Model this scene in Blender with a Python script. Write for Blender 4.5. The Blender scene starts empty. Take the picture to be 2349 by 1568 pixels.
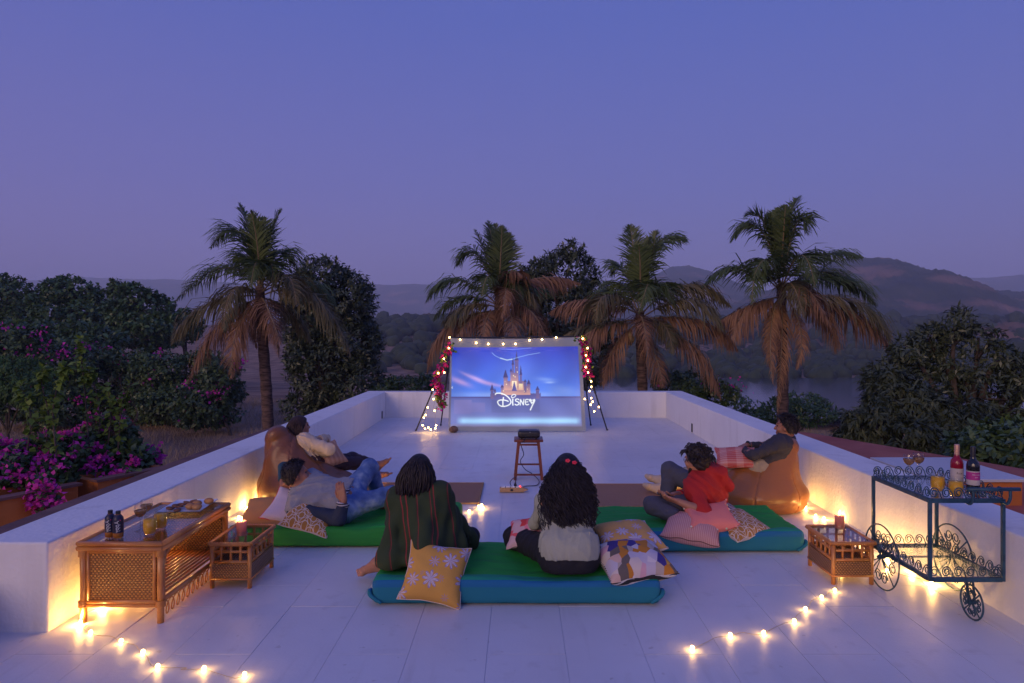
import bpy, math, random
import numpy as np
from mathutils import Vector, Matrix, Euler, noise as mnoise
sc = bpy.context.scene
col = sc.collection
PI = math.pi
# ---------------------------------------------------------------- camera
# picture coordinates below are those of a 2349 x 1568 view of the photograph
F, CX, CY, CAM_H = 1530.0, 1191.0, 763.0, 1.8
cam_data = bpy.data.cameras.new('camera')
cam = bpy.data.objects.new('camera', cam_data); col.objects.link(cam)
cam.location = (0, 0, CAM_H); cam.rotation_euler = (PI / 2, 0, 0)
cam_data.sensor_width = 36.0; cam_data.lens = 36.0 * F / 2349.0
cam_data.shift_x = (1174.5 - CX) / 2349.0
cam_data.shift_y = (CY - 784.0) / 2349.0
cam_data.clip_start = 0.05; cam_data.clip_end = 30000
sc.camera = cam
# ---------------------------------------------------------------- dusk sky
SUN_EL, SUN_ROT = math.radians(1.0), math.radians(210)
world = bpy.data.worlds.new('World'); sc.world = world; world.use_nodes = True
nt = world.node_tree; nt.nodes.clear()
def wn(t, **k):
    n = nt.nodes.new(t)
    for a, b in k.items(): setattr(n, a, b)
    return n
w_out = wn('ShaderNodeOutputWorld'); w_bg = wn('ShaderNodeBackground')
w_sky = wn('ShaderNodeTexSky'); w_sky.sky_type = 'NISHITA'; w_sky.sun_disc = False
w_sky.sun_elevation = SUN_EL; w_sky.sun_rotation = SUN_ROT
w_sky.air_density = 1.0; w_sky.dust_density = 0.6; w_sky.ozone_density = 4.0
w_scale = wn('ShaderNodeVectorMath', operation='SCALE'); w_scale.inputs['Scale'].default_value = 0.05
w_tc = wn('ShaderNodeTexCoord'); w_sep = wn('ShaderNodeSeparateXYZ')
w_ramp = wn('ShaderNodeValToRGB')
nt.links.new(w_tc.outputs['Generated'], w_sep.inputs[0])
nt.links.new(w_sep.outputs['Z'], w_ramp.inputs[0])
el = w_ramp.color_ramp.elements
el[0].position = 0.0; el[0].color = (0.150, 0.123, 0.325, 1)
el[1].position = 1.0; el[1].color = (0.054, 0.088, 0.375, 1)
for p, c in ((0.09, (0.138, 0.119, 0.335, 1)), (0.20, (0.104, 0.108, 0.350, 1)), (0.42, (0.068, 0.095, 0.360, 1))):
    e = el.new(p); e.color = c
w_add = wn('ShaderNodeVectorMath', operation='ADD')
nt.links.new(w_sky.outputs[0], w_scale.inputs[0])
nt.links.new(w_scale.outputs[0], w_add.inputs[0])
nt.links.new(w_ramp.outputs[0], w_add.inputs[1])
# rosy band low in the sky, strongest towards the set sun
w_dot = wn('ShaderNodeVectorMath', operation='DOT_PRODUCT'); w_dot.inputs[1].default_value = (math.sin(math.radians(235)), math.cos(math.radians(235)), 0)
nt.links.new(w_tc.outputs['Generated'], w_dot.inputs[0])
w_az = wn('ShaderNodeMapRange'); w_az.inputs[1].default_value = -1.0; w_az.inputs[2].default_value = 1.0; nt.links.new(w_dot.outputs['Value'], w_az.inputs[0])
w_el = wn('ShaderNodeMapRange'); w_el.inputs[1].default_value = 0.0; w_el.inputs[2].default_value = 0.55; w_el.inputs[3].default_value = 1.0; w_el.inputs[4].default_value = 0.0; nt.links.new(w_sep.outputs['Z'], w_el.inputs[0])
w_mul = wn('ShaderNodeMath', operation='MULTIPLY'); nt.links.new(w_az.outputs[0], w_mul.inputs[0]); nt.links.new(w_el.outputs[0], w_mul.inputs[1])
w_rose = wn('ShaderNodeVectorMath', operation='SCALE'); w_rose.inputs[0].default_value = (0.068, 0.016, 0.014); nt.links.new(w_mul.outputs[0], w_rose.inputs['Scale'])
w_sum = wn('ShaderNodeVectorMath', operation='ADD'); nt.links.new(w_add.outputs[0], w_sum.inputs[0]); nt.links.new(w_rose.outputs[0], w_sum.inputs[1])
nt.links.new(w_sum.outputs[0], w_bg.inputs['Color'])
w_bg.inputs['Strength'].default_value = 1.0
nt.links.new(w_bg.outputs[0], w_out.inputs[0])
# ---------------------------------------------------------------- low sun lamp: afterglow, and stand-in for warm house lights behind the camera
sun_data = bpy.data.lights.new('sun', 'SUN'); sun = bpy.data.objects.new('sun', sun_data); col.objects.link(sun)
sun_data.energy = 2.6; sun_data.angle = math.radians(50); sun_data.color = (1.0, 0.66, 0.46)
sun.rotation_euler = (math.radians(84), 0, math.radians(-30))
sun.location = (-5, -9, 6)
# ---------------------------------------------------------------- picture settings
sc.render.engine = 'CYCLES'
sc.view_settings.view_transform = 'Standard'; sc.view_settings.look = 'None'
sc.view_settings.exposure = 0.34; sc.view_settings.gamma = 1.0; sc.view_settings.use_curve_mapping = False
cy = sc.cycles
cy.use_denoising = True
try: cy.denoiser = 'OPENIMAGEDENOISE'
except Exception: pass
cy.max_bounces = 6; cy.diffuse_bounces = 3; cy.glossy_bounces = 3; cy.transmission_bounces = 6
cy.transparent_max_bounces = 6; cy.volume_bounces = 2
cy.caustics_reflective = False; cy.caustics_refractive = False
cy.sample_clamp_indirect = 4.0; cy.use_light_tree = True

# ================================================================ helpers
rng = np.random.default_rng(7); random.seed(7)
def V3(*a): return np.array(a, float)
def W(x, y, d):                      # picture point at distance d
    return np.array([(x - CX) * d / F, d, CAM_H - (y - CY) * d / F])
def G(x, y, z=0.0):                  # picture point standing at height z
    d = F * (CAM_H - z) / (y - CY)
    return W(x, y, d)
def zoomer(x0, y0, s):               # coordinates read off an enlarged crop
    return lambda x, y: ((x0 + x / s) / 1.6347, (y0 + y / s) / 1.6347)
def nrm(v):
    v = np.asarray(v, float); return v / (np.linalg.norm(v) + 1e-12)
def frame(dirv, ref=(0, 0, 1)):
    z = nrm(dirv); x = np.cross(ref, z)
    if np.linalg.norm(x) < 1e-4: x = np.cross((1, 0, 0), z)
    x = nrm(x); return x, np.cross(z, x), z
def mesh_from(name, V, Fc):
    me = bpy.data.meshes.new(name)
    V = np.asarray(V, np.float32)
    if isinstance(Fc, np.ndarray) and Fc.ndim == 2:
        k = Fc.shape[1]; n = len(Fc)
        me.vertices.add(len(V)); me.vertices.foreach_set('co', V.ravel())
        me.loops.add(n * k); me.loops.foreach_set('vertex_index', Fc.astype(np.int32).ravel())
        me.polygons.add(n); me.polygons.foreach_set('loop_start', np.arange(0, n * k, k, dtype=np.int32))
        me.update(calc_edges=True)
    else:
        me.from_pydata([tuple(map(float, v)) for v in V], [], [tuple(f) for f in Fc]); me.update()
    return me
def tag(o, label=None, cat=None, group=None, kind=None):
    if label: o['label'] = label
    if cat: o['category'] = cat
    if group: o['group'] = group
    if kind: o['kind'] = kind
    return o
def obj(name, me, mat=None, parent=None, loc=None, rot=None, smooth=False):
    o = bpy.data.objects.new(name, me); col.objects.link(o)
    if mat is not None and not me.materials:
        for m in (mat if isinstance(mat, (list, tuple)) else [mat]): me.materials.append(m)
    if smooth: me.polygons.foreach_set('use_smooth', np.ones(len(me.polygons), bool)); me.update()
    if parent is not None: o.parent = parent
    if loc is not None: o.location = tuple(loc)
    if rot is not None: o.rotation_euler = tuple(rot)
    return o
def thing(name, label, cat, loc=(0, 0, 0), rotz=0.0, group=None):
    o = bpy.data.objects.new(name, None); col.objects.link(o)
    o.location = tuple(loc); o.rotation_euler = (0, 0, rotz); o.empty_display_size = 0.1
    return tag(o, label, cat, group)
def dup(root, loc=None, rotz=None, label=None, parent=None):
    r = root.copy(); col.objects.link(r)
    if parent is not None: r.parent = parent
    if loc is not None: r.location = tuple(loc)
    if rotz is not None: r.rotation_euler = (0, 0, rotz)
    if label: r['label'] = label
    for ch in list(root.children): dup(ch, parent=r)
    return r
def bevel(o, w=0.004, seg=2):
    m = o.modifiers.new('bevel', 'BEVEL'); m.width = w; m.segments = seg; m.limit_method = 'ANGLE'
    return o
class MB:
    def __init__(s): s.V = []; s.F = []; s.n = 0
    def add(s, V, Fc):
        V = np.asarray(V, float).reshape(-1, 3)
        s.V.append(V); s.F.extend([tuple(int(i) + s.n for i in f) for f in Fc]); s.n += len(V)
        return s
    def box(s, c, size, R=None):
        h = np.asarray(size, float) / 2
        P = np.array([[x, y, z] for z in (-1, 1) for y in (-1, 1) for x in (-1, 1)], float) * h
        if R is not None: P = P @ np.asarray(R).T
        return s.add(P + np.asarray(c, float), [(0, 2, 3, 1), (4, 5, 7, 6), (0, 1, 5, 4), (2, 6, 7, 3), (0, 4, 6, 2), (1, 3, 7, 5)])
    def bar(s, a, b, w, h, ref=(0, 0, 1)):          # rectangular bar from a to b
        a = np.asarray(a, float); b = np.asarray(b, float); x, y, z = frame(b - a, ref)
        return s.box((a + b) / 2, (w, h, np.linalg.norm(b - a)), np.stack([x, y, z], 1))
    def tube(s, pts, r, n=8, closed=False, caps=True):
        P = np.asarray(pts, float); m = len(P)
        r = np.broadcast_to(np.asarray(r, float), (m,))
        T = np.zeros_like(P)
        if closed: T = np.roll(P, -1, 0) - np.roll(P, 1, 0)
        else: T[1:-1] = P[2:] - P[:-2]; T[0] = P[1] - P[0]; T[-1] = P[-1] - P[-2]
        T /= np.linalg.norm(T, axis=1)[:, None] + 1e-12
        x, y, _ = frame(T[0]); rings = []
        a = np.arange(n) * 2 * PI / n
        for i in range(m):
            x = x - T[i] * np.dot(x, T[i]); x = nrm(x); y = np.cross(T[i], x)
            rings.append(P[i] + r[i] * (np.cos(a)[:, None] * x + np.sin(a)[:, None] * y))
        f = []
        for i in range(m if closed else m - 1):
            j = (i + 1) % m
            for k in range(n): f.append((i * n + k, i * n + (k + 1) % n, j * n + (k + 1) % n, j * n + k))
        if caps and not closed:
            f.append(tuple(range(n - 1, -1, -1))); f.append(tuple((m - 1) * n + k for k in range(n)))
        return s.add(np.concatenate(rings), f)
    def lathe(s, prof, n=20, c=(0, 0, 0), cap=True):
        a = np.arange(n) * 2 * PI / n; V = []
        for r, z in prof: V.append(np.stack([r * np.cos(a), r * np.sin(a), np.full(n, z)], 1))
        f = []; m = len(prof)
        for i in range(m - 1):
            for k in range(n): f.append((i * n + k, i * n + (k + 1) % n, (i + 1) * n + (k + 1) % n, (i + 1) * n + k))
        if cap:
            if prof[0][0] > 1e-6: f.append(tuple(range(n - 1, -1, -1)))
            if prof[-1][0] > 1e-6: f.append(tuple((m - 1) * n + k for k in range(n)))
        return s.add(np.concatenate(V) + np.asarray(c, float), f)
    def ball(s, c, r, n=10, m=6, R=None):
        r = np.broadcast_to(np.asarray(r, float), (3,)); V = [[0, 0, -1]]; f = []
        for i in range(1, m):
            t = -PI / 2 + PI * i / m
            for k in range(n): V.append([math.cos(t) * math.cos(2 * PI * k / n), math.cos(t) * math.sin(2 * PI * k / n), math.sin(t)])
        V.append([0, 0, 1]); L = len(V) - 1
        for k in range(n): f.append((0, 1 + (k + 1) % n, 1 + k)); f.append((L, L - n + k, L - n + (k + 1) % n))
        for i in range(m - 2):
            for k in range(n): f.append((1 + i * n + k, 1 + i * n + (k + 1) % n, 1 + (i + 1) * n + (k + 1) % n, 1 + (i + 1) * n + k))
        V = np.array(V, float) * r
        if R is not None: V = V @ np.asarray(R).T
        return s.add(V + np.asarray(c, float), f)
    def build(s, name, mat, parent=None, off=None, smooth=False, loc=None, rot=None):
        V = np.concatenate(s.V)
        if off is not None: V = V - np.asarray(off, float)
        return obj(name, mesh_from(name, V, s.F), mat, parent, loc, rot, smooth)
def tri_strip_quads(nu, nv):
    i = np.arange(nu - 1)[:, None] * nv + np.arange(nv - 1)[None, :]
    return np.stack([i, i + nv, i + nv + 1, i + 1], -1).reshape(-1, 4)
def bez(a, b, c, n):                 # quadratic curve that passes through b in its middle
    a, b, c = map(lambda q: np.asarray(q, float), (a, b, c)); k = 2 * b - (a + c) / 2
    t = np.linspace(0, 1, n)[:, None]
    return (1 - t) ** 2 * a + 2 * t * (1 - t) * k + t ** 2 * c
def spline(pts, n):                  # smooth curve through many points
    P = np.asarray(pts, float); P = np.concatenate([[2 * P[0] - P[1]], P, [2 * P[-1] - P[-2]]]); out = []
    for i in range(len(P) - 3):
        t = np.linspace(0, 1, n, endpoint=False)[:, None]; a, b, c, d = P[i:i + 4]
        out.append(0.5 * (2 * b + (c - a) * t + (2 * a - 5 * b + 4 * c - d) * t ** 2 + (3 * b - a - 3 * c + d) * t ** 3))
    return np.concatenate(out + [P[-2:-1]])
def fbm(P, scale, oct=3, seed=0.0):
    P = np.asarray(P, float); out = np.zeros(len(P)); a = 1.0
    for o in range(oct):
        s = scale * 2 ** o
        out += a * np.array([mnoise.noise((p[0] * s + seed, p[1] * s + seed * 1.7, p[2] * s - seed)) for p in P]); a *= 0.5
    return out
# ================================================================ materials
def mat(name, c1, c2=None, scale=8.0, rough=0.6, bump=0.0, bscale=40.0, spec=0.5, metal=0.0, detail=4.0, stretch=None,
        island=None, trans=0.0, contrast=(0.35, 0.65), sheen=0.0, coat=0.0, world=False):
    m = bpy.data.materials.new(name); m.use_nodes = True; t = m.node_tree; p = t.nodes['Principled BSDF']
    p.inputs['Roughness'].default_value = rough; p.inputs['Metallic'].default_value = metal
    p.inputs['Specular IOR Level'].default_value = spec
    if sheen: p.inputs['Sheen Weight'].default_value = sheen
    if coat: p.inputs['Coat Weight'].default_value = coat
    c1 = tuple(c1) + (1,); p.inputs['Base Color'].default_value = c1
    tc = t.nodes.new('ShaderNodeTexCoord'); src = tc.outputs['Object']
    if world: src = t.nodes.new('ShaderNodeNewGeometry').outputs['Position']
    if stretch:
        mp = t.nodes.new('ShaderNodeMapping'); mp.inputs['Scale'].default_value = stretch
        t.links.new(src, mp.inputs[0]); src = mp.outputs[0]
    if c2 is not None:
        no = t.nodes.new('ShaderNodeTexNoise'); no.inputs['Scale'].default_value = scale; no.inputs['Detail'].default_value = detail
        t.links.new(src, no.inputs['Vector'])
        mr = t.nodes.new('ShaderNodeMapRange'); mr.inputs[1].default_value = contrast[0]; mr.inputs[2].default_value = contrast[1]
        t.links.new(no.outputs['Fac'], mr.inputs[0]); fac = mr.outputs[0]
        if island:
            ge = t.nodes.new('ShaderNodeNewGeometry'); ma = t.nodes.new('ShaderNodeMath'); ma.operation = 'MULTIPLY_ADD'
            t.links.new(ge.outputs['Random Per Island'], ma.inputs[0]); ma.inputs[1].default_value = island
            m2 = t.nodes.new('ShaderNodeMath'); m2.operation = 'MULTIPLY'; m2.inputs[1].default_value = 1 - island
            t.links.new(fac, m2.inputs[0]); t.links.new(m2.outputs[0], ma.inputs[2]); fac = ma.outputs[0]
        mx = t.nodes.new('ShaderNodeMix'); mx.data_type = 'RGBA'
        mx.inputs[6].default_value = c1; mx.inputs[7].default_value = tuple(c2) + (1,)
        t.links.new(fac, mx.inputs[0]); t.links.new(mx.outputs[2], p.inputs['Base Color'])
    if bump:
        nb = t.nodes.new('ShaderNodeTexNoise'); nb.inputs['Scale'].default_value = bscale; nb.inputs['Detail'].default_value = 5
        t.links.new(src, nb.inputs['Vector'])
        bp = t.nodes.new('ShaderNodeBump'); bp.inputs['Strength'].default_value = bump; bp.inputs['Distance'].default_value = 0.01
        t.links.new(nb.outputs['Fac'], bp.inputs['Height']); t.links.new(bp.outputs[0], p.inputs['Normal'])
    if trans:
        tr = t.nodes.new('ShaderNodeBsdfTranslucent'); ms = t.nodes.new('ShaderNodeMixShader'); ms.inputs[0].default_value = trans
        if c2 is not None: t.links.new(mx.outputs[2], tr.inputs['Color'])
        else: tr.inputs['Color'].default_value = c1
        t.links.new(p.outputs[0], ms.inputs[1]); t.links.new(tr.outputs[0], ms.inputs[2])
        t.links.new(ms.outputs[0], t.nodes['Material Output'].inputs['Surface'])
    return m
def emit(name, c, s):
    m = bpy.data.materials.new(name); m.use_nodes = True; t = m.node_tree; t.nodes.clear()
    e = t.nodes.new('ShaderNodeEmission'); o = t.nodes.new('ShaderNodeOutputMaterial')
    e.inputs[0].default_value = tuple(c) + (1,); e.inputs[1].default_value = s; t.links.new(e.outputs[0], o.inputs[0]); return m
def glass(name, c=(1, 1, 1), rough=0.02, edge=0.85, base=0.05):
    m = bpy.data.materials.new(name); m.use_nodes = True; t = m.node_tree; t.nodes.clear()
    o = t.nodes.new('ShaderNodeOutputMaterial')
    gl = t.nodes.new('ShaderNodeBsdfGlossy'); gl.inputs['Roughness'].default_value = rough
    tr = t.nodes.new('ShaderNodeBsdfTransparent'); tr.inputs[0].default_value = tuple(c) + (1,)
    lw = t.nodes.new('ShaderNodeLayerWeight'); lw.inputs[0].default_value = 0.5
    pw = t.nodes.new('ShaderNodeMath'); pw.operation = 'POWER'; pw.inputs[1].default_value = 4.0
    ma = t.nodes.new('ShaderNodeMath'); ma.operation = 'MULTIPLY_ADD'; ma.inputs[1].default_value = edge; ma.inputs[2].default_value = base
    t.links.new(lw.outputs['Facing'], pw.inputs[0]); t.links.new(pw.outputs[0], ma.inputs[0])
    ms = t.nodes.new('ShaderNodeMixShader')
    t.links.new(ma.outputs[0], ms.inputs[0]); t.links.new(tr.outputs[0], ms.inputs[1]); t.links.new(gl.outputs[0], ms.inputs[2])
    t.links.new(ms.outputs[0], o.inputs[0]); return m
class NT:                            # small helper to wire a colour into a principled material
    def __init__(s, name, rough=0.7, sheen=0.0):
        s.m = bpy.data.materials.new(name); s.m.use_nodes = True; s.t = s.m.node_tree
        s.p = s.t.nodes['Principled BSDF']; s.p.inputs['Roughness'].default_value = rough
        if sheen: s.p.inputs['Sheen Weight'].default_value = sheen
        s.obj = s.t.nodes.new('ShaderNodeTexCoord').outputs['Object']
    def n(s, typ, **k):
        q = s.t.nodes.new(typ)
        for a, b in k.items():
            if a.startswith('i_'):
                q.inputs[a[2:].replace('_', ' ')].default_value = b
            else: setattr(q, a, b)
        return q
    def l(s, a, b): s.t.links.new(a, b)
    def math(s, op, a, b=None, c=None):
        q = s.n('ShaderNodeMath', operation=op)
        for i, v in enumerate((a, b, c)):
            if v is None: continue
            if isinstance(v, (int, float)): q.inputs[i].default_value = v
            else: s.l(v, q.inputs[i])
        return q.outputs[0]
    def mix(s, fac, a, b):
        q = s.n('ShaderNodeMix', data_type='RGBA')
        for i, v in ((0, fac), (6, a), (7, b)):
            if isinstance(v, (int, float)): q.inputs[i].default_value = v
            elif isinstance(v, tuple): q.inputs[i].default_value = v + (1,)
            else: s.l(v, q.inputs[i])
        return q.outputs[2]
    def map(s, scale=(1, 1, 1), loc=(0, 0, 0), rot=(0, 0, 0)):
        q = s.n('ShaderNodeMapping'); q.inputs['Scale'].default_value = scale; q.inputs['Location'].default_value = loc; q.inputs['Rotation'].default_value = rot
        s.l(s.obj, q.inputs[0]); return q.outputs[0]
    def noise(s, scale, vec=None, detail=3.0):
        q = s.n('ShaderNodeTexNoise'); q.inputs['Scale'].default_value = scale; q.inputs['Detail'].default_value = detail
        s.l(vec if vec is not None else s.obj, q.inputs['Vector']); return q.outputs['Fac']
    def ramp(s, fac, stops, interp='LINEAR'):
        q = s.n('ShaderNodeValToRGB'); q.color_ramp.interpolation = interp; e = q.color_ramp.elements
        while len(e) > 1: e.remove(e[0])
        e[0].position = stops[0][0]; e[0].color = tuple(stops[0][1]) + (1,)
        for p, c in stops[1:]:
            x = e.new(p); x.color = tuple(c) + (1,)
        s.l(fac, q.inputs[0]); return q.outputs[0]
    def bump(s, h, strength=0.3, dist=0.01):
        q = s.n('ShaderNodeBump'); q.inputs['Strength'].default_value = strength; q.inputs['Distance'].default_value = dist
        s.l(h, q.inputs['Height']); s.l(q.outputs[0], s.p.inputs['Normal'])
    def col(s, c):
        if isinstance(c, tuple): s.p.inputs['Base Color'].default_value = c + (1,)
        else: s.l(c, s.p.inputs['Base Color'])
        return s.m
M = {}
M['leaf_dark'] = mat('leaf_dark', (0.027, 0.050, 0.023), (0.115, 0.142, 0.069), 0.9, 0.42, island=0.6, trans=0.12, spec=0.55)
M['leaf_mango'] = mat('leaf_mango', (0.024, 0.040, 0.020), (0.105, 0.130, 0.062), 1.3, 0.5, island=0.6, trans=0.12, spec=0.35)
M['leaf_far'] = mat('leaf_far', (0.034, 0.080, 0.028), (0.095, 0.180, 0.050), 0.35, 0.42, island=0.5, trans=0.15, spec=0.55)
M['leaf_bush'] = mat('leaf_bush', (0.026, 0.061, 0.022), (0.119, 0.190, 0.057), 0.8, 0.42, island=0.65, trans=0.15, spec=0.55)
M['leaf_lime'] = mat('leaf_lime', (0.072, 0.132, 0.019), (0.192, 0.288, 0.042), 2.0, 0.55, island=0.7, trans=0.2, spec=0.3)
M['leaf_fern'] = mat('leaf_fern', (0.028, 0.070, 0.017), (0.098, 0.210, 0.042), 2.0, 0.6, island=0.6, trans=0.15)
M['bract'] = mat('bract', (0.550, 0.022, 0.330), (0.880, 0.099, 0.550), 6.0, 0.6, island=0.7, trans=0.3, spec=0.2)
M['bark'] = mat('bark', (0.035, 0.026, 0.020), (0.10, 0.075, 0.055), 6.0, 0.9, 0.5, 20)
M['palm_trunk'] = mat('palm_trunk', (0.045, 0.028, 0.022), (0.16, 0.10, 0.078), 5.0, 0.9, 0.6, 18, stretch=(1, 1, 5))
def floor_mat():
    q = NT('white_floor', 0.42); g = q.n('ShaderNodeNewGeometry').outputs['Position']
    n1 = q.noise(0.9, g, 8); n2 = q.noise(6.0, g, 6); n3 = q.noise(46.0, g, 4)
    mp = q.n('ShaderNodeMapping'); mp.inputs['Scale'].default_value = (9, 0.8, 1); q.l(g, mp.inputs[0]); n4 = q.noise(1.6, mp.outputs[0], 7)
    c = q.mix(q.math('MULTIPLY', q.math('SUBTRACT', n1, 0.35), 1.8), (0.72, 0.715, 0.735), (0.57, 0.565, 0.585))
    st = q.n('ShaderNodeMapRange'); st.inputs[1].default_value = 0.60; st.inputs[2].default_value = 0.78; q.l(n2, st.inputs[0])
    c = q.mix(q.math('MULTIPLY', st.outputs[0], 0.55), c, (0.50, 0.48, 0.47))
    s2 = q.n('ShaderNodeMapRange'); s2.inputs[1].default_value = 0.58; s2.inputs[2].default_value = 0.80; q.l(n4, s2.inputs[0])
    c = q.mix(q.math('MULTIPLY', s2.outputs[0], 0.45), c, (0.52, 0.50, 0.50))
    sp = q.n('ShaderNodeMapRange'); sp.inputs[1].default_value = 0.70; sp.inputs[2].default_value = 0.76; q.l(q.noise(14.0, g, 2), sp.inputs[0])
    c = q.mix(q.math('MULTIPLY', sp.outputs[0], 0.5), c, (0.36, 0.33, 0.31))
    q.l(q.math('MULTIPLY_ADD', n2, 0.35, 0.24), q.p.inputs['Roughness']); q.p.inputs['Specular IOR Level'].default_value = 0.4
    q.bump(q.math('ADD', q.math('MULTIPLY', n2, 0.7), q.math('MULTIPLY', n3, 0.25)), 0.35, 0.01); return q.col(c)
M['white_floor'] = floor_mat()
def wall_mat():
    q = NT('white_wall', 0.75); g = q.n('ShaderNodeNewGeometry').outputs['Position']; n1 = q.noise(1.3, g, 7); n2 = q.noise(20.0, g, 6)
    mp = q.n('ShaderNodeMapping'); mp.inputs['Scale'].default_value = (4, 4, 0.5); q.l(g, mp.inputs[0]); n4 = q.noise(1.5, mp.outputs[0], 6)
    c = q.mix(q.math('MULTIPLY', q.math('SUBTRACT', n1, 0.35), 1.5), (0.84, 0.83, 0.80), (0.70, 0.68, 0.65))
    s2 = q.n('ShaderNodeMapRange'); s2.inputs[1].default_value = 0.56; s2.inputs[2].default_value = 0.76; q.l(n4, s2.inputs[0]); c = q.mix(q.math('MULTIPLY', s2.outputs[0], 0.40), c, (0.54, 0.51, 0.47))
    v = q.n('ShaderNodeTexVoronoi'); v.inputs['Scale'].default_value = 34.0; q.l(g, v.inputs['Vector'])
    q.p.inputs['Specular IOR Level'].default_value = 0.3; q.bump(q.math('ADD', n2, q.math('MULTIPLY', v.outputs['Distance'], 0.35)), 0.5, 0.010); return q.col(c)
M['white_wall'] = wall_mat()
# ================================================================ the setting: terrain, lake, hills, haze
M['ground'] = mat('ground', (0.17, 0.105, 0.075), (0.32, 0.215, 0.145), 0.25, 0.95, 0.6, 4, world=True, spec=0.1, detail=8)
def smooth01(t): t = np.clip(t, 0, 1); return t * t * (3 - 2 * t)
def wob(x, y, s): return np.sin(x * s * 1.3 + y * s * 0.7 + 1.1) * np.sin(y * s * 1.1 - x * s * 0.4 + 0.3)
def ground_z(x, y):
    x = np.asarray(x, float); y = np.asarray(y, float)
    right = smooth01((x + 14) / 22)
    z = -3.0 - 2.2 * smooth01((y - 35) / 80) * (1 - right) - 11.2 * smooth01((y - 24) / 84) * right
    z += 12 * smooth01((y - 205) / 250) + 10 * smooth01((np.abs(y) - 450) / 1200)
    z += -6 * smooth01((y - 110) / 60) * (1 - right) * (1 - smooth01((y - 205) / 120))
    a = smooth01((np.hypot(x, y) - 14) / 30)
    z += a * (0.22 * wob(x, y, 0.12) + 0.5 * wob(x, y, 0.037) * smooth01((np.hypot(x, y) - 60) / 60))
    return z
def build_ground():
    R = np.concatenate([[0.0], np.geomspace(3, 4600, 106)]); A = np.arange(200) * 2 * PI / 200
    V = []; f = []
    for i, r in enumerate(R):
        if i == 0: V.append([0, 0, -3.0]); continue
        for a in A: V.append([r * math.sin(a), r * math.cos(a), 0])
    V = np.array(V); V[:, 2] = ground_z(V[:, 0], V[:, 1]); n = 200
    for k in range(n): f.append((0, 1 + (k + 1) % n, 1 + k))
    for i in range(1, len(R) - 1):
        o = 1 + (i - 1) * n
        for k in range(n): f.append((o + k, o + (k + 1) % n, o + n + (k + 1) % n, o + n + k))
    o = obj('ground', mesh_from('ground', V, f), M['ground'], smooth=True); tag(o, kind='structure')
build_ground()
lm = NT('lake_water', 0.08); lm.p.inputs['IOR'].default_value = 1.33; lm.p.inputs['Specular IOR Level'].default_value = 0.6
lm.bump(lm.noise(0.9, lm.map((1, 0.35, 1)), 4), 0.12, 0.05); lm.col((0.020, 0.028, 0.055))
lv = []; lf = []
shore = [(-20, 130), (10, 112), (45, 108), (80, 112), (120, 122), (260, 140), (330, 200), (200, 214), (130, 208), (80, 205), (40, 208), (0, 200), (-30, 165)]
lo = obj('lake', mesh_from('lake', [(x, y, -12.2) for x, y in shore], [tuple(range(len(shore)))]), lm.m); tag(lo, kind='structure')
# ---- hills: ridge outlines read off the photograph, each at its own distance with a long slope towards us
hm = NT('hillside', 0.95); hm.p.inputs['Specular IOR Level'].default_value = 0.1
hn = hm.noise(0.012, hm.map((1, 1, 1.6)), 9); hm.l
hm.col(hm.ramp(hn, [(0.38, (0.018, 0.034, 0.018)), (0.52, (0.040, 0.050, 0.028)), (0.60, (0.16, 0.100, 0.066)), (0.74, (0.28, 0.165, 0.11))]))
def hill(pts, d, slope, label_rough=1.0, nd=64, seed=0.0, base=-6.0, bumps=5.0):
    pts = np.array(pts, float); xs = np.linspace(pts[0, 0], pts[-1, 0], 300); ys = np.interp(xs, pts[:, 0], pts[:, 1])
    X = (xs - CX) * d / F; Z = CAM_H - (ys - CY) * d / F
    V = []
    t = np.concatenate([np.linspace(0, 1, nd), 1 + np.linspace(0.05, 1, 10)])
    for i in range(len(xs)):
        for q in t:
            fr = q if q <= 1 else 1
            y = d - slope * (1 - q) if q <= 1 else d + slope * 0.8 * (q - 1)
            prof = smooth01(q) * 0.55 + 0.45 * q ** 1.6 if q <= 1 else (1 - 0.9 * smooth01(q - 1))
            x = X[i] * (0.82 + 0.18 * fr) if q <= 1 else X[i]
            V.append([x, y, base + (Z[i] - base) * prof])
    V = np.array(V)
    nz = fbm(V, 1.0 / (slope * 0.22), 4, seed); w = np.tile(np.where(t <= 1, np.sin(PI * np.clip(t, 0, 1)) ** 0.7, 0.6), len(xs))
    V[:, 2] += nz * w * slope * 0.035 * label_rough
    V[:, 2] += np.random.default_rng(int(seed)).random(len(V)) ** 2 * bumps * 0.45 * np.tile(np.where(t < 0.06, 0, 1), len(xs))
    o = obj('hill', mesh_from('hill', V, tri_strip_quads(len(xs), len(t))), hm.m, smooth=True); tag(o, kind='structure')
hill([(-500, 690), (-100, 664), (60, 648), (170, 636), (300, 641), (420, 645), (560, 650), (700, 652), (860, 655), (980, 653), (1100, 661), (1250, 656), (1400, 650), (1560, 655)], 3300, 1400, seed=3)
hill([(1290, 700), (1400, 668), (1480, 642), (1540, 613), (1580, 610), (1620, 621), (1680, 650), (1760, 668), (1860, 690), (2000, 720)], 1900, 800, seed=11)
hill([(2000, 668), (2140, 646), (2200, 640), (2280, 637), (2349, 631), (2600, 640), (2900, 660)], 2900, 900, seed=17)
hill([(1500, 752), (1600, 730), (1700, 696), (1800, 655), (1880, 625), (1930, 605), (1975, 596), (2040, 595), (2085, 607), (2110, 626), (2140, 641), (2200, 655), (2270, 668), (2349, 672), (2500, 690), (2800, 720)], 1150, 560, seed=23, bumps=9)
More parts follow.
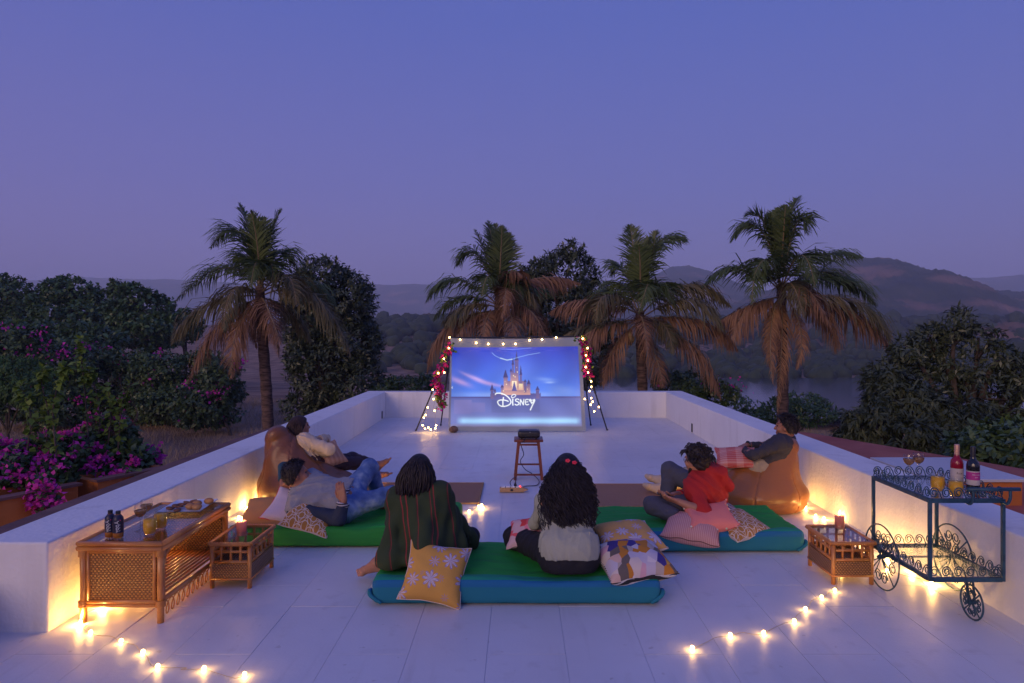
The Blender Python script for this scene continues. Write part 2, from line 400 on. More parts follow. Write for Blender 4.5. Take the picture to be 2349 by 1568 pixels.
hill([(700, 765), (820, 742), (900, 735), (980, 728), (1080, 724), (1200, 728), (1400, 738), (1600, 742), (1800, 733), (2000, 736), (2300, 735), (2600, 742)], 520, 270, seed=31, base=-13, bumps=7)
# ---- air
hz = bpy.data.materials.new('haze'); hz.use_nodes = True; t = hz.node_tree; t.nodes.clear()
pv = t.nodes.new('ShaderNodeVolumePrincipled'); mo = t.nodes.new('ShaderNodeOutputMaterial')
pv.inputs['Color'].default_value = (0.75, 0.84, 1.0, 1); pv.inputs['Density'].default_value = 0.00040; pv.inputs['Anisotropy'].default_value = 0.0
t.links.new(pv.outputs[0], mo.inputs['Volume'])
ho = MB().box((0, 0, 166), (9600, 9600, 366)).build('haze', hz); tag(ho, kind='stuff')

# ================================================================ terrace and walls
XL, XR, YF, YN = -2.83, 3.10, 14.1, 4.0
WALL_H = 0.54
M['ledge'] = mat('ledge', (0.11, 0.052, 0.042), (0.20, 0.095, 0.078), 3.0, 0.8, 0.4, 12, world=True)
M['terracotta'] = mat('terracotta', (0.30, 0.075, 0.050), (0.42, 0.13, 0.085), 2.0, 0.8, 0.4, 14, world=True)
M['orange_paint'] = mat('orange_paint', (0.42, 0.12, 0.022), (0.56, 0.18, 0.040), 2.5, 0.7, 0.3, 20, world=True)
ter = MB().box((-0.3, 7.3, -1.75), (8.2, 14.4, 3.493)).build('terrace', M['white_floor']); tag(ter, kind='structure')
pw, pl = 0.44, 1.02
pm = mesh_from('paver', *(lambda b: (np.concatenate(b.V), b.F))(MB().box((0, 0, 0), (pw - 0.003, pl - 0.003, 0.02))))
x0 = -0.18 - 9 * pw
for i in range(17):
    for j in range(15):
        x = x0 + (i + 0.5) * pw; y = 0.3 + (j + 0.5) * pl + (0.37 if i % 2 else 0)
        if y > 2.9 and (x < XL - 0.02 or x > XR + 0.06) and not (y < 4.2 and x < XL): continue
        if y > YF or x < -4.2 or x > 3.5: continue
        o = obj('paver', pm, M['white_floor'], ter, (x, y, -0.0105 + random.uniform(-0.0008, 0.0008)), (random.uniform(-.0009, .0009), random.uniform(-.002, .002), 0))
def parapet(name, label, quads, loc):
    b = MB()
    for (xa, xb, ya, yb) in quads: b.box(((xa + xb) / 2, (ya + yb) / 2, (WALL_H - 0.25) / 2), (xb - xa, yb - ya, WALL_H + 0.25))
    o = b.build(name, M['white_wall'], off=loc, loc=loc); tag(o, label, 'wall'); bevel(o, 0.014, 3); return o
wl = parapet('parapet_wall', 'low white parapet with square end behind the long rattan table', [(XL - 0.42, XL, YN, YF)], (XL - 0.2, 9, 0))
wr = parapet('parapet_wall', 'low white parapet beside the iron serving cart', [(XR, XR + 0.40, 0.6, YF)], (XR + 0.2, 9, 0))
wf = parapet('parapet_wall', 'low white cross parapet behind the film screen', [(XL - 0.42, XR + 0.40, YF, YF + 0.28)], (0, YF + 0.1, 0))
M['dark_metal'] = mat('dark_metal', (0.012, 0.012, 0.014), None, rough=0.4)
M['drain'] = mat('drain', (0.03, 0.028, 0.03), None, rough=0.6)
for (x, y, z, lab, n) in ((XL + 0.004, 13.75, 0.10, 'small dark drain slot low in wall near screen garland', (1, 0, 0)), (XR - 0.004, 11.95, 0.09, 'small dark drain slot at foot of wall below palms', (-1, 0, 0))):
    d = MB().box((0, 0, 0), (0.012, 0.07, 0.15)).build('drain_spout', M['drain'], loc=(x, y, z)); tag(d, lab, 'drain')
# side roofs of the house beyond the parapets
def slab(name, poly, z0, z1, m, dz=None):
    n = len(poly); V = [(x, y, z0) for x, y in poly] + [(x, y, z1 + (dz(x, y) if dz else 0)) for x, y in poly]
    f = [tuple(range(n - 1, -1, -1)), tuple(range(n, 2 * n))] + [(i, (i + 1) % n, n + (i + 1) % n, n + i) for i in range(n)]
    return obj(name, mesh_from(name, V, f), m)
s1 = slab('roof_ledge', [(-3.252, 0.8), (-3.252, 12.5), (-3.62, 12.5), (-3.90, 9.0), (-3.90, 0.8)][::-1], -3.2, 0.34, M['ledge']); tag(s1, 'dark red brown painted ledge running outside wall by the flowers', 'ledge')
s2 = slab('side_roof', [(3.502, 0.5), (6.9, 0.5), (6.6, 4.5), (5.6, 7.3), (4.4, 10.2), (3.502, 10.9)], -3.2, 0.22, M['terracotta'], lambda x, y: 0.03 + 0.02 * (x - 3.5)); tag(s2, 'flat terracotta red roof outside wall behind the serving cart', 'roof')
bx = thing('skylight_box', 'low orange box with pale glass lid on red roof', 'skylight', (4.06, 6.38, 0.25))
MB().box((0, 0, 0.11), (0.78, 0.96, 0.24)).build('curb', M['orange_paint'], bx)
bevel(MB().box((0, 0, 0.245), (0.86, 1.04, 0.026)).build('lid', mat('lid_frame', (0.55, 0.56, 0.58), None, rough=0.25), bx), 0.004)
# bent planters with the bougainvillea
def planter(label, a, b, h, w):
    a = np.array(a, float); b = np.array(b, float); c = (a + b) / 2; d = b - a; L = np.linalg.norm(d); ang = math.atan2(d[1], d[0])
    p = thing('planter_box', label, 'planter', (c[0], c[1], -3.1), ang, 'orange planter boxes')
    zt = h + 3.1
    mb = MB(); mb.box((0, 0, zt / 2), (L, 0.08, zt)).box((0, w, zt / 2), (L, 0.08, zt)).box((-L / 2 + 0.04, w / 2, zt / 2), (0.08, w - 0.09, zt)).box((L / 2 - 0.04, w / 2, zt / 2), (0.08, w - 0.09, zt))
    mb.build('wall', M['orange_paint'], p)
    MB().box((0, 0, zt + 0.015), (L + 0.06, 0.14, 0.026)).build('coping', M['ledge'], p)
    MB().box((0, w / 2, zt - 0.08), (L - 0.17, w - 0.09, 0.05)).build('soil', mat('soil', (0.03, 0.02, 0.015), (0.06, 0.04, 0.03), 9, 0.95), p)
    return p
planter('orange planter box overhung by magenta bougainvillea, beside ledge', (-5.25, 6.10), (-4.72, 7.10), 0.17, 0.5)
planter('orange planter box half buried under ivy leaves, beyond the first', (-4.62, 7.28), (-4.20, 8.06), 0.17, 0.5)
# ================================================================ vegetation
M['frond_green'] = mat('frond_green', (0.050, 0.090, 0.026), (0.145, 0.190, 0.058), 1.2, 0.45, island=0.6, trans=0.2, spec=0.4)
M['frond_olive'] = mat('frond_olive', (0.070, 0.088, 0.040), (0.25, 0.195, 0.078), 1.0, 0.5, island=0.6, trans=0.2, spec=0.35)
M['frond_dry'] = mat('frond_dry', (0.13, 0.070, 0.052), (0.44, 0.25, 0.125), 1.2, 0.65, island=0.6, trans=0.2, spec=0.25)
M['rachis'] = mat('rachis', (0.18, 0.12, 0.06), (0.30, 0.22, 0.11), 3.0, 0.5)
M['coconut'] = mat('coconut', (0.20, 0.14, 0.05), (0.34, 0.24, 0.09), 6.0, 0.5)
def make_frond(a, b, c, droop, lmax, seed, keep=1.0):
    """leaf of a coconut palm: rachis through a, b, c and two rows of hanging leaflets"""
    r = np.random.default_rng(seed); P = bez(a, b, c, 40); seg = np.linalg.norm(np.diff(P, axis=0), axis=1); L = seg.sum()
    T = np.gradient(P, axis=0); T /= np.linalg.norm(T, axis=1)[:, None]
    n = int((46 + 14 * L) * 1.4); t = np.linspace(0.10, 0.995, n) + r.normal(0, 0.003, n); t = np.clip(t, 0.06, 1)
    idx = t * 39; i0 = np.clip(idx.astype(int), 0, 38); fr = (idx - i0)[:, None]
    B = P[i0] * (1 - fr) + P[i0 + 1] * fr; D = T[i0] * (1 - fr) + T[i0 + 1] * fr; D /= np.linalg.norm(D, axis=1)[:, None]
    up = np.array([0, 0, 1.0]); side = np.cross(D, up); ln = np.linalg.norm(side, axis=1)
    ref = np.cross(D[n // 2], up); ref = nrm(ref) if np.linalg.norm(ref) > 0.15 else np.array([1.0, 0.2, 0])
    side = np.where((ln > 0.25)[:, None], side / (ln[:, None] + 1e-9), ref); side = np.where((side @ ref < 0)[:, None], -side, side)
    side -= D * np.sum(side * D, 1)[:, None]; side /= np.linalg.norm(side, axis=1)[:, None]
    N = np.cross(side, D); N = np.where((N[:, 2] < 0)[:, None], -N, N)
    prof = np.clip(np.sin(np.clip((t - 0.02) / 0.98, 0, 1) ** 0.8 * PI * 0.93 + 0.14), 0.12, 1)
    VV = []; FF = []; o = 0
    for s in (-1, 1):
        m = r.random(n) < keep
        b = B[m]; d = D[m]; sd = side[m] * s; nn = N[m]; pf = prof[m]; tt = t[m]; k = len(b)
        ln_ = lmax * pf * r.uniform(0.72, 1.14, k) * np.where(r.random(k) < 0.08, r.uniform(0.3, 0.7, k), 1)
        fwd = 0.45 + 0.75 * tt
        dir0 = sd * (0.9 + r.normal(0, .16, k))[:, None] + d * fwd[:, None] + nn * (0.25 * (1 - droop) + r.normal(0, 0.20, k))[:, None]
        dir0 /= np.linalg.norm(dir0, axis=1)[:, None]
        pts = [b]; dd = dir0; wid = []
        for q in range(3):
            g = droop * (0.25 + 0.75 * q) * r.uniform(0.7, 1.3, k)
            dd = dd + g[:, None] * np.array([0, 0, -1.0]) + r.normal(0, 0.09, (k, 3)); dd = dd / np.linalg.norm(dd, axis=1)[:, None]
            pts.append(pts[-1] + dd * (ln_ / 3)[:, None])
        wv = np.cross(dir0, nn); wv = d * 0.85 + wv * 0.15; wv /= np.linalg.norm(wv, axis=1)[:, None]
        ws = [0.010, 0.019, 0.015, 0.002]
        for q in range(4): VV.append(pts[q] - wv * ws[q]); VV.append(pts[q] + wv * ws[q])
        base = o + np.arange(k)
        for q in range(3):
            A = base + (2 * q) * k; Bq = base + (2 * q + 1) * k; Cq = base + (2 * q + 3) * k; Dq = base + (2 * q + 2) * k
            FF.append(np.stack([A, Bq, Cq, Dq], 1))
        o += 8 * k
    V = np.concatenate(VV); Fq = np.concatenate(FF)
    # rachis as a thin four-sided taper
    x = side[np.clip((np.arange(40) / 39 * (n - 1)).astype(int), 0, n - 1)]; y = np.cross(T, x); w = np.linspace(0.030, 0.005, 40)[:, None]
    ring = np.stack([P + x * w, P + y * w * 0.7, P - x * w, P - y * w * 0.7], 1).reshape(-1, 3); q = []
    for i in range(39):
        for k in range(4): q.append((i * 4 + k, i * 4 + (k + 1) % 4, (i + 1) * 4 + (k + 1) % 4, (i + 1) * 4 + k))
    return np.concatenate([V, ring]), np.concatenate([Fq, np.array(q) + len(V)]), len(Fq)
def palm(label, z, d, crown, trunk_px, fronds, nuts=()):
    cw = W(*z(*crown), d); base_px = z(*trunk_px); bx_ = (base_px[0] - CX) * d / F
    gz = float(ground_z(bx_, d)); loc = np.array([bx_, d, gz])
    p = thing('coconut_palm', label, 'palm tree', loc)
    n = 46; pts = spline([loc + (0, 0, -0.1), loc * 0.55 + cw * 0.45 + (0.10, 0, 0), cw + (0, 0, -0.25), cw + (0, 0, 0.35)], n // 3)
    rad = np.linspace(0.165, 0.105, len(pts)); rad[:4] += np.array([.10, .06, .03, .01]); ph = np.arange(len(pts)); rad *= 1 + 0.045 * ((ph % 2) * 2 - 1)
    rad[-6:] = np.linspace(0.13, 0.07, 6)
    MB().tube(pts, rad, 12).build('trunk', M['palm_trunk'], p, off=loc, smooth=True)
    for i, (a, b, c, off, kind) in enumerate(fronds):
        A = W(*z(*a), d); o2 = off; droop = {'u': 0.10, 'g': 0.38, 'o': 0.55, 'd': 0.85, 'h': 1.1}[kind]
        A = A * 0.35 + (cw + (0, 0, 0.1)) * 0.65 if kind != 'u' else A * 0.6 + (cw + (0, 0, 0.15)) * 0.4
        B = W(*z(*b), d + o2 * 0.6); C = W(*z(*c), d + o2)
        L = np.linalg.norm(C - B) + np.linalg.norm(B - A)
        lm_ = {'u': 0.62, 'g': 0.86, 'o': 0.98, 'd': 0.95, 'h': 0.62}[kind] * min(1.25, 0.55 + 0.2 * L)
        V, Q, nl = make_frond(A, B, C, droop, lm_, 100 + i + int(d * 10), {'u': 1, 'g': 1, 'o': .97, 'd': .9, 'h': .85}[kind])
        me = mesh_from('frond', V - loc, Q); me.materials.append({'u': M['frond_green'], 'g': M['frond_green'], 'o': M['frond_olive'], 'd': M['frond_dry'], 'h': M['frond_dry']}[kind]); me.materials.append(M['rachis'])
        mi = np.zeros(len(Q), np.int32); mi[nl:] = 1; me.polygons.foreach_set('material_index', mi)
        obj('frond', me, None, p)
    for (x, y, o2) in nuts:
        c = W(*z(x, y), d + o2); MB().ball(c, (0.085, 0.085, 0.105), 10, 7).build('coconut', M['coconut'], p, off=loc, smooth=True)
    return p
zA = zoomer(600, 700, 1.65); zB = zoomer(1500, 750, 2.091); zC = zoomer(2200, 700, 1.7425)
palm('coconut palm rising beside the round dark mango tree', zA, 17.0, (622, 690), (660, 1500), [
    ((604, 560), (566, 330), (490, 108), 0.2, 'u'), ((612, 560), (600, 350), (560, 150), -0.3, 'u'), ((630, 560), (680, 330), (752, 140), 0.3, 'u'), ((618, 560), (640, 360), (640, 190), 0.5, 'u'),
    ((600, 560), (492, 285), (315, 380), 0.4, 'g'), ((625, 570), (735, 410), (850, 510), 0.9, 'g'), ((605, 600), (545, 430), (470, 500), 1.0, 'g'), ((625, 600), (600, 470), (560, 620), -1.2, 'g'),
    ((625, 600), (680, 480), (700, 600), -1.0, 'g'),
    ((600, 640), (390, 505), (95, 715), 0.3, 'g'), ((600, 690), (455, 640), (395, 900), -1.3, 'o'), ((600, 700), (290, 735), (75, 965), -0.4, 'o'),
    ((600, 760), (370, 850), (175, 1205), -0.2, 'd'), ((600, 780), (480, 880), (440, 1185), -0.9, 'd'), ((640, 660), (775, 548), (842, 730), -1.2, 'o'),
    ((640, 640), (900, 590), (1085, 740), 1.1, 'g'), ((640, 700), (950, 680), (1180, 1050), -0.3, 'o'), ((620, 780), (655, 728), (748, 975), -1.7, 'd'),
    ((640, 740), (800, 770), (930, 960), 0.9, 'o'), ((620, 800), (590, 830), (600, 1000), 0.5, 'h'), ((640, 800), (690, 850), (735, 1055), -0.4, 'h'), ((610, 740), (480, 780), (330, 1000), 0.9, 'd')])
palm('coconut palm standing directly behind the lit film screen', zB, 18.6, (775, 850), (775, 1400), [
    ((752, 700), (735, 420), (690, 168), 0.2, 'u'), ((772, 700), (790, 450), (800, 205), -0.3, 'u'), ((758, 700), (690, 480), (585, 235), 0.2, 'u'), ((770, 700), (770, 430), (750, 190), 0.5, 'u'), ((785, 720), (830, 480), (850, 260), 0.1, 'u'),
    ((720, 640), (590, 425), (430, 530), 0.2, 'g'), ((780, 760), (860, 585), (960, 600), -0.9, 'd'), ((780, 820), (830, 690), (795, 930), -1.5, 'd'), ((760, 760), (700, 600), (640, 760), -1.0, 'g'), ((790, 780), (870, 640), (960, 780), -0.9, 'g'),
    ((740, 830), (430, 625), (205, 800), 0.2, 'g'), ((730, 830), (470, 770), (265, 945), 0.5, 'g'), ((730, 880), (520, 835), (355, 985), -0.7, 'o'), ((750, 960), (560, 935), (430, 1130), -1.1, 'd'), ((740, 960), (370, 1000), (215, 1350), -0.3, 'd'),
    ((800, 980), (1000, 855), (1170, 1150), -1.2, 'd'), ((800, 800), (1060, 620), (1400, 650), 0.7, 'd'), ((800, 850), (1010, 715), (1190, 740), 0.3, 'g'), ((790, 960), (870, 900), (880, 1200), -1.6, 'd'), ((800, 830), (960, 700), (1100, 900), -0.4, 'o'), ((760, 960), (680, 930), (660, 1180), -1.5, 'd')])
palm('coconut palm bearing a small bunch of pale coconuts', zC, 18.0, (348, 880), (345, 1400), [
    ((345, 700), (312, 450), (282, 255), 0.2, 'u'), ((360, 680), (378, 480), (415, 335), 0.2, 'u'), ((362, 660), (455, 400), (650, 352), 0.3, 'g'), ((350, 680), (350, 520), (340, 390), -0.5, 'u'), ((365, 680), (420, 480), (455, 290), 0.3, 'u'),
    ((330, 690), (235, 540), (160, 580), 0.5, 'g'), ((335, 780), (170, 690), (20, 770), 0.6, 'g'), ((330, 800), (130, 712), (60, 900), -1.0, 'o'), ((330, 800), (20, 740), (-240, 820), 0.5, 'd'), ((300, 900), (50, 910), (-140, 970), -0.2, 'o'), ((310, 960), (60, 930), (-60, 1060), -0.8, 'd'),
    ((290, 1000), (180, 1050), (105, 1310), -0.5, 'd'), ((325, 980), (365, 868), (400, 1100), -1.6, 'd'), ((370, 760), (480, 645), (575, 780), -0.9, 'g'), ((380, 800), (650, 645), (940, 780), 0.2, 'o'), ((400, 850), (690, 748), (905, 950), -0.8, 'o'),
    ((400, 900), (750, 880), (985, 1065), -0.1, 'd'), ((390, 980), (700, 1050), (875, 1385), -0.4, 'd'), ((380, 1050), (450, 1110), (498, 1310), -0.8, 'd'), ((360, 760), (400, 640), (340, 820), -1.3, 'g'), ((390, 960), (500, 900), (560, 1090), -1.0, 'o'), ((300, 740), (230, 640), (130, 720), 0.9, 'g')],
    nuts=[(283, 975, -0.25), (272, 995, -0.2), (292, 1000, -0.3), (280, 1015, -0.2)])
palm('tallest coconut palm with skirt of long dead brown fronds', zC, 17.5, (1272, 720), (1243, 1500), [
    ((1275, 460), (1312, 250), (1392, 68), 0.2, 'u'), ((1266, 500), (1225, 330), (1205, 185), 0.3, 'u'), ((1272, 480), (1288, 300), (1300, 125), -0.2, 'u'), ((1285, 520), (1372, 240), (1442, 310), -0.4, 'g'), ((1262, 480), (1255, 300), (1258, 140), 0.4, 'u'),
    ((1260, 520), (1120, 270), (938, 360), 0.3, 'g'), ((1255, 500), (1160, 240), (1035, 195), 0.3, 'u'), ((1300, 560), (1530, 455), (1795, 460), 0.4, 'g'), ((1290, 600), (1400, 450), (1492, 660), -1.3, 'g'), ((1255, 600), (1180, 480), (1090, 600), -0.9, 'g'),
    ((1240, 650), (1000, 530), (760, 650), 0.1, 'g'), ((1250, 760), (1050, 785), (870, 880), -0.2, 'd'), ((1240, 770), (1040, 820), (955, 1010), -0.6, 'd'), ((1240, 780), (1205, 930), (1215, 1290), -0.9, 'h'), ((1250, 800), (1275, 980), (1245, 1470), -0.6, 'h'), ((1235, 790), (1190, 900), (1195, 1180), -0.7, 'h'),
    ((1280, 740), (1420, 658), (1600, 930), -1.3, 'd'), ((1380, 800), (1400, 950), (1368, 1190), -0.8, 'h'), ((1300, 650), (1650, 600), (1890, 780), 0.5, 'g'), ((1350, 790), (1750, 755), (1985, 1010), -0.4, 'o'), ((1400, 800), (1560, 850), (1632, 1090), 0.1, 'd'), ((1320, 760), (1690, 800), (1995, 1060), 0.3, 'd'),
    ((1290, 640), (1560, 560), (1760, 700), 0.9, 'g'), ((1250, 640), (1130, 560), (1080, 760), -1.0, 'g'), ((1280, 700), (1340, 640), (1420, 860), -1.4, 'o')])
# ---------------------------------------------------------------- broad-leaved trees and shrubs
def leaf_quads(C, D, U, L, Wd, r, fold=0.25):
    """one folded leaf per row: base C, direction D, face normal U"""
    S = np.cross(D, U); S /= np.linalg.norm(S, axis=1)[:, None] + 1e-9
    L = L[:, None]; Wd = Wd[:, None]
    mid = C + D * L * 0.45
    a = mid - S * Wd + U * Wd * fold; b = mid + S * Wd + U * Wd * fold; tip = C + D * L - U * L * 0.10
    V = np.concatenate([C, a, tip, b]); k = len(C); i = np.arange(k)
    return V, np.stack([i, i + k, i + 2 * k, i + 3 * k], 1)
def unit(r, n):
    v = r.normal(size=(n, 3)); return v / np.linalg.norm(v, axis=1)[:, None]
def crown_leaves(lobes, per_m2, leaf, width, k, seed, shell=(0.72, 1.05), droop=0.35, cut=None, holes=0.25, hs=0.9):
    r = np.random.default_rng(seed); CC = []; NN = []
    for (c, rad) in lobes:
        c = np.asarray(c, float); rad = np.broadcast_to(np.asarray(rad, float), (3,))
        n = int(4 * PI * (rad.mean() ** 2) * per_m2); u = unit(r, n); s = r.uniform(shell[0], shell[1], n)[:, None]
        p = c + u * rad * s
        for (c2, r2) in lobes:            # drop what lies deep inside another lobe
            if c2 is c: continue
            q = np.linalg.norm((p - np.asarray(c2)) / np.asarray(r2), axis=1); m = q > 0.62; p = p[m]; u = u[m]
        CC.append(p); NN.append(u)
    C = np.concatenate(CC); N = np.concatenate(NN)
    if holes:
        h = np.sin(C[:, 0] * hs * 2.1 + seed) * np.sin(C[:, 1] * hs * 1.7 + 2) * np.sin(C[:, 2] * hs * 2.6 + 1.3 * seed) + r.normal(0, 0.12, len(C))
        m = h > -0.55 + holes * 0.8; m |= r.random(len(C)) < 0.25; C = C[m]; N = N[m]
    if cut is not None: m = C[:, 2] > cut; C = C[m]; N = N[m]
    n = len(C); C = np.repeat(C, k, 0); N = np.repeat(N, k, 0)
    D = N * 0.45 + unit(r, n * k) * 0.9 + np.array([0, 0, -droop]); D /= np.linalg.norm(D, axis=1)[:, None]
    U = N * 0.8 + np.array([0, 0, 0.7]) + unit(r, n * k) * 0.35; U -= D * np.sum(U * D, 1)[:, None]; U /= np.linalg.norm(U, axis=1)[:, None]
    C = C + unit(r, n * k) * leaf * 0.25
    return leaf_quads(C, D, U, leaf * r.uniform(0.65, 1.2, n * k), width * r.uniform(0.7, 1.2, n * k), r)
def limbs(mb, base, top, lobes, r0, r):
    base = np.asarray(base, float); top = np.asarray(top, float)
    mb.tube(spline([base, base * 0.6 + top * 0.4 + r.normal(0, .06, 3), top], 6), np.linspace(r0, r0 * 0.55, 13), 8)
    for (c, rad) in lobes:
        c = np.asarray(c, float); m = top * 0.45 + c * 0.55 + r.normal(0, 0.15, 3); s = base * 0.35 + top * 0.65
        mb.tube(spline([s, m, c], 5), np.linspace(r0 * 0.5, r0 * 0.12, 11), 6)
        for q in range(3):
            e = c + unit(r, 1)[0] * np.asarray(rad) * 0.8; mb.tube(np.linspace(m * 0.4 + c * 0.6, e, 4), np.linspace(r0 * 0.2, r0 * 0.05, 4), 5)
def tree(name, label, cat, lobes, base_xy, leaf, width, k, per_m2, m, seed, r0=0.18, group=None, holes=0.25, hs=0.9, droop=0.35, blossom=0, base_z=None, shell=(0.72, 1.05), bl_size=0.09, bl_cl=0.22, bl_n=14, sub=4):
    r = np.random.default_rng(seed); gz = float(ground_z(*base_xy)) if base_z is None else base_z
    main = list(lobes); lobes = list(lobes)
    for (c, rad) in main:                 # smaller tufts break up every lobe's outline
        for _ in range(sub):
            u_ = unit(r, 1)[0]; u_[2] = u_[2] * 0.8 + 0.25; s_ = r.uniform(0.28, 0.5)
            lobes.append((np.asarray(c) + u_ * np.asarray(rad) * r.uniform(0.7, 0.98), np.asarray(rad) * s_))
    loc = np.array([base_xy[0], base_xy[1], gz])
    t = thing(name, label, cat, loc, group=group)
    cz = np.mean([np.asarray(c) for c, _ in lobes], 0); mb = MB()
    limbs(mb, loc + (0, 0, -0.1), cz * (1, 1, 1) - (0, 0, 0.35 * (cz[2] - gz)), main, r0, r)
    mb.build('trunk', M['bark'], t, off=loc, smooth=True)
    V, Q = crown_leaves(lobes, per_m2, leaf, width, k, seed, holes=holes, hs=hs, droop=droop, cut=gz, shell=shell)
    o = obj('crown', mesh_from('crown', V - loc, Q), m, t); o['kind'] = 'stuff'
    if blossom:
        CC = []
        for _ in range(blossom):
            c, rad = main[r.integers(len(main))]; u = unit(r, 1)[0]; u[2] = abs(u[2]) * 0.9 + 0.05 if r.random() < 0.75 else u[2]; u[1] = -abs(u[1]) if r.random() < 0.8 else u[1]; u = nrm(u)
            p = np.asarray(c) + u * np.asarray(rad) * r.uniform(1.04, 1.2); q = r.integers(bl_n // 3, bl_n * 2)
            CC.append(p + r.normal(0, 1, (q, 3)) * bl_cl * np.array([1.25, 1, 0.7]) * r.uniform(0.5, 1.1))
        C = np.concatenate(CC); n = len(C); D = unit(r, n); U = unit(r, n); U -= D * np.sum(U * D, 1)[:, None]; U /= np.linalg.norm(U, axis=1)[:, None]
        V, Q = leaf_quads(C, D, U, np.full(n, bl_size) * r.uniform(.7, 1.2, n), np.full(n, bl_size * 0.42), r, 0.5)
        o = obj('blossom', mesh_from('blossom', V - loc, Q), M['bract'], t); o['kind'] = 'stuff'
    return t
def lob(px, py, d, rx, rz, ry=None):
    c = W(px, py, d); return (c, (rx * d / F, (ry or rx) * d / F, rz * d / F))
# dark mango trees close behind the palms
tree('mango_tree', 'round dark mango tree behind the palm by the dry field', 'tree', [lob(735, 640, 25, 60, 52), lob(790, 690, 25.5, 72, 70), lob(700, 720, 25, 60, 70), lob(800, 790, 25.5, 75, 70), lob(735, 850, 25, 72, 76), lob(820, 880, 25, 62, 62), lob(690, 935, 25, 44, 36), lob(770, 770, 26.5, 90, 110)], (-7.2, 25.3), 0.21, 0.040, 6, 34, M['leaf_dark'], 5, 0.22)
tree('mango_tree', 'dark mango tree whose domed top shows between two middle palms', 'tree', [lob(1300, 632, 23, 72, 62), lob(1218, 668, 23.5, 52, 62), lob(1360, 690, 23, 50, 55), lob(1290, 730, 23, 95, 70), lob(1330, 820, 23, 80, 70), lob(1250, 830, 23.4, 70, 70)], (2.0, 23.2), 0.20, 0.036, 6, 34, M['leaf_dark'], 9, 0.22)
tree('mango_tree', 'dense low mango tree with drooping leaf rosettes beside red roof', 'tree', [lob(2075, 935, 11.5, 84, 56), lob(2000, 965, 11.2, 62, 46), lob(2160, 965, 11.3, 76, 54), lob(2090, 1010, 10.9, 110, 50), lob(1965, 1015, 11.4, 52, 38), lob(2050, 890, 12.0, 62, 40), lob(2200, 1025, 10.9, 70, 40)], (6.8, 11.5), 0.16, 0.020, 9, 80, M['leaf_mango'], 13, 0.16, holes=0.3, droop=0.9, hs=1.9)
tree('tall_tree', 'tall loose crowned dark tree behind the low mango', 'tree', [lob(2190, 742, 15, 42, 36), lob(2130, 778, 15.4, 38, 30), lob(2245, 775, 15, 40, 30), lob(2085, 805, 15.2, 42, 34), lob(2035, 850, 15.5, 42, 34), lob(2295, 820, 15, 46, 36), lob(2345, 860, 14.8, 44, 36), lob(2180, 835, 15.3, 60, 40), lob(2110, 885, 15.3, 60, 44), lob(2255, 905, 15, 70, 50), lob(2340, 945, 14.8, 70, 56), lob(2430, 880, 15, 60, 60), lob(2240, 985, 15, 90, 50)], (10.2, 15.2), 0.17, 0.027, 6, 44, M['leaf_dark'], 17, 0.2, holes=0.36, hs=1.3, sub=3)
tree('shrub', 'leafy green shrub with yellowing leaves beyond skylight box', 'shrub', [lob(2290, 1040, 8.6, 75, 45), lob(2380, 1050, 8.2, 80, 50), lob(2240, 1025, 9.2, 60, 40), lob(2340, 1005, 9.4, 70, 40)], (6.6, 8.8), 0.13, 0.035, 4, 110, M['leaf_bush'], 19, 0.05, holes=0.15, hs=3)
tree('shrub', 'dark leafy shrub at the far end of right wall', 'shrub', [lob(1590, 885, 19.5, 55, 34), lob(1640, 905, 19, 45, 30), lob(1540, 890, 20, 40, 30)], (5.2, 19.4), 0.15, 0.035, 5, 55, M['leaf_bush'], 23, 0.06, blossom=3, holes=0.2, hs=2)
tree('shrub', 'low grey green shrub beside the tallest palm trunk', 'shrub', [lob(1790, 945, 22, 50, 26), lob(1860, 950, 21, 60, 26), lob(1720, 960, 21, 40, 22)], (8.6, 21.5), 0.14, 0.03, 5, 45, M['leaf_far'], 27, 0.05, holes=0.25, hs=2)
tree('thorn_tree', 'small flat topped thorn tree on the lake shore', 'tree', [lob(1835, 920, 48, 48, 20), lob(1800, 925, 47, 30, 16), lob(1875, 928, 48, 30, 15)], (20.2, 47.6), 0.22, 0.06, 5, 14, M['leaf_far'], 29, 0.14, holes=0.4, hs=1.0)
tree('shrub', 'small bushy shrub on bank left of the tallest palm', 'shrub', [lob(1580, 880, 34, 22, 14), lob(1700, 925, 36, 26, 14)], (9.6, 35), 0.2, 0.05, 5, 14, M['leaf_far'], 31, 0.06, holes=0.2)
tree('shrub', 'pale flowered shrub over the far wall left of screen', 'shrub', [lob(925, 885, 19.5, 45, 22), lob(970, 880, 21, 30, 22), lob(885, 895, 20, 30, 18)], (-3.2, 19.8), 0.14, 0.035, 5, 55, M['leaf_bush'], 37, 0.05, holes=0.2, hs=2)
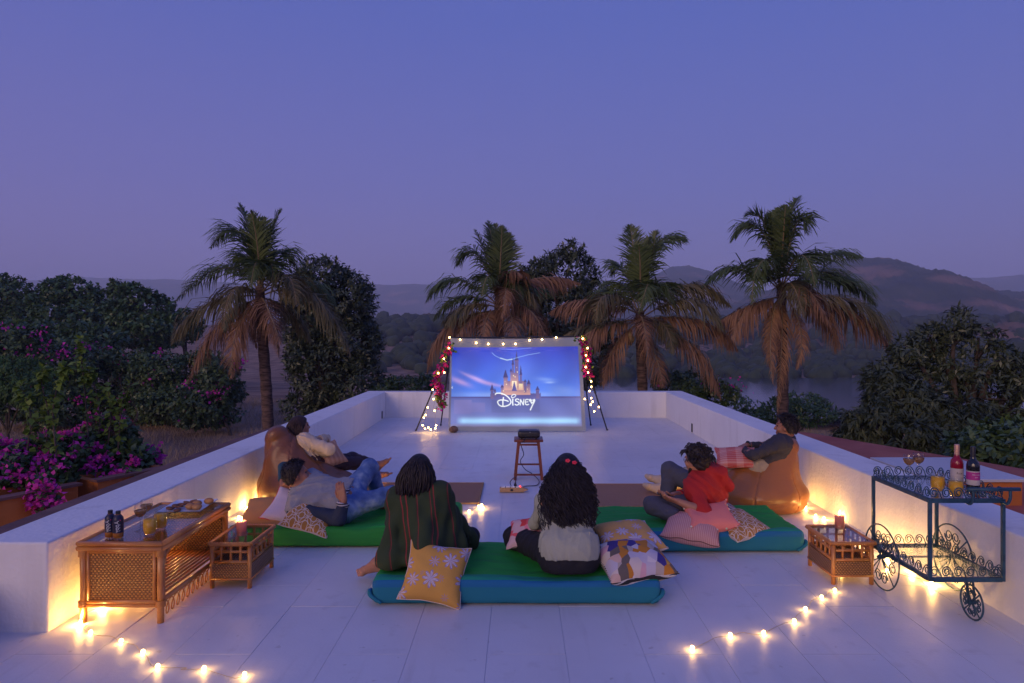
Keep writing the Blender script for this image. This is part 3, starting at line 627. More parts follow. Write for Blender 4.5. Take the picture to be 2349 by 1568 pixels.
# far row of trees beyond the field
far = [((30, 690), 66, [(15, 676, 48, 40), (-40, 690, 60, 50), (50, 715, 36, 34), (20, 745, 70, 50)]), ((165, 690), 60, [(135, 668, 36, 32), (180, 668, 42, 30), (120, 705, 46, 36), (205, 710, 42, 40), (160, 750, 80, 46)]), ((268, 690), 70, [(270, 664, 22, 18), (262, 690, 18, 18), (265, 725, 36, 34)]),
       ((330, 720), 56, [(318, 690, 40, 32), (350, 712, 48, 36), (300, 730, 54, 38), (390, 745, 36, 30), (340, 765, 74, 34)]), ((425, 740), 72, [(425, 728, 22, 20), (440, 752, 26, 22), (408, 765, 44, 26)]), ((90, 780), 50, [(70, 770, 60, 36), (10, 775, 60, 40), (210, 782, 70, 34), (130, 790, 60, 30)])]
fl = ['broad tree in far row at the edge of the field, with tall lopsided crown', 'twin headed tree in far row with two tall humps against hills', 'slim tree in far row with small separate top tuft', 'big rounded bright green tree in far row beyond the field', 'small round tree in far row just beside left palm fronds', 'low spreading dark tree in front of the far row']
for i, ((px, py), d, ls) in enumerate(far):
    tree('field_tree', fl[i], 'tree', [lob(a, b, d + (j % 2), c, e) for j, (a, b, c, e) in enumerate(ls)], ((px - CX) * d / F, d), 0.42, 0.13, 5, 6.5, M['leaf_far'], 40 + i, 0.28, holes=0.3, hs=0.5, sub=6, group='far row of trees')
# bougainvillea hedge across the field
hedge = [('bougainvillea hedge bush with most magenta tufts, at its outer end', (60, 860), 33, [(40, 800, 70, 44), (120, 845, 70, 50), (-30, 860, 80, 70), (60, 905, 90, 60), (130, 930, 70, 50)], 26),
         ('bougainvillea hedge bush with bare twigs beneath the far trees', (240, 880), 36, [(210, 835, 56, 40), (290, 850, 60, 46), (240, 890, 90, 50), (270, 935, 80, 40)], 14),
         ('dark bougainvillea hedge bush with few blossoms beside palm trunk', (400, 900), 35, [(370, 845, 60, 42), (440, 865, 66, 52), (400, 915, 90, 50), (330, 895, 60, 48), (460, 930, 66, 36), (370, 945, 70, 30)], 12),
         ('dark hedge bush close against the left palm trunk', (530, 900), 32, [(500, 855, 46, 40), (515, 905, 40, 40), (480, 920, 56, 44), (500, 950, 46, 28), (450, 955, 46, 26)], 6)]
for i, (lb, (px, py), d, ls, nb) in enumerate(hedge):
    tree('bougainvillea_bush', lb, 'bush', [lob(a, b, d + 0.8 * (j % 2), c, e) for j, (a, b, c, e) in enumerate(ls)], ((px - CX) * d / F, d), 0.24, 0.07, 5, 19, M['leaf_bush'], 60 + i, 0.1, blossom=nb, bl_size=0.17, bl_cl=0.26, holes=0.2, hs=0.9, group='bougainvillea hedge')
tree('fern_bush', 'bright green fine leaved mound of a bush', 'bush', [lob(30, 865, 24, 85, 52), (W(-60, 890, 24), (1.3, 1.3, 1.0)), lob(60, 895, 23.5, 60, 36)], ((30 - CX) * 24 / F, 24), 0.13, 0.022, 6, 75, M['leaf_fern'], 71, 0.08, holes=0.05, hs=1.2, droop=1.2)
# bougainvillea in the planters, with long upright shoots
def shoots(t, loc, lines, m, leafsize, seed):
    r = np.random.default_rng(seed)
    for pts in lines:
        P = spline(pts, 8); MB().tube(P, np.linspace(0.011, 0.003, len(P)), 5).build('shoot', M['bark'], t, off=loc)
        n = 26 * len(pts); idx = r.random(n) ** 0.8 * (len(P) - 1); i0 = np.clip(idx.astype(int), 0, len(P) - 2); f = (idx - i0)[:, None]
        C = P[i0] * (1 - f) + P[i0 + 1] * f; D = unit(r, n); D[:, 2] -= 0.35; D /= np.linalg.norm(D, axis=1)[:, None]; U = np.tile([0, -0.3, 1.0], (n, 1)) + unit(r, n) * 0.4
        U -= D * np.sum(U * D, 1)[:, None]; U /= np.linalg.norm(U, axis=1)[:, None]
        V, Q = leaf_quads(C + D * 0.02, D, U, leafsize * r.uniform(0.6, 1.2, n), leafsize * 0.36 * r.uniform(0.8, 1.2, n), r)
        o = obj('shoot_leaves', mesh_from('shoot_leaves', V - loc, Q), m, t); o['kind'] = 'stuff'
b1 = tree('bougainvillea', 'bougainvillea full of magenta bracts with tall lime green shoots', 'bush', [lob(50, 1062, 7.5, 76, 48), lob(135, 1045, 7.8, 70, 50), lob(20, 1085, 7.1, 50, 40), lob(115, 1095, 7.2, 46, 30), lob(-60, 1070, 7.3, 80, 60), lob(108, 1150, 6.75, 20, 34)], (-5.0, 7.1), 0.085, 0.034, 4, 230, M['leaf_bush'], 81, 0.03, blossom=70, base_z=0.0, holes=0.1, hs=4, bl_size=0.055, bl_cl=0.06, bl_n=22)
l1 = np.array(b1.location)
shoots(b1, l1, [[W(100, 1060, 7.4), W(112, 960, 7.5), W(95, 880, 7.6), W(98, 845, 7.6)], [W(60, 1050, 7.3), W(70, 950, 7.4), W(45, 880, 7.5)], [W(130, 1050, 7.3), W(122, 940, 7.5), W(140, 860, 7.6), W(150, 840, 7.6)]], M['leaf_lime'], 0.10, 5)
b2 = tree('bougainvillea', 'leggy bougainvillea with dark heart shaped leaves hanging over planter', 'bush', [lob(235, 1035, 8.3, 70, 52), lob(290, 1062, 8.1, 46, 36), lob(215, 1080, 7.9, 46, 30), lob(320, 1055, 8.6, 40, 24), lob(250, 990, 8.6, 46, 38), lob(300, 1110, 7.7, 30, 26)], (-4.7, 7.9), 0.095, 0.040, 4, 210, M['leaf_bush'], 83, 0.03, blossom=46, base_z=0.0, holes=0.1, hs=4, bl_size=0.055, bl_cl=0.06, bl_n=22)
l2 = np.array(b2.location)
shoots(b2, l2, [[W(225, 1040, 8.0), W(228, 940, 8.1), W(212, 870, 8.2), W(205, 850, 8.2)], [W(205, 1040, 7.9), W(195, 900, 8.1), W(188, 830, 8.2), W(184, 775, 8.2)], [W(270, 1040, 8.0), W(280, 930, 8.1), W(300, 880, 8.2)], [W(245, 1040, 8.0), W(255, 950, 8.1), W(245, 880, 8.2)]], M['leaf_lime'], 0.09, 6)
tw = MB(); r_ = np.random.default_rng(4)
for k in range(16):
    a = W(250 + r_.uniform(-20, 20), 1000, 8.1); b_ = W(250 + r_.uniform(-55, 70), 930 + r_.uniform(-20, 20), 8.2); c_ = W(250 + r_.uniform(-80, 100), 865 + r_.uniform(-25, 40), 8.3)
    tw.tube(bez(a, b_, c_, 9), np.linspace(0.006, 0.002, 9), 4)
tw.build('twigs', M['bark'], b2, off=l2)
# woods on the far bank: one mass
def woods():
    r = np.random.default_rng(12); Vs = []; Fs = []; o = 0
    import bmesh
    bm = bmesh.new(); bmesh.ops.create_icosphere(bm, subdivisions=2, radius=1.0); bv = np.array([v.co[:] for v in bm.verts]); bf = np.array([[v.index for v in f.verts] for f in bm.faces]); bm.free()
    for k in range(900):
        y = r.uniform(206, 330) if r.random() < 0.6 else r.uniform(330, 480); x = r.uniform(-0.32, 0.82) * y
        s = r.uniform(1.6, 3.6) * (1 + (y - 200) / 400)
        V = bv * (1 + 0.30 * np.sin(bv @ r.normal(0, 3.2, (3, 3)) + r.uniform(0, 6, 3)).mean(1, keepdims=True) + r.normal(0, 0.07, (len(bv), 1))) * np.array([s, s, s * r.uniform(0.75, 1.1)])
        z0 = float(ground_z(x, y)); yy = (y - 250) / 270
        hz_ = -13 + (27.0) * (0.55 * float(smooth01(np.array(yy))) + 0.45 * max(yy, 0) ** 1.6); z0 = max(z0, hz_ - 1)
        Vs.append(V + (x, y, z0 + s * 0.55)); Fs.append(bf + o); o += len(bv)
    ob = obj('far_woods', mesh_from('far_woods', np.concatenate(Vs), np.concatenate(Fs)), mat('woods', (0.010, 0.022, 0.010), (0.045, 0.066, 0.028), 0.45, 0.9, world=True, island=0.5)); ob['kind'] = 'stuff'; tag(ob, 'dense far-off woods on the opposite lake bank', 'woods')
woods()
# dry grass of the field
def grass():
    r = np.random.default_rng(15); C = []
    for (xa, xb, ya, yb, n) in ((-26, -5, 20, 48, 26000), (5, 22, 17, 46, 9000), (-7, -4.3, 10, 20, 3000)):
        x = r.uniform(xa, xb, n); y = ya + (yb - ya) * r.random(n) ** 1.3; C.append(np.stack([x, y, ground_z(x, y)], 1))
    C = np.concatenate(C); k = len(C); h = r.uniform(0.12, 0.42, k) * (0.6 + 0.5 * np.abs(wob(C[:, 0], C[:, 1], 0.5)))
    d = r.normal(0, 0.35, (k, 3)); d[:, 2] = 1; w = unit(r, k) * 0.012; w[:, 2] = 0
    V = np.concatenate([C - w, C + w, C + d * h[:, None]]); i = np.arange(k)
    o = obj('field_grass', mesh_from('field_grass', V, np.stack([i, i + k, i + 2 * k], 1)), mat('dry_grass', (0.20, 0.16, 0.08), (0.46, 0.33, 0.20), 0.6, 0.9, island=0.5)); o['kind'] = 'stuff'; tag(o, 'dry straw coloured grass of the field below terrace', 'grass')
grass()
# ================================================================ people: smooth implicit bodies turned into meshes
def cap(a, b, r1, r2=None, k=0.03, cut=False): return ('c', np.asarray(a, float), np.asarray(b, float), r1, r1 if r2 is None else r2, k, cut)
def ell(c, R, rad, k=0.02): return ('e', np.asarray(c, float), np.asarray(R, float), np.asarray(rad, float), 0, k, False)
def prim_d(q, P):
    if q[0] == 'c':
        _, a, b, r1, r2, k, cut = q; ba = b - a; L2 = ba @ ba + 1e-12; h = (P - a) @ ba / L2; hc = np.clip(h, 0, 1)
        d = np.linalg.norm(P - a - hc[:, None] * ba, axis=1) - (r1 + (r2 - r1) * hc)
        if cut: d = np.maximum(d, (h - 1) * math.sqrt(L2))
        return d
    _, c, R, rad, _, k, _ = q; x = (P - c) @ R / rad; k0 = np.linalg.norm(x, axis=1); k1 = np.linalg.norm(x / rad, axis=1) + 1e-9
    return k0 * (k0 - 1) / k1
def prim_box(q):
    if q[0] == 'c': m = max(q[3], q[4]) + 0.05 + q[5]; return np.minimum(q[1], q[2]) - m, np.maximum(q[1], q[2]) + m
    m = q[3].max() + 0.05 + q[5]; return q[1] - m, q[1] + m
def field(prims, P, carve=(), disp=None):
    D = np.full(len(P), 1.0)
    for q in prims:
        lo, hi = prim_box(q); m = np.all((P > lo) & (P < hi), axis=1)
        if not m.any(): continue
        d = prim_d(q, P[m]); a = D[m]; k = q[5]; h = np.clip(0.5 + 0.5 * (a - d) / k, 0, 1)
        D[m] = a * (1 - h) + d * h - k * h * (1 - h)
    if disp is not None:
        m = np.abs(D) < 0.06; D[m] += disp(P[m])
    for f in carve: D = np.maximum(D, f(P))
    return D
def sdf_mesh(prims, h, carve=(), disp=None):
    bx_ = [prim_box(q) for q in prims]; lo = np.min([b[0] for b in bx_], 0) + 0.02; hi = np.max([b[1] for b in bx_], 0) - 0.02
    c = 4; n = np.ceil((hi - lo) / (h * c)).astype(int) + 1
    g = [lo[i] + np.arange(n[i]) * h * c + h * c / 2 for i in range(3)]
    Pc = np.stack(np.meshgrid(*g, indexing='ij'), -1).reshape(-1, 3); Dc = field(prims, Pc, carve, None)
    act = (np.abs(Dc) < h * c * 1.3 + 0.02).reshape(n); sg = np.where(Dc < 0, -1.0, 1.0).reshape(n)
    D = np.repeat(np.repeat(np.repeat(sg, c, 0), c, 1), c, 2).astype(np.float32)
    A = np.repeat(np.repeat(np.repeat(act, c, 0), c, 1), c, 2); I = np.argwhere(A)
    D[A] = field(prims, lo + (I + 0.5) * h, carve, disp)
    ins = D < 0; S = ins.shape
    cnt = sum(ins[i:S[0] - 1 + i, j:S[1] - 1 + j, k:S[2] - 1 + k].astype(np.int8) for i in (0, 1) for j in (0, 1) for k in (0, 1))
    cell = np.argwhere((cnt > 0) & (cnt < 8)); N = len(cell)
    cor = np.array([[i, j, k] for i in (0, 1) for j in (0, 1) for k in (0, 1)])
    val = np.stack([D[cell[:, 0] + o[0], cell[:, 1] + o[1], cell[:, 2] + o[2]] for o in cor], 1)
    acc = np.zeros((N, 3)); num = np.zeros(N)
    for a in range(8):
        for b in range(a + 1, 8):
            if np.abs(cor[a] - cor[b]).sum() != 1: continue
            m = (val[:, a] < 0) != (val[:, b] < 0); t = val[m, a] / (val[m, a] - val[m, b]); acc[m] += cor[a] + t[:, None] * (cor[b] - cor[a]); num[m] += 1
    V = lo + (cell + acc / num[:, None] + 0.5) * h
    idx = np.full(tuple(s - 1 for s in S), -1, np.int64); idx[cell[:, 0], cell[:, 1], cell[:, 2]] = np.arange(N); Q = []
    for ax in range(3):
        s0 = [slice(None)] * 3; s1 = [slice(None)] * 3; s0[ax] = slice(0, -1); s1[ax] = slice(1, None); a = ins[tuple(s0)]; b = ins[tuple(s1)]
        e = np.argwhere(a != b); u, v = (ax + 1) % 3, (ax + 2) % 3
        e = e[(e[:, u] > 0) & (e[:, v] > 0) & (e[:, u] < S[u] - 1) & (e[:, v] < S[v] - 1)]
        fl = a[e[:, 0], e[:, 1], e[:, 2]]; q = []
        for du, dv in ((1, 1), (0, 1), (0, 0), (1, 0)):
            w = e.copy(); w[:, u] -= du; w[:, v] -= dv; q.append(idx[w[:, 0], w[:, 1], w[:, 2]])
        q = np.stack(q, 1); q[~fl] = q[~fl][:, ::-1]; Q.append(q)
    Q = np.concatenate(Q); Q = Q[(Q >= 0).all(1)]
    return V, Q
def below(z): return lambda P: z - P[:, 2]
# ================================================================ soft furnishings
def cloth_mat(name, c1, c2, scale=200.0, rough=0.85, bump=0.25, bscale=14.0):
    q = NT(name, rough); n = q.noise(scale); c = q.mix(n, c1, c2); q.bump(q.noise(bscale, detail=5), bump, 0.012); return q.col(c)
def rounded_block(L, Wd, H, nx, ny, nz, rad, seed, wob_=0.006, sag=0.0):
    """soft block: box grid pulled to rounded edges, with a lumpy surface; origin in the middle of its underside"""
    V = []; Fc = []; o = 0
    def face(f, nu, nv):
        nonlocal o
        u = np.linspace(-1, 1, nu); v = np.linspace(-1, 1, nv); U, Vv = np.meshgrid(u, v, indexing='ij')
        V.append(f(U.ravel(), Vv.ravel())); Fc.append(tri_strip_quads(nu, nv) + o); o += nu * nv
    one = lambda a: np.ones_like(a)
    face(lambda a, b: np.stack([a, b, one(a)], 1), nx, ny); face(lambda a, b: np.stack([b, a, -one(a)], 1), ny, nx)
    face(lambda a, b: np.stack([a, -one(a), b], 1), nx, nz); face(lambda a, b: np.stack([b, one(a), a], 1), nz, nx)
    face(lambda a, b: np.stack([one(a), a, b], 1), ny, nz); face(lambda a, b: np.stack([-one(a), b, a], 1), nz, ny)
    P = np.concatenate(V) * np.array([L, Wd, H]) / 2
    h = np.array([L, Wd, H]) / 2 - rad; q = np.clip(P, -h, h); d = P - q; ln = np.linalg.norm(d, axis=1)[:, None]
    P = q + np.where(ln > 1e-9, d / (ln + 1e-9) * np.minimum(ln, rad) , 0); P[:, 2] += H / 2
    n = fbm(P, 3.5, 3, seed); top = np.clip(P[:, 2] / H, 0, 1)
    P[:, 2] += n * wob_ * 1.6 * top; P[:, 0] += n * wob_ * (1 - top * 0.5); P[:, 1] += np.roll(n, 7) * wob_ * (1 - top * 0.5)
    P[:, 2] = np.maximum(P[:, 2], 0.001)
    return P, np.concatenate(Fc)
def sheet_mat(name, front, flip=False):
    """green cotton sheet with turquoise and blue bands along one edge (bands woven at their own places)"""
    q = NT(name, 0.85); sp = q.n('ShaderNodeSeparateXYZ'); q.l(q.obj, sp.inputs[0])
    y = q.math('ADD', sp.outputs['Y'], q.math('MULTIPLY', sp.outputs['Z'], 1.0))
    k = q.n('ShaderNodeMapRange'); k.inputs[1].default_value = -0.45; k.inputs[2].default_value = 0.55; q.l(y, k.inputs[0])
    st = front
    c = q.ramp(k.outputs[0], st, 'CONSTANT')
    w = q.noise(260, q.map((1, 0.12, 1))); c = q.mix(q.math('MULTIPLY', w, 0.12), c, (0.01, 0.05, 0.02))
    q.bump(q.noise(5, q.map((0.8, 1.8, 1)), 3), 0.30, 0.02); return q.col(c)
g1, g2, tq, bl, tb = (0.010, 0.30, 0.040), (0.012, 0.33, 0.042), (0.006, 0.26, 0.17), (0.005, 0.12, 0.30), (0.006, 0.19, 0.22)
ms_a = sheet_mat('sheet_banded', [(0.0, (0.006, 0.165, 0.26)), (0.16, (0.005, 0.135, 0.33)), (0.215, tq), (0.30, g1)])
ms_b = sheet_mat('sheet_green', [(0.0, (0.012, 0.22, 0.032)), (0.10, (0.014, 0.25, 0.036)), (0.2, g2)])
def mattress(label, xa, xb, ya, yb, m, seed, dents=()):
    L, Wd = xb - xa, yb - ya; loc = ((xa + xb) / 2, (ya + yb) / 2, 0.006)
    P, Q = rounded_block(L, Wd, 0.175, 90, 44, 10, 0.045, seed)
    for (dx, dy, rad, dp) in dents:
        g = np.exp(-((P[:, 0] + loc[0] - dx) ** 2 + (P[:, 1] + loc[1] - dy) ** 2) / rad ** 2); P[:, 2] -= dp * g * np.clip(P[:, 2] / 0.175, 0, 1)
    n2 = fbm(P * (1.0, 2.6, 1.0), 5.0, 2, seed + 3); P[:, 2] += 0.011 * n2 * (P[:, 2] > 0.12); P[:, 2] = np.maximum(P[:, 2], 0.001)
    t = thing('floor_mattress', label, 'mattress', loc)
    pd_ = obj('pad', mesh_from('pad', P, Q), m, t, smooth=True)
    r = np.random.default_rng(seed)
    for sx in (-1, 1):                      # tucked corner folds of the sheet
        x = sx * (L / 2 - 0.02); y = -Wd / 2 + 0.03
        MB().tube(spline([(x, y + 0.10, 0.014), (x + sx * 0.035, y + 0.03, 0.075), (x + sx * 0.02, y - 0.022, 0.06), (x - sx * 0.05, y - 0.034, 0.018)], 6), np.linspace(0.022, 0.010, 19), 7).build('sheet_fold', m, pd_, smooth=True)
    return t
mattress('floor mattress in green and blue sheet under two seated women', -0.975, 0.935, 4.38, 5.20, ms_a, 1, [(-.70, 4.72, .30, .035), (.28, 4.62, .32, .035)])
mattress('floor mattress in plain bright green sheet under the reclining man', -2.44, -0.54, 5.56, 6.42, ms_b, 2, [(-1.7, 5.95, .45, .03), (-1.3, 5.95, .3, .03)])
mattress('floor mattress in green and blue sheet under man in red', 0.43, 2.335, 5.43, 6.27, ms_a, 3, [(1.65, 5.85, .35, .03)])
# jute mats
jm = NT('jute', 0.95); w1 = jm.n('ShaderNodeTexWave', wave_type='BANDS', bands_direction='Y'); w1.inputs['Scale'].default_value = 22; w1.inputs['Distortion'].default_value = 1.2; jm.l(jm.obj, w1.inputs[0])
jc = jm.mix(jm.noise(60), (0.32, 0.165, 0.095), (0.50, 0.28, 0.165)); jm.col(jm.mix(jm.math('MULTIPLY', w1.outputs[0], 0.4), jc, (0.20, 0.10, 0.06))); jm.bump(w1.outputs[0], 0.6, 0.006)
def mat_rug(label, xa, xb, ya, yb, seed):
    nx, ny = 50, 24; X, Y = np.meshgrid(np.linspace(xa, xb, nx), np.linspace(ya, yb, ny), indexing='ij')
    P = np.stack([X.ravel(), Y.ravel(), np.zeros(nx * ny)], 1); n = fbm(P, 2.0, 2, seed); P[:, 2] = 0.011 + 0.004 * np.abs(n)
    Pb = P.copy(); Pb[:, 2] = 0.004; c = np.array([(xa + xb) / 2, (ya + yb) / 2, 0])
    Q = tri_strip_quads(nx, ny); k = nx * ny; fs = [tuple(f) for f in Q] + [tuple(f[::-1] + k) for f in Q]
    ring = [i * ny for i in range(nx)] + [(nx - 1) * ny + j for j in range(1, ny)] + [i * ny + ny - 1 for i in range(nx - 2, -1, -1)] + [j for j in range(ny - 2, 0, -1)]
    fs += [(ring[i], ring[i] + k, ring[(i + 1) % len(ring)] + k, ring[(i + 1) % len(ring)]) for i in range(len(ring))]
    o = thing('jute_mat', label, 'mat', c); obj('weave', mesh_from('weave', np.concatenate([P, Pb]) - c, fs), jm.m, o, smooth=False)
    b = MB()
    for x in (xa, xb): b.tube([(x, ya, 0.012), (x, yb, 0.012)], 0.009, 6)
    for y in (ya, yb): b.tube([(xa, y, 0.012), (xb, y, 0.012)], 0.007, 6)
    b.build('edging', mat('jute_edge', (0.30, 0.17, 0.08), (0.45, 0.28, 0.13), 30, 0.9), o, off=c)
mat_rug('brown jute mat between the green mattress and the wooden stool', -2.25, -0.425, 6.98, 7.92, 4)
mat_rug('brown jute mat behind the mattress of man in red', 0.62, 2.05, 6.85, 7.86, 5)
# ---------------------------------------------------------------- cushions
def pillow_mesh(L, Wd, T, seed, n=34, flat=0.0):
    u = np.linspace(-1, 1, n); U, Vv = np.meshgrid(u, u, indexing='ij'); U = U.ravel(); Vv = Vv.ravel()
    # edges bow inwards between pointed corners
    kx = 1 - 0.11 * (1 - Vv ** 2) ** 1.2 * np.abs(U) ** 2; ky = 1 - 0.11 * (1 - U ** 2) ** 1.2 * np.abs(Vv) ** 2
    x = U * kx * L / 2; y = Vv * ky * Wd / 2
    h = ((1 - np.abs(U) ** 2.4) * (1 - np.abs(Vv) ** 2.4)) ** 0.48 * T / 2
    P = np.stack([x, y, h], 1); nz = fbm(np.stack([x, y, np.zeros_like(x)], 1), 5.0, 3, seed)
    e = np.maximum(np.abs(U), np.abs(Vv)) ; P[:, 2] += nz * 0.012 * (1 - e ** 6)
    Pb = np.stack([x, y, -h * (1 - flat)], 1); Pb[:, 2] += np.roll(nz, 11) * 0.010 * (1 - e ** 6)
    rim = e > 0.999
    wv = 0.006 * np.sin(9 * (U - Vv) + seed); P[rim, 2] = wv[rim] + 0.002; Pb[rim, 2] = wv[rim] - 0.002
    Q = tri_strip_quads(n, n); k = n * n
    top = Q; bot = Q[:, ::-1] + k; ring = [i * n for i in range(n)] + [(n - 1) * n + j for j in range(1, n)] + [i * n + n - 1 for i in range(n - 2, -1, -1)] + [j for j in range(n - 2, 0, -1)]
    side = np.array([(ring[i], ring[i] + k, ring[(i + 1) % len(ring)] + k, ring[(i + 1) % len(ring)]) for i in range(len(ring))])
    return P, Pb, top, bot, side, [P[i] for i in ring]
def cushion(label, c, size, T, R, mtop, mback, seed, piping=None, pompoms=False, flat=0.0, fold=0.0):
    """R: columns are the cushion's width, height and outward directions"""
    L, Wd = size; P, Pb, top, bot, side, ring = pillow_mesh(L, Wd, T, seed, flat=flat)
    def bendf(q):
        q = np.array(q, float)
        if fold: q[:, 2] += fold * (q[:, 0] ** 2) / (L * L) * 4
        return q
    P = bendf(P); Pb = bendf(Pb); ring = bendf(ring)
    t = thing('cushion', label, 'cushion', c)
    X = np.stack([nrm(R[0]), nrm(np.asarray(R[1]) - nrm(R[0]) * np.dot(nrm(R[0]), R[1])), np.zeros(3)], 1); X[:, 2] = np.cross(X[:, 0], X[:, 1])
    t.rotation_euler = Matrix(X.tolist()).to_euler()
    me = mesh_from('cover', np.concatenate([P, Pb]), np.concatenate([top, bot, side])); me.materials.append(mtop); me.materials.append(mback)
    mi = np.zeros(len(top) + len(bot) + len(side), np.int32); mi[len(top):] = 1; me.polygons.foreach_set('material_index', mi)
    cv_ = obj('cover', me, None, t, smooth=True)
    MB().tube(np.array(ring)[::2], 0.0035, 5, closed=True).build('piping', piping or mback, t, smooth=True)
    if pompoms:
        pc = [mat('pompom_%d' % i, c_, None, rough=0.9) for i, c_ in enumerate(((0.75, 0.72, 0.60), (0.55, 0.62, 0.40), (0.80, 0.35, 0.30)))]
        for i in range(0, len(ring), 6): MB().ball(np.array(ring[i]) * 1.02, 0.009, 8, 5).build('pompom', pc[i // 6 % 3], cv_, smooth=True)
    return t
def floral(name, base, petal, line, seed):
    """scattered eight-petalled flowers and leaves printed on cloth"""
    q = NT(name, 0.85); mp = q.map((1, 1, 0), (seed, seed * .37, 0)); v = q.n('ShaderNodeTexVoronoi'); v.inputs['Scale'].default_value = 8.2; v.inputs['Randomness'].default_value = 0.75; q.l(mp, v.inputs['Vector'])
    sb = q.n('ShaderNodeVectorMath', operation='SUBTRACT'); sc_ = q.n('ShaderNodeVectorMath', operation='SCALE'); sc_.inputs['Scale'].default_value = 1.0
    q.l(mp, sb.inputs[0]); q.l(v.outputs['Position'], sb.inputs[1]); sp = q.n('ShaderNodeSeparateXYZ'); q.l(sb.outputs[0], sp.inputs[0])
    ang = q.math('ARCTAN2', sp.outputs[1], sp.outputs[0]); rnd = q.n('ShaderNodeSeparateColor'); q.l(v.outputs['Color'], rnd.inputs[0])
    wv = q.math('ABSOLUTE', q.math('SINE', q.math('MULTIPLY_ADD', ang, 4.0, q.math('MULTIPLY', rnd.outputs[0], 6.0))))
    ln = q.math('LENGTH', 0.0) if False else None
    dist = v.outputs['Distance']
    edge = q.math('MULTIPLY_ADD', wv, 0.30, q.math('MULTIPLY_ADD', rnd.outputs[1], 0.16, 0.10))
    inside = q.math('LESS_THAN', dist, edge)
    core = q.math('MULTIPLY', q.math('GREATER_THAN', q.math('SUBTRACT', edge, dist), 0.055), inside)
    streak = q.math('GREATER_THAN', q.math('SINE', q.math('MULTIPLY', ang, 26.0)), 0.1)
    c = q.mix(inside, base, line); c = q.mix(core, c, q.mix(streak, petal, line))
    c = q.mix(q.math('MULTIPLY', q.noise(300), 0.25), c, tuple(0.6 * a for a in base)); q.bump(q.noise(18), 0.3, 0.01); return q.col(c)
def patchwork(name, cols, scale, seed):
    q = NT(name, 0.85); v = q.n('ShaderNodeTexVoronoi'); v.inputs['Scale'].default_value = scale; q.l(q.map((1, 1, 0), (seed, seed * 0.3, 0), (0, 0, 0.5)), v.inputs['Vector'])
    s_ = q.n('ShaderNodeSeparateColor'); q.l(v.outputs['Color'], s_.inputs[0])
    c = q.ramp(s_.outputs[0], [(i / len(cols), k) for i, k in enumerate(cols)], 'CONSTANT'); q.bump(q.noise(20), 0.3, 0.01); return q.col(c)
def lattice(name, base, line, scale=13.0):
    """interlaced white arcs on ochre cloth"""
    q = NT(name, 0.85); sp = q.n('ShaderNodeSeparateXYZ'); q.l(q.map((scale, scale, 0)), sp.inputs[0]); acc = None
    for (ox, oy) in ((0, 0), (0.5, 0.5)):
        fx = q.math('SUBTRACT', q.math('FRACT', q.math('ADD', sp.outputs[0], ox)), 0.5); fy = q.math('SUBTRACT', q.math('FRACT', q.math('ADD', q.math('MULTIPLY', sp.outputs[1], 0.8), oy)), 0.5)
        d = q.math('SQRT', q.math('ADD', q.math('MULTIPLY', fx, fx), q.math('MULTIPLY', fy, fy)))
        for rr in (0.46, 0.22):
            k = q.math('LESS_THAN', q.math('ABSOLUTE', q.math('SUBTRACT', d, rr)), 0.020); acc = k if acc is None else q.math('MAXIMUM', acc, k)
    c = q.mix(acc, base, line); c = q.mix(q.math('MULTIPLY', q.noise(300), 0.3), c, (0.1, 0.06, 0.02)); q.bump(acc, 0.3, 0.004); return q.col(c)
def stripes(name, a, b, scale, axis=0, rough=0.85):
    q = NT(name, rough); sp = q.n('ShaderNodeSeparateXYZ'); q.l(q.obj, sp.inputs[0]); k = q.math('GREATER_THAN', q.math('SINE', q.math('MULTIPLY_ADD', sp.outputs[axis], scale, q.math('MULTIPLY', q.noise(9), 2.0))), 0.0)
    c = q.mix(k, a, b); q.bump(q.noise(20), 0.3, 0.01); return q.col(c)
def plaid(name, a, b, scale):
    q = NT(name, 0.85); sp = q.n('ShaderNodeSeparateXYZ'); q.l(q.obj, sp.inputs[0])
    k1 = q.math('SINE', q.math('MULTIPLY', sp.outputs[0], scale)); k2 = q.math('SINE', q.math('MULTIPLY', sp.outputs[1], scale))
    k3 = q.math('SINE', q.math('MULTIPLY', sp.outputs[1], scale * 6))
    f = q.math('ADD', q.math('MULTIPLY', q.math('GREATER_THAN', k1, 0.2), 0.4), q.math('MULTIPLY', q.math('GREATER_THAN', k3, 0.4), 0.45)); c = q.mix(q.math('MINIMUM', q.math('ADD', f, q.math('MULTIPLY', q.math('GREATER_THAN', k2, 0.7), 0.2)), 1.0), a, b); q.bump(q.noise(20), 0.3, 0.01); return q.col(c)
ochre = (0.55, 0.27, 0.055); lilac = (0.46, 0.42, 0.62); cream = (0.62, 0.54, 0.48)
m_fl1 = floral('floral_ochre', (0.62, 0.34, 0.07), (0.72, 0.68, 0.74), (0.28, 0.24, 0.50), 1.3)
m_fl2 = floral('floral_ochre_b', (0.58, 0.34, 0.11), (0.70, 0.66, 0.72), (0.30, 0.27, 0.50), 4.1)
m_cream = cloth_mat('cream_cotton', (0.58, 0.50, 0.46), (0.72, 0.64, 0.58))
m_patch = patchwork('patchwork', [(0.42, 0.36, 0.33), (0.04, 0.03, 0.22), (0.62, 0.58, 0.62), (0.50, 0.20, 0.02), (0.50, 0.47, 0.58), (0.60, 0.36, 0.46), (0.13, 0.11, 0.10), (0.58, 0.34, 0.06), (0.62, 0.54, 0.50), (0.60, 0.42, 0.36)], 15.0, 2.7)
m_bw = stripes('black_white_stripe', (0.02, 0.02, 0.025), (0.62, 0.60, 0.58), 330, 1)
m_lat = lattice('lattice_ochre', (0.42, 0.21, 0.045), (0.72, 0.66, 0.62), 9.5)
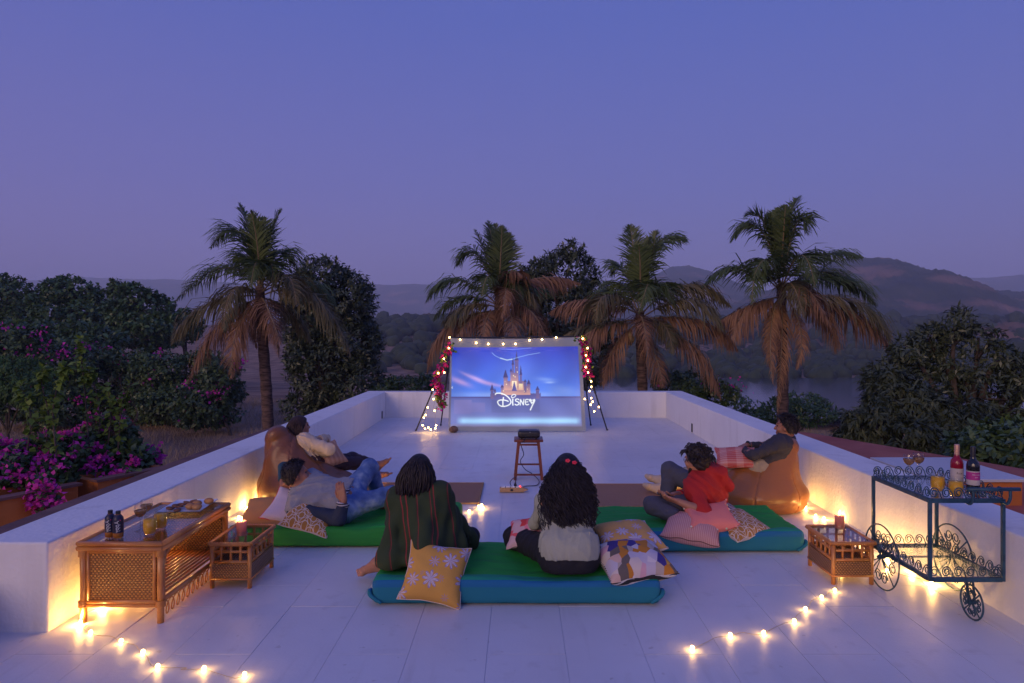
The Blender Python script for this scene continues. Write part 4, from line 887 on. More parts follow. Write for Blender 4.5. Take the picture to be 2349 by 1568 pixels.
m_or = cloth_mat('orange_cotton', (0.52, 0.22, 0.06), (0.64, 0.30, 0.10)); m_or2 = cloth_mat('amber_cotton', (0.56, 0.26, 0.04), (0.66, 0.34, 0.07))
m_pk = stripes('pink_slub', (0.52, 0.24, 0.23), (0.62, 0.36, 0.33), 420, 0); m_coral = cloth_mat('coral_cotton', (0.74, 0.20, 0.17), (0.82, 0.27, 0.22))
m_redpk = patchwork('red_pink_check', [(0.62, 0.05, 0.05), (0.70, 0.22, 0.30), (0.62, 0.42, 0.44), (0.70, 0.10, 0.12)], 15, 0.4)
m_plaid = plaid('red_plaid', (0.50, 0.085, 0.075), (0.62, 0.36, 0.32), 40)
m_peach = stripes('peach_cloth', (0.60, 0.34, 0.20), (0.52, 0.25, 0.14), 120, 0)
m_whred = cloth_mat('white_red_trim', (0.60, 0.50, 0.54), (0.70, 0.60, 0.62)); m_redtrim = cloth_mat('red_piping', (0.60, 0.03, 0.05), (0.66, 0.05, 0.08))
m_dk = cloth_mat('dark_piping', (0.10, 0.05, 0.04), (0.14, 0.07, 0.06))
def face_to(az, el):                        # outward direction with azimuth from -Y (towards us) and elevation
    a = math.radians(az); e = math.radians(el); return np.array([math.sin(a) * math.cos(e), -math.cos(a) * math.cos(e), math.sin(e)])
def cush(label, px, py, d, size, T, az, el, roll, mt, mb, seed, **k):
    z = face_to(az, el); x = nrm(np.cross((0, 0, 1), z)) if abs(z[2]) < 0.98 else np.array([1.0, 0, 0]); y = np.cross(z, x); a = math.radians(roll)
    return cushion(label, W(px, py, d), size, T, (x * math.cos(a) + y * math.sin(a), -x * math.sin(a) + y * math.cos(a)), mt, mb, seed, **k)
cush('yellow ochre cushion with lilac flowers leaning on back of shawled woman', 998, 1316, 4.45, (0.42, 0.40), 0.22, 2, 34, -10, m_fl1, m_cream, 1)
cush('yellow flowered cushion with cream back behind the geometric cushion', 1436, 1236, 4.80, (0.48, 0.38), 0.19, 8, 76, 8, m_fl2, m_cream, 2)
cush('multicolour geometric patchwork cushion with striped back on blue sheet', 1452, 1288, 4.55, (0.49, 0.40), 0.23, 10, 74, 6, m_patch, m_bw, 3)
cush('small red and pink checked cushion in lap of curly haired woman', 1212, 1222, 4.90, (0.30, 0.28), 0.12, -30, 60, 20, m_redpk, m_redpk, 4)
cush('plain orange cushion on left end of plain green mattress', 620, 1184, 5.84, (0.50, 0.44), 0.22, 8, 66, -6, m_or, m_or2, 5, piping=m_dk)
cush('white cushion with red edging under shoulder of reclining man', 676, 1170, 5.84, (0.46, 0.40), 0.16, 30, 55, -34, m_whred, m_whred, 6, piping=m_redtrim)
cush('ochre cushion with white lattice under arm of reclining man', 712, 1186, 5.68, (0.42, 0.34), 0.15, 24, 56, -28, m_lat, m_cream, 7)
cush('dusty pink slub cushion lowest under the man in red', 1588, 1213, 5.52, (0.48, 0.40), 0.19, -8, 74, -14, m_pk, m_pk, 8, piping=m_dk)
cush('coral pink cushion edged with pompoms dented by elbow', 1626, 1190, 5.58, (0.40, 0.36), 0.16, -4, 72, 6, m_coral, m_coral, 9, pompoms=True, fold=0.05)
cush('ochre cushion with white lattice beside the coral pompom cushion', 1694, 1204, 5.60, (0.42, 0.42), 0.15, 12, 76, 14, m_lat, m_cream, 10)
cush('black and white striped cushion wedged between coral and lattice cushions', 1668, 1194, 5.70, (0.40, 0.36), 0.12, 10, 66, 24, m_bw, m_bw, 11)
# ---------------------------------------------------------------- bean bags
lt = NT('tan_leather', 0.30); lc = lt.mix(lt.noise(3.5, detail=6), (0.27, 0.100, 0.026), (0.38, 0.155, 0.042)); lt.bump(lt.noise(5, lt.map((1, 1, 2)), 6), 0.55, 0.03); lt.col(lc)
lt2 = NT('brown_leather', 0.36); lc = lt2.mix(lt2.noise(3.5, detail=6), (0.14, 0.053, 0.023), (0.21, 0.083, 0.034)); lt2.bump(lt2.noise(5, lt2.map((1, 1, 2)), 6), 0.5, 0.03); lt2.col(lc)
def bean_bag(label, loc, rot, m, w, hgt, seed):
    """teardrop bag: fat round bottom, peak to the rear, scooped seat; local +x is the front"""
    I = np.eye(3)
    pr = [ell((0.06, 0, 0.17), I, (0.49 * w, 0.46 * w, 0.18), .05), cap((-0.06, 0, 0.24), (-0.24, 0, hgt - 0.13), .37 * w, .130, .12), ell((0.10, 0, 0.10), I, (0.46 * w, 0.44 * w, 0.12), .08)]
    scoop = cap((0.80, 0, 0.60), (0.14, 0, 0.56), .24, .20)
    r = np.random.default_rng(seed); ph = r.uniform(0, 6, 4)
    def creases(P):
        A = np.arctan2(P[:, 1], P[:, 0] + .08); up_ = np.clip(P[:, 2] / hgt, 0, 1)
        return .006 * np.sin(A * 9 + 2.2 * np.sin(P[:, 2] * 14 + ph[0])) * up_ + .007 * np.sin(P @ np.array([9, 7, 13.]) + 2 * np.sin(P @ np.array([-6, 11, 5.]) + ph[1]) + ph[2]) + .016 * np.exp(-((np.abs(((A / (2 * PI) * 6 + .25) % 1) - .5)) / .012) ** 2)
    V, Q = sdf_mesh(pr, .011, [below(.004), lambda P: -(prim_d(scoop, P))], creases)
    t = thing('bean_bag', label, 'bean bag', loc, rot)
    obj('cover', mesh_from('cover', V, Q), m, t, smooth=True)
    MB().box((0.05, -0.455 * w, 0.20), (0.014, 0.02, 0.034)).build('tag', mat('tag_cloth', (0.7, 0.68, 0.62), None, rough=0.8), t)
    return t
bean_bag('dark brown leather bean bag with peaked back against left wall', (-2.33, 7.14, 0.002), math.radians(25), lt2.m, 1.02, 0.82, 3)
bean_bag('tan leather bean bag catching fairy light glow by right wall', (2.50, 6.92, 0.002), math.radians(160), lt.m, 1.06, 0.76, 8)

# ================================================================ rattan furniture
M['cane'] = mat('cane', (0.40, 0.135, 0.026), (0.60, 0.26, 0.062), 5.0, 0.32, 0.15, 30, stretch=(1, 1, 1), spec=0.5, coat=0.3)
def weave(name, sx, sy, ax, c1, c2):
    q = NT(name, 0.45); sp = q.n('ShaderNodeSeparateXYZ'); q.l(q.obj, sp.inputs[0]); u = sp.outputs[ax[0]]; v = sp.outputs[ax[1]]
    row = q.math('FLOOR', q.math('MULTIPLY', v, sy / (2 * PI) * 2)); sh = q.math('MULTIPLY', q.math('MODULO', row, 2.0), PI)
    a = q.math('SINE', q.math('ADD', q.math('MULTIPLY', u, sx), sh)); b = q.math('ABSOLUTE', q.math('SINE', q.math('MULTIPLY', v, sy)))
    h = q.math('MULTIPLY', q.math('MULTIPLY_ADD', a, 0.5, 0.5), b)
    n = q.noise(40); c = q.ramp(h, [(0.0, tuple(x * 0.30 for x in c1)), (0.35, c1), (1.0, c2)]); c = q.mix(q.math('MULTIPLY', n, 0.4), c, tuple(x * 0.5 for x in c1))
    q.bump(h, 1.0, 0.006); return q.col(c)
wc1, wc2 = (0.40, 0.150, 0.030), (0.72, 0.35, 0.09)
w_xz = weave('weave_end', 260, 220, (0, 2), wc1, wc2); w_yz = weave('weave_side', 260, 220, (1, 2), wc1, wc2)
w2_xz = weave('weave_small_end', 300, 250, (0, 2), (0.40, 0.175, 0.055), (0.68, 0.36, 0.14)); w2_yz = weave('weave_small_side', 300, 250, (1, 2), (0.40, 0.175, 0.055), (0.68, 0.36, 0.14))
M['table_glass'] = glass('table_glass', (0.86, 0.90, 0.90), 0.03, 0.8, 0.07)
tg_ = G(190, 1432); TW, TH = 0.54, 0.505
# long coffee table: origin at the middle of its near end
def coffee_table():
    x0, x1 = -2.725, -2.205; y0, y1 = 4.12, 5.07; loc = np.array([(x0 + x1) / 2, (y0 + y1) / 2, 0])
    t = thing('coffee_table', 'long rattan coffee table with glass top and woven end panel', 'table', loc)
    hx = (x1 - x0) / 2; hy = (y1 - y0) / 2; top = TH
    for sx in (-1, 1):
        for sy in (-1, 1):
            MB().tube([(sx * (hx - 0.02), sy * (hy - 0.02), 0.0), (sx * (hx - 0.022), sy * (hy - 0.022), 0.25), (sx * (hx - 0.02), sy * (hy - 0.02), top - 0.05)], 0.021, 10).build('leg', M['cane'], t, smooth=True)
    b = MB()
    for z in (top - 0.012, top - 0.042):
        r = 0.016
        for sx in (-1, 1): b.tube([(sx * hx, -hy, z), (sx * hx, hy, z)], r, 8)
        for sy in (-1, 1): b.tube([(-hx, sy * hy, z), (hx, sy * hy, z)], r, 8)
    b.build('top_rail', M['cane'], t, smooth=True)
    MB().box((0, 0, top - 0.010), (2 * hx - 0.05, 2 * hy - 0.05, 0.010)).build('glass_top', M['table_glass'], t)
    b = MB()
    for sy in (-1, 1):
        b.tube([(-hx + 0.02, sy * (hy - 0.02), 0.13), (hx - 0.02, sy * (hy - 0.02), 0.13)], 0.017, 8); b.tube([(-hx + 0.02, sy * (hy - 0.02), 0.105), (hx - 0.02, sy * (hy - 0.02), 0.105)], 0.013, 8)
    for sx in (-1, 1): b.tube([(sx * (hx - 0.02), -hy + 0.02, 0.13), (sx * (hx - 0.02), hy - 0.02, 0.13)], 0.016, 8)
    b.build('lower_rail', M['cane'], t, smooth=True)
    for sy in (-1, 1):
        MB().box((0, sy * (hy - 0.02), (0.145 + top - 0.06) / 2), (2 * hx - 0.09, 0.012, top - 0.06 - 0.145)).build('end_panel', w_xz, t)
        b = MB()
        for sx in (-1, 1): b.tube([(sx * (hx - 0.055), sy * (hy - 0.014), 0.14), (sx * (hx - 0.055), sy * (hy - 0.014), top - 0.06)], 0.011, 6)
        b.tube([(-hx + 0.05, sy * (hy - 0.014), top - 0.066), (hx - 0.05, sy * (hy - 0.014), top - 0.066)], 0.010, 6)
        b.build('panel_beading', M['cane'], t, smooth=True)
    MB().box((-hx + 0.02, 0, (0.145 + top - 0.06) / 2), (0.012, 2 * hy - 0.09, top - 0.06 - 0.145)).build('back_panel', w_yz, t)
    for k in range(14):                     # slatted shelf
        x = -hx + 0.045 + k * (2 * hx - 0.09) / 13
        MB().tube([(x, -hy + 0.03, 0.155), (x, hy - 0.03, 0.155)], 0.009, 6).build('shelf_slat', M['cane'], t, smooth=True)
    # arched brace in the open side and looped cane apron
    xx = hx - 0.01
    b = MB()
    for sy in (-1, 1):
        b.tube(spline([(xx, sy * (hy - 0.035), 0.15), (xx, sy * (hy - 0.035), top - 0.16), (xx, sy * (hy - 0.07), top - 0.085), (xx, sy * (hy - 0.17), top - 0.066), (xx, 0, top - 0.064)], 6), 0.011, 6)
    b.build('side_arch', M['cane'], t, smooth=True)
    n = 13; pts = []
    for k in range(n * 12 + 1):
        a = k / 12 * 2 * PI; y = -hy + 0.05 + (2 * hy - 0.1) * k / (n * 12); pts.append((xx + 0.004 * math.cos(a), y + 0.022 * math.sin(a * 1.0) * 1.4, 0.075 + 0.045 * math.cos(a)))
    MB().tube(pts, 0.0042, 5).build('looped_apron', M['cane'], t, smooth=True)
    # cane bindings at the joints
    for sx in (-1, 1):
        for z in (0.118, top - 0.075):
            b = MB()
            for k in range(5): b.tube([(sx * (hx - 0.02) + 0.026 * math.cos(a), -hy + 0.02 + 0.026 * math.sin(a), z - 0.016 + k * 0.008) for a in np.linspace(0, 2 * PI, 14, endpoint=False)], 0.004, 5, closed=True)
            b.build('binding', M['cane'], t, smooth=True)
    return t
coffee_table()
M['shelf_dark'] = mat('dark_base', (0.02, 0.015, 0.012), (0.05, 0.035, 0.025), 20, 0.6)
def side_table(label, x0, x1, y0, y1, top):
    loc = np.array([(x0 + x1) / 2, (y0 + y1) / 2, 0]); hx = (x1 - x0) / 2; hy = (y1 - y0) / 2
    t = thing('rattan_side_table', label, 'table', loc, group='small rattan side tables')
    mid = top * 0.56; low = top * 0.2
    for sx in (-1, 1):
        for sy in (-1, 1): MB().tube([(sx * (hx - 0.018), sy * (hy - 0.018), 0), (sx * (hx - 0.018), sy * (hy - 0.018), top - 0.02)], 0.016, 8).build('leg', M['cane'], t, smooth=True)
    # braided rim
    b = MB()
    for ph in (0, 2.1, 4.2):
        P = []
        cs = [(-hx, -hy), (hx, -hy), (hx, hy), (-hx, hy), (-hx, -hy)]; s = 0
        for (a, c) in zip(cs[:-1], cs[1:]):
            L = math.hypot(c[0] - a[0], c[1] - a[1]); m = int(L / 0.008)
            for k in range(m):
                u = k / m; w = 0.009 * math.sin(s * 150 + ph); w2 = 0.009 * math.cos(s * 150 + ph); nx_, ny_ = (c[1] - a[1]) / L, -(c[0] - a[0]) / L
                P.append((a[0] + (c[0] - a[0]) * u + nx_ * w, a[1] + (c[1] - a[1]) * u + ny_ * w, top - 0.014 + w2)); s += L / m
        b.tube(P, 0.0075, 5, closed=True)
    b.build('braided_rim', M['cane'], t, smooth=True)
    MB().box((0, 0, top - 0.008), (2 * hx - 0.035, 2 * hy - 0.035, 0.007)).build('glass_top', M['table_glass'], t)
    b = MB()
    for sx in (-1, 1): b.tube([(sx * (hx - 0.018), -hy + 0.018, (top + mid) / 2), (sx * (hx - 0.018), hy - 0.018, (top + mid) / 2)], 0.010, 6); b.tube([(sx * (hx - 0.018), -hy + 0.018, mid), (sx * (hx - 0.018), hy - 0.018, mid)], 0.013, 6)
    for sy in (-1, 1): b.tube([(-hx + 0.018, sy * (hy - 0.018), (top + mid) / 2), (hx - 0.018, sy * (hy - 0.018), (top + mid) / 2)], 0.010, 6); b.tube([(-hx + 0.018, sy * (hy - 0.018), mid), (hx - 0.018, sy * (hy - 0.018), mid)], 0.013, 6)
    b.build('rail', M['cane'], t, smooth=True)
    for sy in (-1, 1):
        for k in (-1, 0, 1): MB().tube([(k * hx * 0.45, sy * (hy - 0.018), mid), (k * hx * 0.45, sy * (hy - 0.018), top - 0.02)], 0.010, 6).build('spindle', M['cane'], t, smooth=True)
    for sx in (-1, 1):
        for k in range(-2, 3): MB().tube([(sx * (hx - 0.018), k * hy * 0.33, mid), (sx * (hx - 0.018), k * hy * 0.33, top - 0.02)], 0.010, 6).build('spindle', M['cane'], t, smooth=True)
    for sy in (-1, 1): MB().box((0, sy * (hy - 0.012), (mid + low) / 2 - 0.006), (2 * hx - 0.024, 0.014, mid - low - 0.012)).build('woven_panel', w2_xz, t)
    for sx in (-1, 1): MB().box((sx * (hx - 0.012), 0, (mid + low) / 2 - 0.006), (0.014, 2 * hy - 0.04, mid - low - 0.012)).build('woven_panel', w2_yz, t)
    MB().box((0, 0, low + 0.05), (2 * hx - 0.045, 2 * hy - 0.05, 0.012)).build('tray', w2_xz, t)
    b = MB()
    for sx in (-1, 1): b.tube([(sx * (hx - 0.006), -hy + 0.01, low), (sx * (hx - 0.006), hy - 0.01, low)], 0.008, 6)
    for sy in (-1, 1): b.tube([(-hx + 0.01, sy * (hy - 0.006), low), (hx - 0.01, sy * (hy - 0.006), low)], 0.008, 6)
    b.build('base_rim', M['cane'], t, smooth=True)
    return t
# near legs of the left one stand at picture (483,1350) and (571,1352); those of the right one at (1913,1340) and (2003,1342)
side_table('small rattan side table in front of the long coffee table', -2.18, -1.88, 4.68, 5.13, 0.326)
side_table('small rattan side table between the mattress and the iron cart', 2.228, 2.535, 4.75, 5.17, 0.31)

# ================================================================ wrought iron serving cart
M['iron'] = mat('blue_iron', (0.016, 0.055, 0.090), (0.036, 0.105, 0.160), 14, 0.45, 0.25, 60, metal=0.3)
M['cart_glass'] = glass('cart_glass', (0.88, 0.91, 0.92), 0.02, 0.8, 0.07)
def scroll_line(a, b, up, n, size, mb, r=0.0042):
    """row of S scrolls along a-b standing in direction up"""
    a = np.asarray(a, float); b = np.asarray(b, float); d = nrm(b - a); L = np.linalg.norm(b - a); w = L / n; up = np.asarray(up, float)
    for k in range(n):
        c0 = a + d * (k + 0.34) * w + up * size * 0.5; th = np.linspace(3.4 * PI, 0, 26); rr = size * 0.50 * (0.25 + 0.75 * (1 - th / (3.6 * PI)))
        s1 = [c0 + d * rr[i] * math.cos(th[i] + 0.2) * 0.85 + up * rr[i] * math.sin(th[i] + 0.2) for i in range(26)]
        e = a + d * (k + 1.0) * w + up * size * 0.06; m1 = s1[-1]
        s2 = [m1 * (1 - u) + e * u + up * size * 0.10 * math.sin(PI * u * 2) for u in np.linspace(0.12, 1, 8)]
        mb.tube(s1 + s2, r, 5)
def wheel_part(name, c, R, parent, spokes=2):
    """wheel standing in the plane across X, filled with scrolls"""
    b = MB(); c = np.asarray(c, float); ring = [c + (0, R * math.cos(a), R * math.sin(a)) for a in np.linspace(0, 2 * PI, 40, endpoint=False)]
    b.tube(ring, 0.0055 if R > 0.15 else 0.006, 6, closed=True); w = b.build(name, M['iron'], parent, smooth=True)
    s = MB()
    for a in (PI / 4, 3 * PI / 4): s.tube([c + (0, R * math.cos(a), R * math.sin(a)), c - (0, R * math.cos(a), R * math.sin(a))], 0.0045, 5)
    for q in range(4):
        a0 = q * PI / 2 + PI / 2
        for sd in (-1, 1):
            th = np.linspace(0, 3.2 * PI, 24); rr = R * 0.20 * (1 - 0.7 * th / (3.2 * PI)); cc = np.array([math.cos(a0 + sd * 0.27), math.sin(a0 + sd * 0.27)]) * R * 0.66
            P = [c + (0, cc[0] + rr[i] * math.cos(a0 + PI / 2 * sd + sd * th[i]), cc[1] + rr[i] * math.sin(a0 + PI / 2 * sd + sd * th[i])) for i in range(24)]
            s.tube([c] + P, 0.0038, 5)
    s.build('wheel_scrolls', M['iron'], w, smooth=True)
    h = MB(); h.tube([c + (-0.02, 0, 0), c + (0.02, 0, 0)], 0.016, 8); h.build('hub', M['iron'], w)
def cart():
    # top corners: near-left (2133,1149), far-left (2005,1096), near-right (2300,1152); lower tray near-left (2133,1333)
    y0 = 4.17; xl = (2133 - CX) * y0 / F; xr = (2301 - CX) * y0 / F; zt = CAM_H - (1149 - CY) * y0 / F; zb = CAM_H - (1330 - CY) * y0 / F
    y1 = F * (CAM_H - zt) / (1096 - CY)
    loc = np.array([(xl + xr) / 2, (y0 + y1) / 2, 0]); t = thing('serving_cart', 'dark blue wrought iron serving cart with scrollwork and glass shelves', 'cart', loc)
    hx = (xr - xl) / 2; hy = (y1 - y0) / 2
    for sx in (-1, 1):
        for sy in (-1, 1): MB().box((sx * hx, sy * hy, (zt + zb) / 2), (0.019, 0.019, zt - zb + 0.02)).build('post', M['iron'], t)
    for z, nm in ((zt, 'top_frame'), (zb, 'lower_frame')):
        b = MB()
        for sx in (-1, 1): b.box((sx * hx, 0, z), (0.020, 2 * hy - 0.023, 0.026))
        for sy in (-1, 1): b.box((0, sy * hy, z), (2 * hx - 0.023, 0.020, 0.026))
        b.build(nm, M['iron'], t)
        MB().box((0, 0, z + 0.008), (2 * hx - 0.022, 2 * hy - 0.022, 0.007)).build('shelf_glass', M['cart_glass'], t)
        for (a, c, n) in (((-hx, -hy), (-hx, hy), 8), ((hx, -hy), (hx, hy), 8), ((-hx, -hy), (hx, -hy), 6), ((-hx, hy), (hx, hy), 6)):
            s = MB(); scroll_line((a[0], a[1], z + 0.013), (c[0], c[1], z + 0.013), (0, 0, 1), n, 0.070, s, 0.0036); s.build('scroll_rail', M['iron'], t, smooth=True)
    # push handle along the near end
    b = MB()
    hzz = zt + 0.085
    b.tube([(-hx * 0.15, -hy - 0.06, hzz), (hx + 0.06, -hy - 0.06, hzz)], 0.012, 8)
    for x in (-hx * 0.05, hx * 0.95): b.tube(spline([(x, -hy + 0.0, zt + 0.0), (x + 0.01, -hy - 0.035, zt - 0.012), (x + 0.012, -hy - 0.06, zt + 0.03), (x + 0.012, -hy - 0.06, hzz)], 5), 0.009, 6)
    b.build('handle', M['iron'], t, smooth=True)
    yw = 2754 / (1350 - CY) - loc[1]; R = 0.222
    for sx in (-1, 1):
        wheel_part('wheel', (sx * (hx + 0.020), yw, R), R, t)
    MB().tube([(-hx - 0.05, yw, R), (hx + 0.05, yw, R)], 0.008, 6).build('axle', M['iron'], t)
    yc = 2754 / (1420 - CY) - loc[1] ; yc = max(yc, -hy + 0.02); Rc = 0.105; xc = (2229 - CX) * (yc + loc[1]) / F - loc[0]
    wheel_part('caster_wheel', (xc, yc, Rc), Rc, t)
    b = MB()
    for s in (-1, 1): b.bar((xc + s * 0.02, yc, Rc - 0.01), (xc + s * 0.02, yc + 0.02, zb - 0.01), 0.012, 0.006)
    b.box((xc, yc + 0.02, zb - 0.018), (0.07, 0.05, 0.012)); b.build('caster_fork', M['iron'], t)
    return t, loc, zt + 0.0125
crt, cart_loc, cart_top = cart()

# ================================================================ glassware, food and drink
M['thin_glass'] = glass('thin_glass', (0.90, 0.92, 0.94), 0.02, 0.9, 0.09)
M['juice'] = mat('orange_juice', (0.98, 0.48, 0.015), (1.0, 0.56, 0.03), 30, 0.4, trans=0.12)
M['white_wine'] = mat('white_wine', (0.48, 0.26, 0.10), None, rough=0.1, trans=0.4)
def juice_glass(label, loc, s=1.0):
    t = thing('juice_glass', label, 'glass', loc, group='glasses of orange juice')
    prof = [(0.026, 0.002), (0.034, 0.004), (0.040, 0.03), (0.042, 0.06), (0.039, 0.10), (0.036, 0.125)]; prof = [(r * s, z * s) for r, z in prof]
    MB().lathe(prof, 24, cap=True).build('glass', M['thin_glass'], t, smooth=True) if False else None
    MB().lathe([(0.0, 0.0015)] + prof, 24, cap=False).build('glass', M['thin_glass'], t, smooth=True)
    lv = [(0.0, 0.008), (0.031, 0.008), (0.038, 0.03), (0.040, 0.06), (0.0375, 0.096), (0.0, 0.096)]
    MB().lathe([(r * s, z * s) for r, z in lv], 24, cap=False).build('juice', M['juice'], t, smooth=True)
    return t
def wine_glass(label, loc):
    t = thing('wine_glass', label, 'glass', loc, group='glasses of white wine')
    MB().lathe([(0.0, 0.001), (0.034, 0.001), (0.030, 0.005), (0.006, 0.009), (0.0042, 0.03), (0.0045, 0.075), (0.012, 0.088), (0.030, 0.105), (0.038, 0.128), (0.037, 0.15), (0.033, 0.168)], 24, cap=False).build('glass', M['thin_glass'], t, smooth=True)
    MB().lathe([(0.0, 0.089), (0.011, 0.0895), (0.029, 0.106), (0.0365, 0.127), (0.0365, 0.132), (0.0, 0.132)], 24, cap=False).build('wine', M['white_wine'], t, smooth=True)
    return t
def on(px, py, z): return G(px, py, z)
juice_glass('orange juice glass nearest the dark soda bottles', on(344, 1226, TH - 0.004))
juice_glass('orange juice glass close to the plate of food', on(368, 1213, TH - 0.004))
wine_glass('half full wine glass between soda bottles and juice', on(322, 1217, TH - 0.004))
wine_glass('wine glass beside the white parapet, behind another wine glass', on(336, 1203, TH - 0.004))
M['cola'] = mat('cola', (0.10, 0.035, 0.010), None, rough=0.12, coat=0.5); M['cap'] = mat('black_cap', (0.015, 0.015, 0.02), None, rough=0.4)
M['label_navy'] = mat('label_navy', (0.012, 0.014, 0.045), None, rough=0.4); M['print_white'] = mat('print_white', (0.75, 0.75, 0.78), None, rough=0.6); M['print_pink'] = mat('print_pink', (0.65, 0.03, 0.16), None, rough=0.5); M['amber_pet'] = mat('amber_bottle', (0.35, 0.13, 0.02), None, rough=0.15, coat=0.5)
def text_on_cyl(txt, R, zc, size, parent, m, ang0, vertical=True, name='lettering', zdir=-1):
    cu = bpy.data.curves.new(name, 'FONT'); cu.body = txt; cu.size = size; cu.align_x = 'CENTER'; cu.align_y = 'CENTER'; cu.fill_mode = 'FRONT'
    tmp = bpy.data.objects.new('tmp', cu); col.objects.link(tmp); dg = bpy.context.evaluated_depsgraph_get(); me = bpy.data.meshes.new_from_object(tmp.evaluated_get(dg)); col.objects.unlink(tmp); bpy.data.objects.remove(tmp)
    for v in me.vertices:
        x, y = v.co.x, v.co.y
        if vertical: s, z = -y * zdir * -1, zdir * x
        else: s, z = x, y
        a = ang0 + s / R; v.co = (R * math.cos(a), R * math.sin(a), zc + z)
    me.materials.append(m); return obj(name, me, None, parent)
def soda(label, loc, ang):
    t = thing('soda_bottle', label, 'bottle', loc, group='small dark soda bottles')
    MB().lathe([(0.0, 0.001), (0.022, 0.001), (0.030, 0.006), (0.031, 0.03), (0.0295, 0.04), (0.0295, 0.105), (0.031, 0.11), (0.028, 0.128), (0.014, 0.147), (0.012, 0.152)], 24, cap=False).build('bottle', M['amber_pet'], t, smooth=True)
    sl_ = MB().lathe([(0.0316, 0.036), (0.0312, 0.108), (0.0320, 0.112), (0.0288, 0.129), (0.0152, 0.147)], 24, cap=False).build('label_sleeve', M['label_navy'], t, smooth=True)
    MB().lathe([(0.0, 0.150), (0.0145, 0.150), (0.0145, 0.168), (0.013, 0.170), (0.0, 0.170)], 18, cap=False).build('cap', M['cap'], t)
    text_on_cyl('Appy', 0.0325, 0.076, 0.036, sl_, M['print_white'], ang)
    MB().box((0.0295 * math.cos(ang + .6), 0.0295 * math.sin(ang + .6), 0.115), (0.006, 0.006, 0.005)).build('label_spot', M['print_pink'], t)
    return t
soda('small soda bottle with navy label, nearest the wall', on(253, 1232, TH - 0.004), math.radians(-88))
soda('small soda bottle with navy label, beside juice glass', on(271, 1234, TH - 0.004), math.radians(-72))
# plate with biscuits and buns
plate_c = on(432, 1172, TH - 0.004) + np.array([-0.03, 0.06, 0]); M['china'] = mat('white_china', (0.78, 0.78, 0.80), None, rough=0.15)
pl = thing('serving_plate', 'white square plate of biscuits and buns on coffee table', 'plate', plate_c, 0.08)
def dish(L, Wd, n=18):
    u = np.linspace(-1, 1, n); U, Vv = np.meshgrid(u, u, indexing='ij'); e = np.maximum(np.abs(U), np.abs(Vv)).ravel(); z = 0.004 + 0.02 * np.clip((e - 0.6) / 0.4, 0, 1) ** 1.6
    P = np.stack([U.ravel() * L / 2, Vv.ravel() * Wd / 2, z], 1); return P
P = dish(0.30, 0.36); Q = tri_strip_quads(18, 18); Pb = P - (0, 0, 0.005); Pb[:, 2] = np.maximum(Pb[:, 2], 0)
obj('dish', mesh_from('dish', np.concatenate([P, Pb]), np.concatenate([Q, Q[:, ::-1] + 324])), M['china'], pl, smooth=True)
M['biscuit'] = mat('biscuit', (0.16, 0.060, 0.028), (0.25, 0.105, 0.05), 40, 0.8, 0.5, 60); M['bun'] = mat('bun_crust', (0.36, 0.12, 0.022), (0.56, 0.27, 0.075), 14, 0.45)
bk = [(-0.10, 0.08), (-0.06, 0.10), (-0.015, 0.11), (-0.105, 0.02), (-0.055, 0.04), (-0.01, 0.05), (-0.10, -0.05), (-0.05, -0.03), (-0.085, -0.10), (-0.035, -0.09)]
for i, (x, y) in enumerate(bk):
    c = plate_c + np.array([x, y, 0.013 + 0.008 * (i % 3)])
    o = MB().lathe([(0.0, -0.006), (0.022, -0.006), (0.026, -0.001), (0.024, 0.005), (0.0, 0.0075)], 14, cap=False).build('biscuit', M['biscuit'], loc=c, rot=(random.uniform(-.25, .25), random.uniform(-.25, .25), 0), smooth=True); tag(o, 'round brown biscuit among those heaped on the white plate', 'biscuit', 'biscuits on the plate')
for i, (x, y, z) in enumerate([(0.035, -0.04, 0.028), (0.09, -0.055, 0.028), (0.05, 0.03, 0.03), (0.112, 0.085, 0.034)]):
    b = MB().ball((0, 0, 0), (0.035, 0.033, 0.023), 16, 10); o = b.build('bread_bun', M['bun'], loc=plate_c + np.array([x, y, z]), smooth=True); tag(o, 'golden bun lying apart from the cluster of three on plate' if i == 3 else 'golden bun in the cluster of three on the white plate', 'bun', 'buns on the plate')
# cart drinks
ct = cart_top
def on_cart(px, py): return G(px, py, ct)
juice_glass('orange juice glass on cart in line with wine glasses', on_cart(2151, 1128)); juice_glass('orange juice glass on cart in front of rose wine bottle', on_cart(2193, 1140))
wine_glass('wine glass on cart, nearer the cart side rail', on_cart(2085, 1096)); wine_glass('wine glass on cart nearest the white parapet', on_cart(2107, 1092))
def wine_bottle(label, loc, mg, mcap, mlab, band, ang, lines):
    t = thing('wine_bottle', label, 'bottle', loc, group='bottles on the cart')
    MB().lathe([(0.0, 0.001), (0.034, 0.001), (0.0375, 0.006), (0.0375, 0.175), (0.034, 0.195), (0.018, 0.22), (0.0145, 0.235), (0.0145, 0.29), (0.0, 0.29)], 28, cap=False).build('bottle', mg, t, smooth=True)
    MB().lathe([(0.0152, 0.225), (0.0155, 0.295), (0.0145, 0.30), (0.0, 0.30)], 20, cap=False).build('capsule', mcap, t, smooth=True)
    lb_ = MB().lathe([(0.0381, 0.055), (0.0381, 0.145)], 28, cap=False).build('label', mlab, t, smooth=True)
    if band: MB().lathe([(0.0385, 0.088), (0.0385, 0.138)], 28, cap=False).build('label_band', band, lb_, smooth=True)
    for s, z, sz in lines: text_on_cyl(s, 0.0388, z, sz, lb_, M['print_white'] if band else M['cap'], ang, False)
    return t
